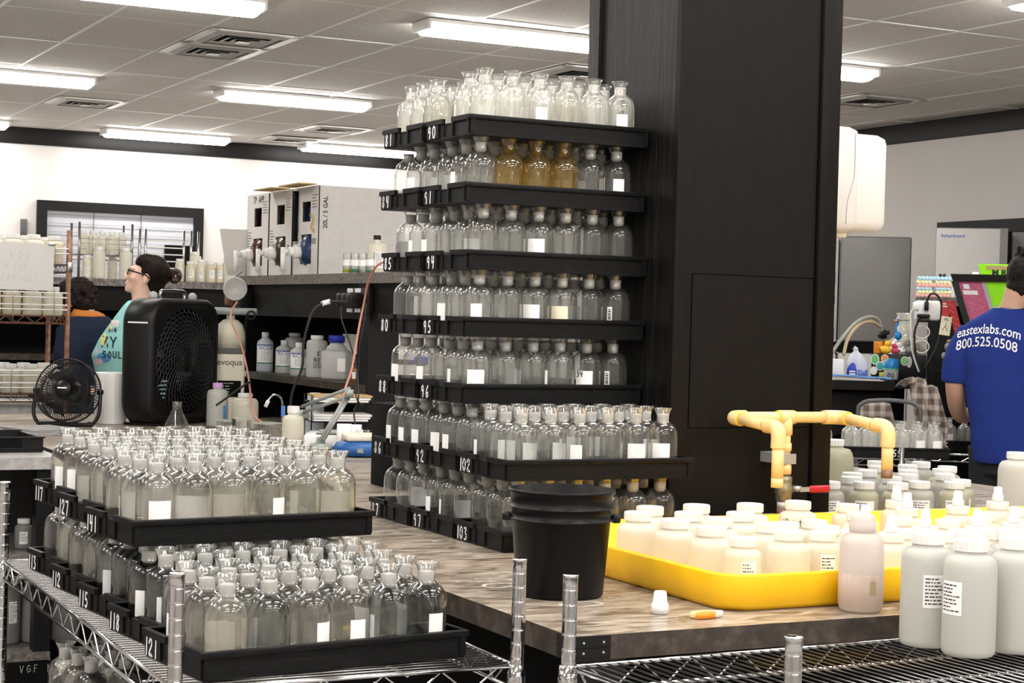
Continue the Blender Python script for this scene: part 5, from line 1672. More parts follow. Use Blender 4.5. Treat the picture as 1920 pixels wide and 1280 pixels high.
# stirrer
p = atz(690, 858, .911)
t = thing('stir_plate', 'blue magnetic stirrer with a cream plate left of the tray stack', 'stirrer', (p.x + .02, p.y + .10, .911), radians(-12))
MB().loft([((0, 0, .004), (.115, 0, 0), (0, .10, 0)), ((0, 0, .03), (.12, 0, 0), (0, .105, 0)), ((0, 0, .052), (.105, 0, 0), (0, .09, 0)), ((0, 0, .056), (.09, 0, 0), (0, .08, 0))], 8).build('base', 'blue_machine', t)
MB().rbox(-.075, .075, -.065, .075, .058, .085, .008).build('plate', 'cream_plastic', t)
MB().box(-.04, .01, -.0975, -.095, .018, .034).build('name_badge', 'steel_grey', t)
MB().tube(spline([(.11, -.06, .006), (.18, -.10, .005), (.22, -.04, .005), (.16, .02, .005)], 6), .0045, 6).build('cable', 'black_plastic', t)
# black open tray box at the far left
t = thing('open_case', 'open black case with metal clip on the side bench at the left edge', 'case', (.93, 6.62, .911), .03)
b = MB()
b.box(0, .50, 0, .012, 0, .055).box(0, .50, .34, .352, 0, .06).box(0, .012, .012, .34, 0, .055).box(.488, .50, .012, .34, 0, .055).box(.012, .488, .012, .34, 0, .006)
b.box(-.006, .506, -.008, .004, .012, .018).box(-.006, .506, -.008, .0, .052, .058)
b.build('shell', 'black_plastic', t)
MB().rbox(.19, .215, -.014, -.004, .012, .055, .003).build('clip', 'chrome', t)
MB().box(.28, .42, -.006, .0, .018, .05).build('latch_plate', 'dark_void', t)
MB().box(.05, .46, .04, .32, .0062, .03).build('foam_insert', 'dark_grey', t)
t = thing('paper_pile', 'loose pile of grey papers on the island beside the round fan', 'papers', (1.56, 7.62, .911), .15)
for k in range(4):
    o = MB().box(-.05, .20, -.14, .14, .0005 + k * .006, .005 + k * .006).build('sheet_stack', 'grey_laminate', t); o.rotation_euler.z = .12 * k - .2
# ------------------------------------------------------------------ side bench shelf jars
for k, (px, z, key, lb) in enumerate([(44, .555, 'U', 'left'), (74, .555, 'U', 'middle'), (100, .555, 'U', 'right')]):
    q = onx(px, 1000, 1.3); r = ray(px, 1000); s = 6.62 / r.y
    jar('U', (CAM.x + r.x * s, 6.62, z + .0005), f'small jar in painted shade on the upper shelf under the side bench, {lb} of three', 'jars under the side bench', lab=(CAMANG(Vector((1.2, 6.6, 0))), .02, .065, .9, .033) if k == 0 else None, seed=k)
jar_meshes('U2', .054, .25, .045, .03, 'hdpe_shaded', .2)
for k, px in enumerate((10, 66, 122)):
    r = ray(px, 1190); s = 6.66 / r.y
    jar('U2', (CAM.x + r.x * s, 6.66, .2005), f'large jug in painted shade on the lower shelf under the side bench, {["left", "middle", "right"][k]} of three', 'jugs under the side bench', name='plastic_jug', cat='jug', lab=(CAMANG(Vector((1.2, 6.6, 0))) + .5, .08, .16, .6, .054) if k == 0 else None, seed=k + 4)
# ------------------------------------------------------------------ rusty wire rack at the left
RD = 9.4
pr_ = onc(124, RD, 0)
RKx, RKy = pr_.x, pr_.y
rk = thing('wire_rack', 'tall wire rack with rusty posts and white railings at the left edge', 'rack', (RKx, RKy, 0), 0)
SW, SD = 1.15, .46
for x, y in ((0, 0), (-SW, 0), (0, SD), (-SW, SD), (-.345, SD)):
    MB().tube([(x, y, .03), (x, y, 1.86 if y == 0 else 1.43)], .0135, 10).build('post', 'rust' if x > -.5 else 'dull_chrome', rk)
SH = (.985, 1.40, 1.675)
for s, z in enumerate(SH):
    b = MB()
    rail(b, (0, 0, 0), (-SW, 0, 0), z, .04, .004, .05); rail(b, (0, SD, 0), (-SW, SD, 0), z, .04, .004, .05); rail(b, (0, 0, 0), (0, SD, 0), z, .04, .004, .05)
    for k in range(16): b.tube([(-SW, SD * (k + .5) / 16, z), (0, SD * (k + .5) / 16, z)], .0025, 4)
    b.build('shelf', 'rust' if s < 2 else 'dull_chrome', rk)
    b = MB()
    hs = (.035, .06, .10, .125) if s < 2 else (.06, .085)
    for q, h in enumerate(hs):
        b.tube([(-SW, -.012, z + h), (-.005, -.012, z + h)], .0042, 6)
    b.build('railing', 'white_wire', rk)
    for x in (-.075, -.29, -.5, -.8):
        b = MB()
        b.tube(spline([(x, -.014, z - .02), (x, -.016, z + .06), (x, -.014, z + hs[-1] + .006), (x, 0, z + hs[-1] + .018)], 3), .003, 5)
        b.build('railing_stay', 'dull_chrome', rk)
MB().rbox(-.012, .016, -.03, .012, 1.64, 1.69, .004).build('bracket', 'dull_chrome', rk)
t = thing('paper_sign', 'large white paper sign with faint handwriting clipped to the rack', 'sign', (RKx - .085, RKy - .024, 1.535), 0)
MB().box(-.52, 0, -.002, 0, 0, .245).build('sheet', 'paper', t)
mat('faint_ink', (.66, .65, .66), .8)
hand('KOD', .05, .002, 'faint_ink', t, plane((-.17, -.0026, .185), (1, 0, 0), (0, 0, 1)), adv=.8)
hand('IN FOR', .03, .0016, 'faint_ink', t, plane((-.20, -.0026, .125), (1, 0, 0), (0, 0, 1)), adv=.8)
hand('TRAY OUT', .035, .0018, 'faint_ink', t, plane((-.19, -.0026, .06), (1, 0, 0), (0, 0, 1)), adv=.8)
for x in (-.01, -.51):
    MB().rbox(x - .02, x + .02, -.006, .006, .237, .257, .002).build('clip', 'dull_chrome', t)
jar_meshes('R1', .052, .155, .034, .022, 'hdpe', .2)
jar_meshes('R2', .050, .150, .034, .020, 'urine_tan', .2)
SHN = ('lowest', 'middle', 'top')
PLN = ['first', 'second', 'third', 'fourth', 'fifth', 'sixth', 'seventh']
for s, z in enumerate(SH):
    for r_ in range(2):
        for k in range(5):
            if r_ == 1 and s == 1: continue
            x = -.06 - .108 * k
            key = 'R2' if (s == 1 and k in (2, 4)) or (s == 2 and k == 0) else 'R1'
            jar(key, (RKx + x, RKy + .09 + .19 * r_, z + .0035), f'white lidded jar, {SHN[s]} rack shelf, {"front" if r_ == 0 else "rear"} row, {PLN[k]} from the rusty post', 'jars on the rusty rack')
# lower rack contents: one big jug and bags
jar_meshes('R3', .060, .20, .03, .02, 'hdpe', .25)
for k, px in enumerate((14,)):
    q = onc(px, 9.75, 0); MBz = 1.14
MB().rbox(-.55, -.05, .05, .40, .45, .92, .03).build('folded_bag', 'grey_laminate', rk)
# ------------------------------------------------------------------ far riser with sample jars
f0 = atz(440, 527, 1.635)
r3 = riser('far_riser', 'long dark bench riser along the window wall loaded with sample jars', (1.6, 11.12, 0), 3.3, .42, (), over=.03)
MB().box(.0, 3.3, .0, .02, 1.435, 1.59).build('front_fascia', 'dark_board', r3)
for x in (.05, 1.6, 3.0):
    MB().box(x, x + .06, .03, .09, .0, 1.59).build('front_post', 'black_plastic', r3)
MB().box(0, 3.3, -.02, .5, .87, .91).build('bench_top', 'grey_laminate', r3)
jar_meshes('F1', .031, .150, .026, .018, 'hdpe', .25)
jar_meshes('F2', .031, .135, .027, .018, 'urine_tan', .25)
jar_meshes('F4', .029, .15, .022, .018, 'hdpe', .25)
jar_meshes('F3', .040, .205, .026, .020, 'hdpe', .22)
ZF = 1.6352
def onr(px, y):
    r = ray(px, 520); s = y / r.y
    return (CAM.x + r.x * s, y, ZF)
for k, (px, y, key, lb) in enumerate([(337, 11.27, 'F1', 'first'), (357, 11.22, 'F2', 'second'), (376, 11.25, 'F1', 'third'), (395, 11.22, 'F2', 'fourth'), (411, 11.25, 'F2', 'fifth'), (430, 11.23, 'F3', 'sixth'), (366, 11.42, 'F3', 'back row, first'), (392, 11.43, 'F1', 'back row, second'), (447, 11.42, 'F3', 'back row, third')]):
    jar(key, onr(px, y), f'cream sample jar on the far riser right of the woman, {lb} from left', 'sample jars on the far riser', lab=(CAMANG(Vector((3, 11, 0))) + .2, .03, .08, 1.0, .031) if key != 'F3' else None, seed=k + 20)
for k, (px, y, key, lb) in enumerate([(163, 11.25, 'F1', 'first'), (185, 11.22, 'F3', 'second'), (235, 11.23, 'F3', 'fourth'), (210, 11.42, 'F1', 'third')]):
    jar(key, onr(px, y), f'white sample bottle on the far riser left of the woman, {lb} from left', 'sample jars on the far riser', seed=k + 30, lab=(CAMANG(Vector((2.5, 11, 0))), .02, .07, .7, .031) if k == 0 else None)
# wire basket racks standing on the far riser
def mini_rack(x0, x1, y, label, levels, top, jars_):
    t = thing('riser_rack', label, 'rack', (x0, y, ZF), 0)
    w_ = x1 - x0
    for x in (0, w_):
        for yy in (0, .22): MB().tube([(x, yy, 0), (x, yy, top)], .009, 8).build('post', 'dull_chrome', t)
    for z in levels:
        b = MB()
        rail(b, (0, 0, 0), (w_, 0, 0), z, .03, .003, .04); rail(b, (0, .22, 0), (w_, .22, 0), z, .03, .003, .04)
        for k in range(8): b.tube([(0, .22 * (k + .5) / 8, z), (w_, .22 * (k + .5) / 8, z)], .0022, 4)
        b.build('shelf', 'dull_chrome', t)
        b = MB()
        for h in (.035, .07, .10): b.tube([(0, -.006, z + h), (w_, -.006, z + h)], .0025, 5)
        for k in range(5): b.tube([(w_ * k / 4, -.008, z), (w_ * k / 4, -.008, z + .115)], .0025, 5)
        b.build('railing', 'dull_chrome', t)
    return t
xa, xb = onr(147, 11.27)[0], onr(246, 11.27)[0]
mini_rack(xa, xb, 11.27, 'chrome wire rack with white jugs on the far riser under the window', (.155,), .36, 5)
for k in range(5):
    jar('F4', (xa + .045 + (xb - xa - .09) * k / 4, 11.36, ZF + .1585), f'white jug in the wire rack under the window, {PLN[k]} from left', 'jugs in the riser rack')
xa, xb = onr(289, 11.27)[0], onr(362, 11.27)[0]
t = thing('riser_rack', 'empty chrome wire rack on the far riser before the dark window part', 'rack', (xa, 11.5, ZF), 0)
for x in (-.04, 0, xb - xa, xb - xa + .05, xb - xa + .10): MB().tube([(x, 0, 0), (x, 0, .345)], .009, 8).build('post', 'dull_chrome', t)
for k in range(5): MB().tube([(0, -.01, .09 + .045 * k), (xb - xa, -.01, .09 + .045 * k)], .004, 6).build('rung', 'white_wire', t)
# ------------------------------------------------------------------ right background
# stacked incubators against the right wall
def cabinet(name, label, px0, px1, d, z0, z1, dp, m, rot, side='grey_fridge', foot=True, group=None):
    p0, p1 = at(px0, 600, d), at(px1, 600, d)
    w_ = (p1 - p0).length
    t = thing(name, label, 'incubator', (p0.x, p0.y, z0), rot, group)
    MB().rbox(0, w_, .03, dp, 0, z1 - z0, .012).build('cabinet', side, t)
    MB().rbox(0.004, w_ - .004, 0, .028, .01, z1 - z0 - .006, .008).build('door', m, t)
    return t, w_
fr = face(1640)
i1, w1 = cabinet('incubator', 'upper grey incubator cabinet of the stack right of the column', 1572, 1702, 13.0, 1.345, 2.128, .62, 'grey_fridge', fr)
MB().rbox(-.11, -.012, .0, .55, 0, .775, .01).build('side_door', 'light_fridge', i1)
for z0, z1, m in ((.10, .28, 'label_white'), (.28, .335, 'soap_blue'), (.335, .42, 'label_white'), (.42, .52, 'blue_plastic'), (.52, .72, 'label_white'), (.015, .10, 'blue_plastic')):
    MB().box(-.104, -.03, -.006, -.001, z0, z1).build('poster', m, i1)
i2, w2 = cabinet('incubator', 'lower grey incubator cabinet under the first one', 1572, 1702, 13.0, .40, 1.27, .62, 'light_fridge', fr)
MB().rbox(-.11, -.012, .0, .55, 0, .86, .01).build('side_door', 'light_fridge', i2)
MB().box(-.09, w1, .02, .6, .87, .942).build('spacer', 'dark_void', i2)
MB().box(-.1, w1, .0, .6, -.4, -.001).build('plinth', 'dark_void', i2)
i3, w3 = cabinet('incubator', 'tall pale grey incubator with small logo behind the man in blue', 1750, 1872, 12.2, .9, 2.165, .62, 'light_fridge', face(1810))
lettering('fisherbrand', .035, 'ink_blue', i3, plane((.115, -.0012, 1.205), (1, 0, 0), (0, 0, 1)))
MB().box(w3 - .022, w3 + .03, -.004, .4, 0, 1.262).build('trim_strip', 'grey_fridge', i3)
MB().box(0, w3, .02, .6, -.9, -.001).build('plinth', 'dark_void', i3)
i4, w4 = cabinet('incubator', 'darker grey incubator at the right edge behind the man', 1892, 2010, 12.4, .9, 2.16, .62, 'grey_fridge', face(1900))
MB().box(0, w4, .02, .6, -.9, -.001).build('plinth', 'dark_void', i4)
t = thing('thermometer', 'white digital thermometer standing in front of the pale incubator', 'thermometer', at(1829, 522, 10.1), face(1829))
t.location.z = 1.6372
MB().rbox(-.018, .018, -.01, .01, 0, .155, .004).build('body', 'label_white', t)
MB().box(-.010, .010, -.0115, -.0095, .105, .118).build('display', 'dark_grey', t)
# right riser: shelf and top slab
r4 = thing('right_riser', 'dark bench riser with granite edge and black end post at the right', 'shelf unit', (0, 0, 0))
def W4(px, d, z): q = at(px, 600, d); return Vector((q.x, q.y, z))
def slab(name, a, b_, dp, z0, z1, m, par):
    a, b_ = Vector(a), Vector(b_)
    L = (b_ - a).length
    o = MB().box(0, L, 0, dp, z0, z1).build(name, m, par, (a.x, a.y, 0), atan2(b_.y - a.y, b_.x - a.x))
    return o
slab('top_slab', W4(1716, 9.9, 0), W4(1990, 9.3, 0), .45, 1.59, 1.637, 'granite', r4)
slab('end_panel', W4(1740, 9.95, 0), W4(1790, 9.83, 0), .40, 0, 1.59, 'black_plastic', r4)
slab('back_panel', W4(1786, 10.15, 0), W4(1990, 9.7, 0), .03, 0, 1.59, 'dark_void', r4)
b5 = thing('right_bench', 'dark bench slab with thick edge right of the column', 'bench', (0, 0, 0))
slab('shelf_slab', W4(1490, 9.54, 0), W4(1681, 9.54, 0), .58, 1.118, 1.168, 'dark_board', b5)
slab('fascia', W4(1490, 9.66, 0), W4(1674, 9.66, 0), .02, .96, 1.10, 'dark_board', b5)
a = W4(1490, 9.66, 0); q = W4(1674, 9.66, 0); L = (q - a).length
MB().add([(0, 0, .965), (L, 0, .965), (L, 0, .94), (0, 0, .80), (0, .02, .965), (L, .02, .965), (L, .02, .94), (0, .02, .80)], [(0, 3, 2, 1), (4, 5, 6, 7), (0, 1, 5, 4), (1, 2, 6, 5), (2, 3, 7, 6), (3, 0, 4, 7)]).build('gusset', 'dark_board', b5, (a.x, a.y, 0), atan2(q.y - a.y, q.x - a.x))
slab('rear_shelf', W4(1600, 9.9, 0), W4(1735, 9.9, 0), .45, 1.118, 1.1675, 'dark_board', b5)
slab('support', W4(1500, 10.1, 0), W4(1700, 10.1, 0), .05, 0, 1.118, 'dark_void', b5)
ZB = 1.1685
def onb(px, d): q = at(px, 690, d); return Vector((q.x, q.y, ZB))
t = thing('towel_box', 'white paper box beside the soap jug on the right bench', 'box', onb(1563, 9.78), face(1568))
MB().rbox(-.065, .055, -.05, .05, 0, .11, .006).build('box', 'paper', t)
t = thing('soap_jug', 'white soap jug with blue label and curved spout on the right bench', 'jug', onb(1607, 9.77), face(1607))
MB().loft([((0, 0, 0), (.056, 0, 0), (0, .04, 0)), ((0, 0, .06), (.060, 0, 0), (0, .042, 0)), ((-.002, 0, .10), (.054, 0, 0), (0, .04, 0)), ((-.006, 0, .135), (.036, 0, 0), (0, .03, 0)), ((-.008, 0, .152), (.016, 0, 0), (0, .016, 0)), ((-.008, 0, .160), (.014, 0, 0), (0, .014, 0))], 20).build('body', 'soap_white', t)
MB().loft([((.012, 0, .004), (.0455, 0, 0), (0, .0415, 0)), ((.014, 0, .055), (.047, 0, 0), (0, .0432, 0))], 20).build('liquid', 'soap_blue', t)
MB().tube([(-.008, 0, .155), (-.008, 0, .168), (-.022, 0, .176)], .012, 10).build('spout_cap', 'soap_white', t)
e = MB().loft([((-.024, -.032, .002), (.030, 0, 0), (0, .013, 0)), ((-.024, -.033, .055), (.030, 0, 0), (0, .013, 0)), ((-.022, -.032, .080), (.020, 0, 0), (0, .011, 0)), ((-.020, -.031, .092), (.008, 0, 0), (0, .008, 0))], 14).build('label', 'blue_plastic', t)
for k in range(3): MB().box(-.042, -.008, -.0475, -.0455, .012 + .014 * k, .020 + .014 * k).build('label_print', 'label_white', e)
t = thing('folder_stack', 'blue folder lying on loose papers at the edge of the right bench', 'papers', onb(1605, 9.61), face(1600))
for k in range(3): MB().box(-.19 + .01 * k, .15 - .02 * k, -.05, .06, .0005 + .006 * k, .005 + .006 * k).build('paper_sheets', 'paper', t)
o = MB().box(-.20, .19, -.06, .065, .0, .006).build('folder', 'folder_blue', t, (0, 0, .019)); o.rotation_euler.y = .035
# black stickered box and its toys
t = thing('stickered_box', 'black box covered with stickers under the rubber ducks', 'box', onb(1684, 9.98), face(1684))
MB().rbox(-.15, .155, 0, .22, 0, .140, .004).build('box', 'black_plastic', t)
def disc(b, c, rx, rz, y=-.0012, n=14): b.add([(c[0] + rx * cos(2 * pi * k / n), y, c[1] + rz * sin(2 * pi * k / n)) for k in range(n)], [tuple(range(n))])
for (x, z, rx, rz, m) in ((-.13, .110, .020, .026, 'sticker_green'), (-.10, .073, .020, .022, 'sticker_teal'), (-.135, .045, .017, .02, 'label_white'), (-.075, .115, .018, .02, 'orange_toy'), (.035, .105, .018, .022, 'sticker_green'), (.06, .10, .012, .026, 'grey_machine')):
    b = MB(); disc(b, (x, z), rx * 1.2, rz * 1.2, -.0008); o = b.build('sticker_border', 'label_white', t)
    b = MB(); disc(b, (x, z), rx, rz, -.0014); b.build('sticker', m, o)
MB().box(-.105, -.078, -.002, -.0008, .012, .038).build('note', 'note_yellow', t)
ZT = ZB + .141
def ontop(px, d=10.02): q = at(px, 690, d); return Vector((q.x, q.y, ZT))
def duck(px, label, body, wing, head, beak, s=1.0, extra=None, turn=0.0):
    t = thing('rubber_duck', label, 'toy', ontop(px), face(px) + turn, 'toys on the stickered box')
    b = MB(); b.ball((0, 0, .026 * s), (.034 * s, .026 * s, .026 * s), 16); b.ball((.03 * s, 0, .036 * s), (.014 * s, .012 * s, .010 * s), 10)
    b.build('body', body, t)
    MB().ball((-.010 * s, -.002, .062 * s), .021 * s, 16).build('head', head, t)
    MB().ball((-.030 * s, -.008 * s, .058 * s), (.010 * s, .010 * s, .005 * s), 10).build('beak', beak, t)
    MB().ball((.006 * s, -.022 * s, .026 * s), (.022 * s, .008 * s, .015 * s), 12).build('wing', wing, t)
    for y in (-.019, -.012): MB().ball((-.016 * s + (y + .019), y * s, .068 * s), .0032 * s, 8).build('eye', 'ink', t)
    return t
duck(1660, 'yellow rubber duck with green wings on the stickered box', 'duck_yellow', 'duck_green', 'duck_yellow', 'orange_toy', .95, turn=2.6)
duck(1703, 'grey rubber duck with orange beak on the stickered box', 'duck_grey', 'duck_grey', 'duck_grey', 'orange_toy', 1.05)
t = duck(1688, 'white rubber duck with black spots on the stickered box', 'duck_white', 'duck_white', 'duck_white', 'pastel_pink', .85, turn=.2)
for x, z in ((-.012, .02), (.01, .03)): MB().ball((x, -.0215, z), (.005, .003, .005), 8).build('spot', 'ink', t)
duck(1678, 'small crimson toy duck left of the white duck', 'pink_toy', 'pink_toy', 'pink_toy', 'pink_toy', .75, turn=.4)
t = thing('orange_jar', 'transparent orange jar behind the yellow duck', 'jar', ontop(1646, 10.08))
MB().lathe([(0, 0), (.024, 0), (.027, .004), (.027, .065), (.0275, .07), (.024, .07), (.023, .006), (0, .005)], 18).build('body', 'orange_toy', t)
# blue flamingo-like bird on a stick
t = thing('toy_bird', 'blue long-necked toy bird standing before the big flask', 'toy', ontop(1682, 10.09), face(1682))
MB().tube([(0, 0, 0), (0, 0, .09)], .003, 6).build('leg', 'bird_blue', t)
MB().ball((0, 0, .105), (.022, .017, .024), 14).build('body', 'bird_blue', t)
MB().tube(spline([(-.008, 0, .12), (-.012, 0, .15), (-.004, 0, .175), (-.004, -.002, .19)], 5), .006, 8).build('neck', 'bird_blue', t)
MB().ball((-.004, -.004, .195), .011, 12).build('head', 'bird_blue', t)
MB().ball((-.014, -.012, .192), (.012, .008, .006), 10).build('beak', 'orange_toy', t)
for x in (-.008, .001): MB().ball((x, -.010, .206), .005, 8).build('eye', 'label_white', t)
# big flask with vacuum hose
q = at(1692, 690, 10.35)
t = thing('vacuum_flask', 'large conical glass flask with side hose behind the toys', 'flask', (q.x, q.y, ZB), 0)
MB().lathe([(0, .001), (.115, 0), (.14, .01), (.14, .11), (.132, .16), (.10, .205), (.06, .235), (.042, .255), (.040, .37), (.046, .380), (.042, .380), (.036, .37), (.034, .26)], 28).build('body', 'glass_bright', t)
MB().lathe([(0, .006), (.134, .006), (.134, .11), (.127, .158), (.095, .203), (0, .206)], 24).build('contents', 'cream_plastic', t)
MB().lathe([(.0405, .335), (.0425, .336), (.0425, .342), (.0405, .343)], 20).build('band', 'brass_old', t)
for nm, pts, r, m in (('hose', [(1556, 668, 9.7), (1578, 635, 9.75), (1605, 605, 9.85), (1630, 594, 9.95), (1647, 600, 10.02), (1655, 625, 10.06)], .010, 'tube_grey'), ('hose', [(1582, 665, 9.72), (1590, 635, 9.78), (1610, 610, 9.88), (1632, 603, 9.95), (1650, 612, 10.04)], .010, 'tube_tan')):
    o = MB().tube(spline([at(*p) - t.location for p in pts], 7), r, 8).build(nm, m, t)
c = at(1655, 628, 10.06) - t.location; d_ = at(1660, 632, 10.07) - t.location
MB().tube([c + Vector((0, 0, .03)), c + Vector((0.01, 0, -.02))], .018, 12).build('stopper', 'black_rubber', t)
MB().tube([at(1647, 631, 10.05) - t.location, at(1667, 622, 10.05) - t.location], .012, 10).build('stopper_rim', 'black_rubber', t)
# blue travel cup
t = thing('travel_cup', 'blue lidded travel cup in front of the stickered box', 'cup', onb(1671, 9.86), face(1671))
MB().lathe([(0, 0), (.036, 0), (.040, .01), (.041, .055)], 20).build('cup', 'cup_body', t)
MB().lathe([(.0415, .062), (.042, .068), (.041, .10), (.034, .116), (0, .120)], 20).build('lid', 'cup_blue', t)
MB().lathe([(.041, .055), (.0425, .056), (.0425, .062), (.041, .063)], 20).build('ring', 'sticker_green', t)
hand('OU', .028, .004, 'ink', t, plane((-.002, -.0418, .025), (1, 0, 0), (0, 0, 1)))
# pastel toy shelf
t = thing('pastel_letters', 'pastel rainbow foam letters on the right riser top', 'decoration', (0, 0, 1.6375), face(1750))
q = at(1750, 545, 10.0); t.location.x, t.location.y = q.x, q.y
cols = ['pastel_pink', 'pastel_yellow', 'pastel_blue', 'pastel_pink', 'pastel_yellow', 'pastel_blue']
for k, m in enumerate(cols):
    b = MB()
    for x in range(9):
        if k in (1, 2, 4) and x in (4,): continue
        b.ball((-.082 + .0205 * x + (.004 if k % 2 else 0), 0, .010 + .019 * k), (.0165, .018, .0165), 8)
    b.build('foam_row', m, t)
# white card behind, black mouse-eared clip
t = thing('white_card', 'white card leaning behind the pastel letters', 'card', (0, 0, 1.6375), face(1775)); q = at(1776, 540, 10.04); t.location.x, t.location.y = q.x, q.y
MB().box(-.03, .04, 0, .004, 0, .11).build('card', 'paper', t)
t = thing('binder_clip', 'small black two-lobed clip on the pastel letters', 'clip', (0, 0, 1.762), face(1767)); q = at(1767, 505, 10.0); t.location.x, t.location.y = q.x, q.y
for x in (-.010, .012): MB().ball((x, 0, .003), .010, 10).build('lobe', 'ink', t)
# power strip on the black end panel
t = thing('power_strip', 'white power adapter block with plugs on the black riser end', 'power strip', at(1737, 582, 9.72), face(1737))
MB().rbox(-.065, .075, 0, .04, -.055, .055, .014).build('block', 'label_white', t)
MB().rbox(-.012, .012, -.03, 0, .0, .05, .005).build('plug', 'black_plastic', t)
MB().rbox(-.075, -.04, -.02, 0, .0, .045, .006).build('plug', 'label_white', t)
for z in (-.03, -.055): MB().rbox(-.05, .02, -.04, .0, z - .010, z + .010, .006).build('plug', 'black_plastic', t)
MB().tube(spline([(0, -.02, .05), (.02, -.03, .09), (.055, -.03, .085), (.082, -.02, .03), (.085, -.02, -.08), (.06, -.02, -.2), (.0, -.02, -.32)], 7), .006, 8).build('cable', 'cord_black', t)
MB().tube(spline([(-.06, -.015, .02), (-.085, -.02, -.02), (-.08, -.02, -.10), (-.07, -.02, -.22), (-.03, -.02, -.34)], 7), .005, 8).build('cable', 'cord_white', t)
MB().tube(spline([(-.03, -.03, -.03), (-.06, -.03, -.12), (-.05, -.03, -.24), (-.02, -.02, -.34)], 7), .006, 8).build('cable', 'cord_black', t)
for z in (-.12, -.20): MB().tube([(-.02 + .04 * cos(a), -.02, z + .035 * sin(a)) for a in [2 * pi * k / 18 for k in range(18)]], .0035, 6, closed=True).build('cable_loop', 'cord_white', t)
# red pouches, white card with a small figure
q = at(1782, 590, 9.62)
t = thing('card_holder', 'red card packets and white card hanging on the riser end', 'cards', q, face(1782))
MB().box(-.045, -.005, -.004, .0, -.045, .075).build('red_packet', 'red_card', t)
o = MB().box(.0, .04, -.006, -.001, -.11, .07).build('dotted_packet', 'red_card', t); o.rotation_euler.y = -.25
for k in range(14):
    MB().ball((.006 + .012 * (k % 3), -.0065, .055 - .011 * (k // 1)), .0022, 6).build('dot', 'label_white', o)
o = MB().box(-.045, .012, -.012, -.006, -.115, -.012).build('white_card', 'label_cream', t); o.rotation_euler.y = .12
b = MB()
for st in ([(-.03, -.09), (-.018, -.065), (-.004, -.09)], [(-.017, -.065), (-.016, -.045)], [(-.030, -.030), (-.004, -.032)], [(-.026, -.024), (-.010, -.025)]):
    b.ribbon(st, .003, plane((0, -.0124, 0), (1, 0, 0), (0, 0, 1)))
b.build('card_print', 'ink', o)
b = MB(); print_lines(b, plane((-.042, -.0047, .055), (1, 0, 0), (0, 0, 1)), .03, 2, .014, .008, 3); b.build('label_print', 'label_white', t)
# stuffed toy
t = thing('plush_toy', 'small grey plush toy with pink body beside the man', 'toy', at(1782, 672, 9.75), face(1782))
b = MB(); b.ball((0, 0, .065), (.034, .03, .03), 14); b.build('head', 'duck_grey', t)
MB().ball((0, 0, .02), (.034, .03, .03), 14).build('body', 'pink_toy', t)
for x in (-.035, .035): MB().ball((x, -.005, .015), (.014, .014, .02), 10).build('arm', 'duck_grey', t)
for x in (-.02, .02): MB().ball((x, -.014, -.016), (.018, .02, .014), 10).build('foot', 'duck_grey', t)
MB().ball((0, -.005, .095), (.024, .02, .012), 10).build('hat', 'cardboard_brown', t)
q = at(1785, 700, 9.715)
tag(MB().box(-.10, .14, 0, .09, .8155, at(1782, 693, 9.55).z - .012, bev=.004).build('black_computer', 'dark_void', None, (q.x, q.y, 0), face(1785)), 'tall black computer case under the plush toy', 'computer')
# slanted binder holder with pink and green folders
q = at(1850, 560, 9.35)
t = thing('binder_holder', 'black slanted file holder with pink and neon green folders', 'file holder', q, face(1850))
def par(b, x0, x1, z0, z1, sh, y0, y1):
    vs = [(x0 + sh * (z1 - z), y, z) if False else (x + sh * (z1 - z), y, z) for y in (y0, y1) for (x, z) in ((x0, z0), (x1, z0), (x1, z1), (x0, z1))]
    b.add(vs, [(0, 1, 2, 3), (7, 6, 5, 4), (0, 4, 5, 1), (1, 5, 6, 2), (2, 6, 7, 3), (3, 7, 4, 0)])
    return b
par(MB(), -.19, .20, .090, .128, .35, -.035, .02).build('top_bar', 'dark_board', t)
par(MB(), -.185, -.150, -.22, .09, .32, -.03, .01).build('side_bar', 'black_plastic', t)
par(MB(), -.155, -.03, -.22, .09, .32, -.012, -.004).build('pink_folder', 'pink_folder', t)
par(MB(), -.03, -.008, -.22, .09, .32, -.014, .0).build('divider', 'grey_machine', t)
par(MB(), -.008, .19, -.22, .09, .32, -.010, -.002).build('green_folder', 'green_neon', t)
par(MB(), -.05, .19, .128, .185, .30, -.006, .0).build('green_board', 'green_neon', t)
b = MB(); par(b, -.012, .16, .155, .176, .3, -.008, -.0065); b.build('board_print', 'cardboard_brown', t)
lettering('M R', .045, 'ink', t, plane((.06, -.0075, .138), (1, 0, 0), (0, 0, 1)), bold=.002)
par(MB(), -.125, -.095, .05, .075, .3, -.0135, -.0125).build('white_tag', 'label_white', t)
par(MB(), -.125, -.05, .02, .042, .3, -.0135, -.0125).build('white_tag', 'label_white', t)
MB().box(-.1, .3, .0, .02, -.45, -.2).build('bracket', 'black_plastic', t)
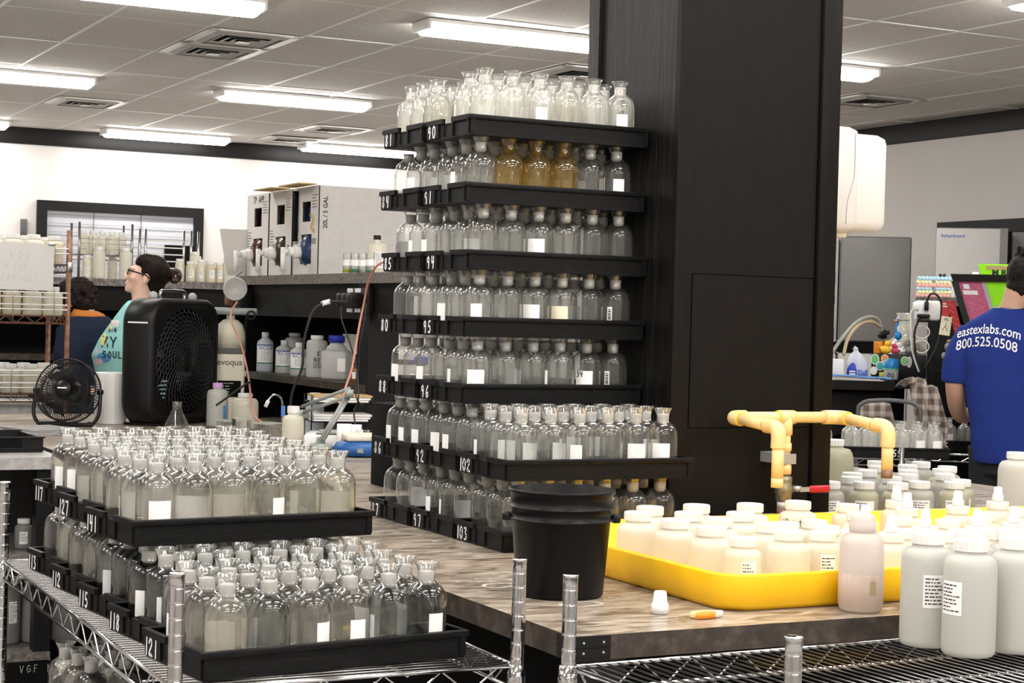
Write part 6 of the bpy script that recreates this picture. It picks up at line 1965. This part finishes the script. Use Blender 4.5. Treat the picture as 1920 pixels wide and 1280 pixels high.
# cart with tray 55 and bottles, seen past the column
cr = thing('wire_cart', 'black wire cart with bottle trays behind the yellow pipe', 'cart', (0, 0, 0))
A = at(1500, 860, 8.3); B = at(1672, 832, 8.3)
yaw_ = atan2(B.y - A.y, B.x - A.x)
cr.location = (A.x, A.y, 0); cr.rotation_euler.z = yaw_
Lc = (B - A).length + .04
b = MB(); rail(b, (-.3, 0, 0), (Lc, 0, 0), .84, .03, .004, .05)
for k in range(12): b.tube([(-.3, .04 * k, .84), (Lc, .04 * k, .84)], .003, 5)
b.build('shelf', 'dull_chrome', cr)
for x in (-.3, Lc): MB().tube([(x, 0, .03), (x, 0, .90)], .0127, 10).build('post', 'dull_chrome', cr)
for n_, off, num, lb in ((0, -.16, '5?', 'left'), (1, .36 - .0, '55', 'right')):
    pass
TR = Matrix.Rotation(yaw_, 3, 'Z')
for c, num in ((-.385, '58'), (.155, '55')):
    o = Vector((A.x, A.y, 0)) + TR @ Vector((c * .98 + .05, .03, .8445))
    tt = put('bottle_tray', T_ME, None, o, yaw_)
    tag(tt, f'black bottle tray on the cart behind the pipe, {"right hand" if num == "55" else "left hand"} one', 'tray', 'trays on the far cart')
    hand(num, .03, .004, 'white_marker', tt, plane((.30 if num == '58' else .26, -.0066, .022), (1, 0, 0), (0, 0, 1)), 'number')
    for j in range(2):
        for i in range(6):
            if num == '58' and i < 4: continue
            p = slot(o, yaw_, i, j)
            bottle(p, f'stoppered bottle behind the yellow pipe, {"right" if num == "55" else "left"} tray, {ROWN[j]} row, {ORD[i]} from left', 'bottles on the far cart', 'glass_bright', None, 'w' if i in (4, 5) and j == 0 else None, CAMANG(p) + .3, True)
# tray 46 beside the man
o = at(1757, 858, 9.45); o.z = .815
tt = put('bottle_tray', T_ME, None, o, face(1790)); tag(tt, 'black bottle tray marked 46 beside the man in blue', 'tray', 'trays on the far cart')
hand('46', .034, .005, 'white_marker', tt, plane((.035, -.0066, .022), (1, 0, 0), (0, 0, 1)), 'number')
for i in range(3):
    p = slot(o, face(1790), i, 0)
    bottle(p, f'stoppered bottle in tray 46 beside the man, {ORD[i]} from left', 'bottles on the far cart', 'glass_bright', 'water_cloudy' if i == 1 else None, 'w' if i == 0 else None, CAMANG(p), True)
MB().box(-.05, 1.0, -.02, .30, 0, .8145).build('lower_bench', 'dark_void', r4, (o.x, o.y, 0), face(1790))
tag(MB().box(-.045, .3, -.02, .02, 0, .02).build('blue_binder', 'folder_blue', None, at(1775, 778, 9.9) + Vector((0, 0, .001)), face(1790)), 'blue binder edge on the dark shelf beside the man', 'binder')
bind = at(1775, 778, 9.9)
MB().box(-.08, .9, -.04, .3, bind.z - .03, bind.z - .0005).build('middle_shelf', 'dark_void', r4, (bind.x, bind.y, 0), face(1790))
jar_meshes('Z1', .022, .13, .015, .018, 'label_white', .3)
q = at(1794, 765, 9.95); jar('Z1', (q.x, q.y, bind.z + .0005), 'narrow white bottle on the dark shelf by the arm of the man', name='plastic_bottle', cat='bottle')
# chrome wire shelf between chair and man
A = at(1726, 850, 9.3)
t = thing('wire_shelf', 'chrome wire shelf unit between the chair and the man', 'shelf unit', (A.x, A.y, 0), face(1780) + .05)
b = MB(); rail(b, (0, 0, 0), (.9, 0, 0), A.z, .035, .004, .06)
for k in range(4): b.tube([(0, .03 * k, A.z), (.9, .03 * k, A.z)], .003, 5)
b.build('shelf', 'chrome', t)
for x in (0, .9): MB().tube([(x, 0, .03), (x, 0, 1.16)], .0127, 10).build('post', 'dull_chrome', t)
# wire chair with plaid shirt
A = at(1690, 780, 9.05)
ch = thing('office_chair', 'black framed office chair with wire lumbar rest under the plaid shirt', 'chair', (A.x, A.y, 0), face(1690))
zt2 = at(1690, 752, 9.05).z
MB().tube(spline([(-.22, 0, .55), (-.22, 0, zt2 - .1), (-.20, 0, zt2 - .02), (-.12, 0, zt2), (.0, 0, zt2), (.075, 0, zt2 - .02), (.095, 0, zt2 - .1), (.08, 0, .55)], 6), .011, 8).build('back_frame', 'dark_grey', ch)
for k in range(4): MB().tube([(-.05, -.03, zt2 - .19 - .033 * k), (.07, -.03, zt2 - .20 - .033 * k)], .004, 6).build('lumbar_wire', 'chrome', ch)
MB().tube([(.01, -.03, zt2 - .17), (.0, -.03, zt2 - .30)], .004, 6).build('lumbar_wire', 'chrome', ch)
MB().rbox(-.25, .12, -.40, .0, .44, .53, .03).build('seat', 'black_rubber', ch)
MB().tube([(-.06, -.2, .1), (-.06, -.2, .44)], .025, 10).build('column', 'dark_grey', ch)
MB().lathe([(0, .0), (.26, .0), (.26, .03), (.05, .10), (0, .10)], 10, Matrix.Translation((-.06, -.2, 0))).build('base', 'dark_grey', ch)
# plaid shirt draped over the chair
A = at(1725, 740, 9.15)
t = thing('plaid_shirt', 'brown and grey plaid flannel shirt draped over the chair back', 'shirt', (A.x, A.y, 0), face(1725))
def cloth(b, pts, wd, n=9, amp=.012, seed=0):
    rr = random.Random(seed)
    P = spline([(x, y, z) for x, y, z in pts], 6)
    vs = []
    for i, p in enumerate(P):
        for k in range(n):
            s = (k / (n - 1) - .5)
            w_ = wd[0] + (wd[1] - wd[0]) * i / (len(P) - 1)
            vs.append((p.x + s * w_, p.y + amp * sin(k * 1.7 + seed) * (.4 + i / len(P)), p.z - .012 * abs(s) * 2))
    b.add(vs, [(i * n + k, i * n + k + 1, (i + 1) * n + k + 1, (i + 1) * n + k) for i in range(len(P) - 1) for k in range(n - 1)], True)
def P_(px, py, d): q = at(px, py, d); v = Matrix.Rotation(-t.rotation_euler.z, 3, 'Z') @ (q - Vector((A.x, A.y, 0))); return tuple(v)
def draped(name, pts, wd, seed, amp=.012):
    b = MB(); cloth(b, pts, wd, 9, amp, seed); o = b.build(name, 'plaid', t)
    m = o.modifiers.new('thick', 'SOLIDIFY'); m.thickness = .006
    return o
draped('collar', [P_(1688, 722, 9.2), P_(1700, 712, 9.12), P_(1712, 708, 9.08), P_(1722, 716, 9.05)], (.05, .09), 2, .006)
draped('body', [P_(1722, 708, 9.16), P_(1724, 730, 9.08), P_(1736, 775, 9.06), P_(1742, 815, 9.06)], (.07, .13), 1, .016)
draped('sleeve', [P_(1745, 722, 9.12), P_(1755, 760, 9.04), P_(1762, 800, 9.03), P_(1752, 850, 9.04)], (.07, .085), 4, .014)
A2 = at(1645, 765, 9.4)
A, t0 = A2, t
t = thing('grey_coat', 'grey striped coat hanging behind the yellow pipe', 'coat', (A.x, A.y, 0), face(1645))
b = MB(); cloth(b, [P_(1640, 752, 9.42), P_(1642, 775, 9.38), P_(1645, 800, 9.4)], (.16, .20), 9, .02, 5)
o = b.build('cloth', 'plaid', t); o.modifiers.new('thick', 'SOLIDIFY').thickness = .006
# ------------------------------------------------------------------ people
def head_shape(b, M, s=1.0, female=False):
    def B(c, r, n=14): b.ball(M @ Vector(c), r, n, M.to_3x3().to_4x4())
    B((-.018, 0, .115), (.096, .076, .100), 18)
    B((.030, 0, .070), (.066, .060, .085), 18)
    B((.048, 0, .012), (.040, .043, .034)); B((.070, 0, -.004), (.022, .026, .020))
    B((.078, 0, .112), (.022, .048, .016))
    b.tube([M @ Vector(q) for q in ((.086, 0, .100), (.102, 0, .075), (.112, 0, .056))], [.010, .011, .014], 8)
    for y in (-.010, .010): B((.103, y, .052), (.010, .009, .008), 8)
    B((.088, 0, .030), (.013, .024, .006), 10); B((.086, 0, .019), (.013, .022, .007), 10)
    for y in (-1, 1):
        B((.060, y * .038, .060), (.026, .020, .024), 10)
        B((.076, y * .032, .088), (.012, .014, .009), 10)
        B((-.004, y * .078, .075), (.019, .009, .033), 10)
        B((-.001, y * .082, .060), (.010, .008, .012), 8)
def eyes(par, M):
    for y in (-.032, .032):
        MB().ball(M @ Vector((.0815, y, .089)), .0085, 10).build('eye', 'label_white', par)
        MB().ball(M @ Vector((.0875, y, .089)), .0045, 8).build('iris', 'ink', par)
def hand_shape(b, wrist, d, side_v, s=1.0):
    """palm and five bent fingers along d; side_v points to the thumb"""
    w_, d, t_ = Vector(wrist), Vector(d).normalized(), Vector(side_v).normalized()
    nrm = d.cross(t_)
    b.loft([(w_, t_ * .026, nrm * .019), (w_ + d * .04, t_ * .038, nrm * .016), (w_ + d * .085, t_ * .040, nrm * .013)], 12)
    for k, L in enumerate((.072, .082, .076, .058)):
        o = w_ + d * .080 + t_ * (.030 - .020 * k)
        b.tube([o, o + d * L * .45, o + d * L * .75 + nrm * .014, o + d * L * .92 + nrm * .034], [.0095, .009, .008, .007], 8)
    o = w_ + d * .030 + t_ * .030
    b.tube([o, o + d * .028 + t_ * .022, o + d * .058 + t_ * .028 + nrm * .010], [.012, .0105, .0085], 8)
def ringsz(rows):
    return [((x, y, z), (rx, 0, 0), (0, ry, 0)) for z, x, y, rx, ry in rows]
def limb(b, pts, rad, n=12):
    P = spline(pts, 5)
    m = len(P)
    R = []
    for i in range(m):
        f = i / (m - 1) * (len(rad) - 1)
        k = min(int(f), len(rad) - 2)
        R.append(rad[k] + (rad[k + 1] - rad[k]) * (f - k))
    b.tube(P, R, n)
def person(label, loc, rotz, skin, torso, neck, headM, arms, shirt, sleeve_r, legs, trousers, shoe='black_rubber'):
    t = thing('person', label, 'person', loc, rotz)
    b = MB()
    b.loft(ringsz([(z, x, y, rx * .93, ry * .93) for z, x, y, rx, ry in torso]), 20)
    limb(b, neck[0], neck[1], 14)
    head_shape(b, headM)
    for a in arms:
        limb(b, a['p'], a['r'])
        hand_shape(b, a['p'][-1], Vector(a['p'][-1]) - Vector(a['p'][-2]), a['thumb'])
    for s in (1, -1):
        limb(b, [(0, s * .10 + torso[0][2], torso[0][0]), (.01, s * .10 + torso[0][2], .48), (-.01, s * .10, .12), (-.02, s * .10, .05)], [.085, .058, .042, .040])
        b.rbox(-.07, .17, s * .10 - .042, s * .10 + .042, .005, .075, .03)
    remeshed(b, 'body', skin, t, .0065, 3)
    eyes(t, headM)
    # shirt shell with sleeves
    b = MB()
    b.loft(ringsz(shirt['rings']), 24)
    for a in arms:
        P = [Vector(q) for q in a['p'][:shirt['sl']]]
        if shirt.get('cut'): P[-1] = P[-2].lerp(P[-1], shirt['cut'])
        limb(b, P, sleeve_r[:len(P)] if len(sleeve_r) >= len(P) else sleeve_r)
    sh = remeshed(b, shirt['name'], shirt['mat'], t, .010, shirt.get('sm', 4), disp=shirt.get('disp'))
    # trousers
    b = MB()
    z0 = torso[0][0]
    y0 = torso[0][2]
    b.loft(ringsz([(z0 - .12, 0, y0, torso[0][3] * .96, torso[0][4] * .97), (z0 + .08, torso[0][1], y0, torso[0][3] * .99, torso[0][4] * .99)]), 20)
    for s in (1, -1):
        limb(b, [(0, s * .10 + y0, z0 + .02), (.012, s * .10 + y0 * .6, .48), (-.01, s * .10, .10)], [.105, .075, .062])
    remeshed(b, 'trousers', trousers, t, .012, 3)
    for s in (1, -1):
        MB().rbox(-.08, .185, s * .10 - .050, s * .10 + .050, .001, .085, .03).build('shoe', shoe, t)
    return t, sh
def flat_disc(cx, cz, rx, rz, n=18):
    b = MB()
    vs = [(cx, 0, cz)] + [(cx + q * rx * cos(2 * pi * k / n), 0, cz + q * rz * sin(2 * pi * k / n)) for q in (.5, 1) for k in range(n)]
    b.add(vs, [(0, 1 + k, 1 + (k + 1) % n) for k in range(n)] + [(1 + k, 1 + n + k, 1 + n + (k + 1) % n, 1 + (k + 1) % n) for k in range(n)])
    return b
# --- woman in teal, profile to the left, looking up
wp = at(267, 600, 9.8)
ang = pi - (YAW + math.atan((267 - 960) / FPX))
tilt = Matrix.Translation((.012, 0, 1.545)) @ Matrix.Rotation(radians(-17), 4, 'Y')
torso = [(.82, -.02, 0, .20, .235), (.98, .01, 0, .21, .225), (1.10, .03, 0, .205, .215), (1.20, .050, 0, .205, .21), (1.28, .040, 0, .175, .205), (1.38, .015, 0, .140, .20), (1.455, -.005, 0, .105, .175), (1.50, -.012, 0, .075, .10)]
arms = [dict(p=[(-.01, s * .175, 1.42), (-.03, s * .255, 1.24), (.0, s * .275, 1.08), (.10, s * .25, .98), (.22, s * .19, .99)], r=[.070, .064, .055, .044, .030], thumb=(0, -s, .3)) for s in (1, -1)]
shirt = dict(name='teal_tee_shirt', mat='tee_teal', sl=3, rings=[(.80, -.015, 0, .215, .25), (.95, .01, 0, .222, .237), (1.08, .03, 0, .216, .226), (1.19, .054, 0, .219, .220), (1.28, .044, 0, .190, .214), (1.38, .018, 0, .150, .208), (1.465, -.005, 0, .114, .182), (1.498, -.010, 0, .090, .115)])
W_, ws = person('woman with dark bun and glasses in a teal printed tee, seen in profile looking up', (wp.x, wp.y, 0), ang, 'skin', torso, ([(-.018, 0, 1.42), (-.005, 0, 1.50), (.004, 0, 1.60)], [.082, .066, .062]), tilt, arms, shirt, [.090, .085, .078], None, 'trousers')
b = MB()
def HB(c, r, n=14): b.ball(tilt @ Vector(c), r, n, tilt.to_3x3().to_4x4())
HB((-.028, 0, .122), (.098, .084, .103), 18); HB((.014, 0, .160), (.070, .072, .058)); HB((-.055, 0, .062), (.062, .070, .062)); HB((-.070, 0, .025), (.040, .050, .045)); HB((-.115, 0, .135), (.030, .032, .032))
hair = remeshed(b, 'hair', 'hair_brown', W_, .006, 2)
b = MB()
for k in range(16):
    a = k * 2.4; HH = tilt @ Vector((-.150 + .022 * cos(a), .024 * sin(a * 1.3), .145 + .028 * sin(a)))
    b.ball(HH, .018, 8)
remeshed(b, 'hair_bun', 'hair_red', W_, .005, 1)
MB().tube([tilt @ Vector((-.122, .020 * cos(a), .140 + .020 * sin(a))) for a in [2 * pi * k / 16 for k in range(16)]], .006, 6, closed=True).build('hair_tie', 'dark_grey', W_)
gl = MB()
for s in (1, -1):
    gl.tube([tilt @ Vector(q) for q in ((.098, s * .062, .094), (.06, s * .074, .096), (.0, s * .084, .098), (-.02, s * .084, .085))], .0042, 6)
    gl.tube([tilt @ Vector((.102, s * .036 + .026 * cos(a), .088 + .017 * sin(a))) for a in [2 * pi * k / 18 for k in range(18)]], .0028, 6, closed=True)
gl.tube([tilt @ Vector(q) for q in ((.104, -.010, .094), (.108, 0, .096), (.104, .010, .094))], .0028, 6)
gf = gl.build('glasses', 'black_plastic', W_)
for s in (1, -1):
    MB().loft([(tilt @ Vector((.1015, s * .036, .088)), tilt.to_3x3() @ Vector((0, .025, 0)), tilt.to_3x3() @ Vector((0, 0, .016))), (tilt @ Vector((.1025, s * .036, .088)), tilt.to_3x3() @ Vector((0, .025, 0)), tilt.to_3x3() @ Vector((0, 0, .016)))], 16).build('lens', 'glass', gf)
SCW = 9.8 / FPX
def wl_(px, py): return (267 - px) * SCW, 1.46 + (574 - py) * SCW
def wprint(cx, cy, rx, ry, m, nm='shirt_print', off=.002):
    x, z = wl_(cx, cy)
    me = flat_disc(x, z, rx * SCW, ry * SCW).mesh(nm, m)
    for v in me.vertices: v.co.y = .6
    project(me, ws, (0, -1, 0), off)
    return put(nm, me, W_)
for q in ((187, 622, 12, 16, 'print_pink', 'shirt_print', .002), (200, 600, 16, 7, 'print_pink', 'shirt_print', .0022), (180, 655, 8, 18, 'print_pink', 'shirt_print', .002), (196, 628, 6, 18, 'print_yellow', 'shirt_print', .003), (204, 612, 10, 5, 'print_yellow', 'shirt_print', .003), (199, 668, 13, 9, 'print_blue', 'shirt_print', .003), (190, 676, 8, 6, 'print_pink', 'shirt_print', .0035)): wprint(*q)
def wtext(txt, px, py, h, wd):
    x, z = wl_(px, py)
    b = MB(); M = plane((x, .6, z), (-1, 0, 0), (0, 0, 1))
    xx = -len(txt) * h * .4
    for c in txt:
        for st in DIG.get(c, []): b.ribbon([(xx + p * h * .68, (r - .5) * h) for p, r in st], wd, M)
        xx += h * .8
    me = b.mesh('shirt_lettering', 'ink')
    project(me, ws, (0, -1, 0), .005)
    put('shirt_lettering', me, W_)
wtext('RAiN', 211, 617, .020, .004); wtext('MY', 209, 639, .056, .0075); wtext('SOUL', 215, 662, .035, .006)
tag_ = MB().rbox(-.012, .030, -.004, .004, -.018, .016, .002)
o = tag_.build('name_badge', 'label_white', W_, (.135, .245, 1.37), 0)
# --- man in blue, back to the camera
mp_ = at(1884, 640, 8.8)
base_a = pi / 2 - (YAW + math.atan((1884 - 960) / FPX))
mrot = base_a - radians(13)
headM = Matrix.Translation((.035, -.072, 1.625)) @ Matrix.Rotation(radians(8), 4, 'Y') @ Matrix.Rotation(radians(6), 4, 'X') @ Matrix.Rotation(radians(-15), 4, 'Z')
torso = [(.86, 0, -.035, .125, .175), (1.0, -.005, -.025, .118, .172), (1.15, -.008, -.01, .125, .180), (1.30, -.005, 0, .130, .195), (1.42, -.01, .0, .118, .205), (1.50, -.015, -.008, .092, .18), (1.56, -.012, -.022, .070, .10)]
arms = [dict(p=[(-.005, s * .158 - .004, 1.445), (-.03, s * .218, 1.32), (-.02, s * .235, 1.15), (.12, s * .235, 1.02), (.26, s * .17, 1.06)], r=[.070, .058, .048, .042, .029], thumb=(0, -s * .3, 1)) for s in (1, -1)]
shirt = dict(name='blue_tee_shirt', mat='tee_blue', sl=3, cut=.75, rings=[(.80, .0, -.042, .150, .188), (.88, -.005, -.036, .150, .186), (1.0, -.012, -.026, .142, .186), (1.15, -.018, -.01, .146, .196), (1.30, -.016, 0, .150, .212), (1.42, -.018, .0, .134, .220), (1.50, -.018, -.008, .104, .190), (1.555, -.014, -.022, .080, .115), (1.572, -.012, -.026, .074, .090)], disp=(.012, .12))
M_, ms = person('man with short dark hair in a blue printed tee, back turned, at the right edge', (mp_.x, mp_.y, 0), mrot, 'skin_tan', torso, ([(-.012, -.024, 1.50), (-.002, -.045, 1.60), (.018, -.065, 1.70)], [.085, .064, .066]), headM, arms, shirt, [.082, .078, .074], None, 'trousers')
b = MB()
def HB2(c, r, n=14): b.ball(headM @ Vector(c), r, n, headM.to_3x3().to_4x4())
HB2((-.026, 0, .122), (.098, .083, .098), 18); HB2((.01, 0, .155), (.08, .074, .062)); HB2((-.070, 0, .050), (.036, .060, .055)); HB2((-.072, 0, .018), (.022, .046, .040))
remeshed(b, 'hair', 'hair_dark', M_, .006, 1, disp=(.008, .02))
b = MB()
for k in range(14):
    a = k * 2.4; b.ball(headM @ Vector((-.055 + .018 * cos(a), .012 + .026 * sin(a * 1.7), .222 + .020 * sin(a))), .017, 8)
remeshed(b, 'hair_bun', 'hair_dark', M_, .006, 1, disp=(.006, .015))
b = MB()
b.tube([(-.004 + (.082) * cos(a), -.038 + .088 * sin(a), 1.585 + .016 * cos(a)) for a in [pi * .45 + pi * 1.1 * k / 16 for k in range(17)]], .0032, 6)
b.build('necklace', 'dull_chrome', M_)
def mtext(txt, z, wd, size, yc):
    me = font_mesh(txt, size, ex=0, bold=.0004)
    xs = [v.co.x for v in me.vertices]
    f = wd / (max(xs) - min(xs))
    dense(me, .012)
    for v in me.vertices:
        x, y = v.co.x * f, v.co.y
        v.co = (-.6, yc - x, z + y - .10 * (x / .3) ** 2)
    me.materials.clear(); me.materials.append(MATS['white_marker'])
    project(me, ms, (1, 0, 0), .004)
    return put('shirt_lettering', me, M_)
mtext('eastexlabs.com', 1.466, .325, .068, .055)
mtext('800.525.0508', 1.402, .312, .068, .060)
# --- second worker in a dark hoodie behind the rack
pp = at(163, 600, 10.55)
rot2 = radians(138)
headM = Matrix.Translation((.055, 0, 1.405)) @ Matrix.Rotation(radians(14), 4, 'Y')
torso = [(.80, 0, 0, .13, .18), (.95, 0, 0, .13, .175), (1.10, 0, 0, .135, .185), (1.25, -.01, 0, .13, .20), (1.34, -.01, 0, .105, .185), (1.395, 0, 0, .075, .11)]
arms = [dict(p=[(0, s * .175, 1.31), (-.01, s * .235, 1.17), (.02, s * .24, 1.02), (.15, s * .22, .95), (.28, s * .16, .97)], r=[.068, .058, .048, .042, .028], thumb=(0, -s * .3, 1)) for s in (1, -1)]
shirt = dict(name='dark_hoodie', mat='hoodie', sl=5, rings=[(.74, 0, 0, .17, .22), (.95, 0, 0, .165, .215), (1.10, 0, 0, .165, .22), (1.25, -.015, 0, .165, .236), (1.33, -.02, 0, .145, .225), (1.38, -.022, 0, .115, .18), (1.40, -.02, 0, .10, .135)], disp=(.012, .15))
S_, ss = person('worker with dark curly hair in a navy hoodie with orange collar behind the rack', (pp.x, pp.y, 0), rot2, 'skin_tan', torso, ([(-.005, 0, 1.33), (.015, 0, 1.41), (.035, 0, 1.48)], [.078, .062, .062]), headM, arms, shirt, [.095, .085, .075, .065, .05], None, 'trousers')
MB().loft([((-.015, 0, 1.385), (.105, 0, 0), (0, .145, 0)), ((-.008, 0, 1.42), (.090, 0, .01), (0, .105, 0)), ((.004, 0, 1.435), (.078, 0, .012), (0, .082, 0))], 22).build('orange_collar', 'orange_cloth', S_)
b = MB()
rr = random.Random(11)
for k in range(80):
    a, e = rr.uniform(0, 2 * pi), rr.uniform(-.9, 1.4)
    c = Vector((-.030 + .092 * cos(a) * cos(e), .088 * sin(a) * cos(e), .110 + .098 * sin(e)))
    if c.x > .055 and c.z < .14: continue
    if abs(c.y) > .055 and c.x > -.02 and c.z < .09: continue
    b.ball(headM @ c, .024, 8)
b.ball(headM @ Vector((-.03, 0, .120)), (.098, .090, .098), 14)
b.ball(headM @ Vector((-.060, 0, .055)), (.060, .072, .07), 14)
b.ball(headM @ Vector((.01, 0, .17)), (.08, .078, .055), 14)
remeshed(b, 'hair', 'hair_dark', S_, .006, 1, disp=(.012, .02))
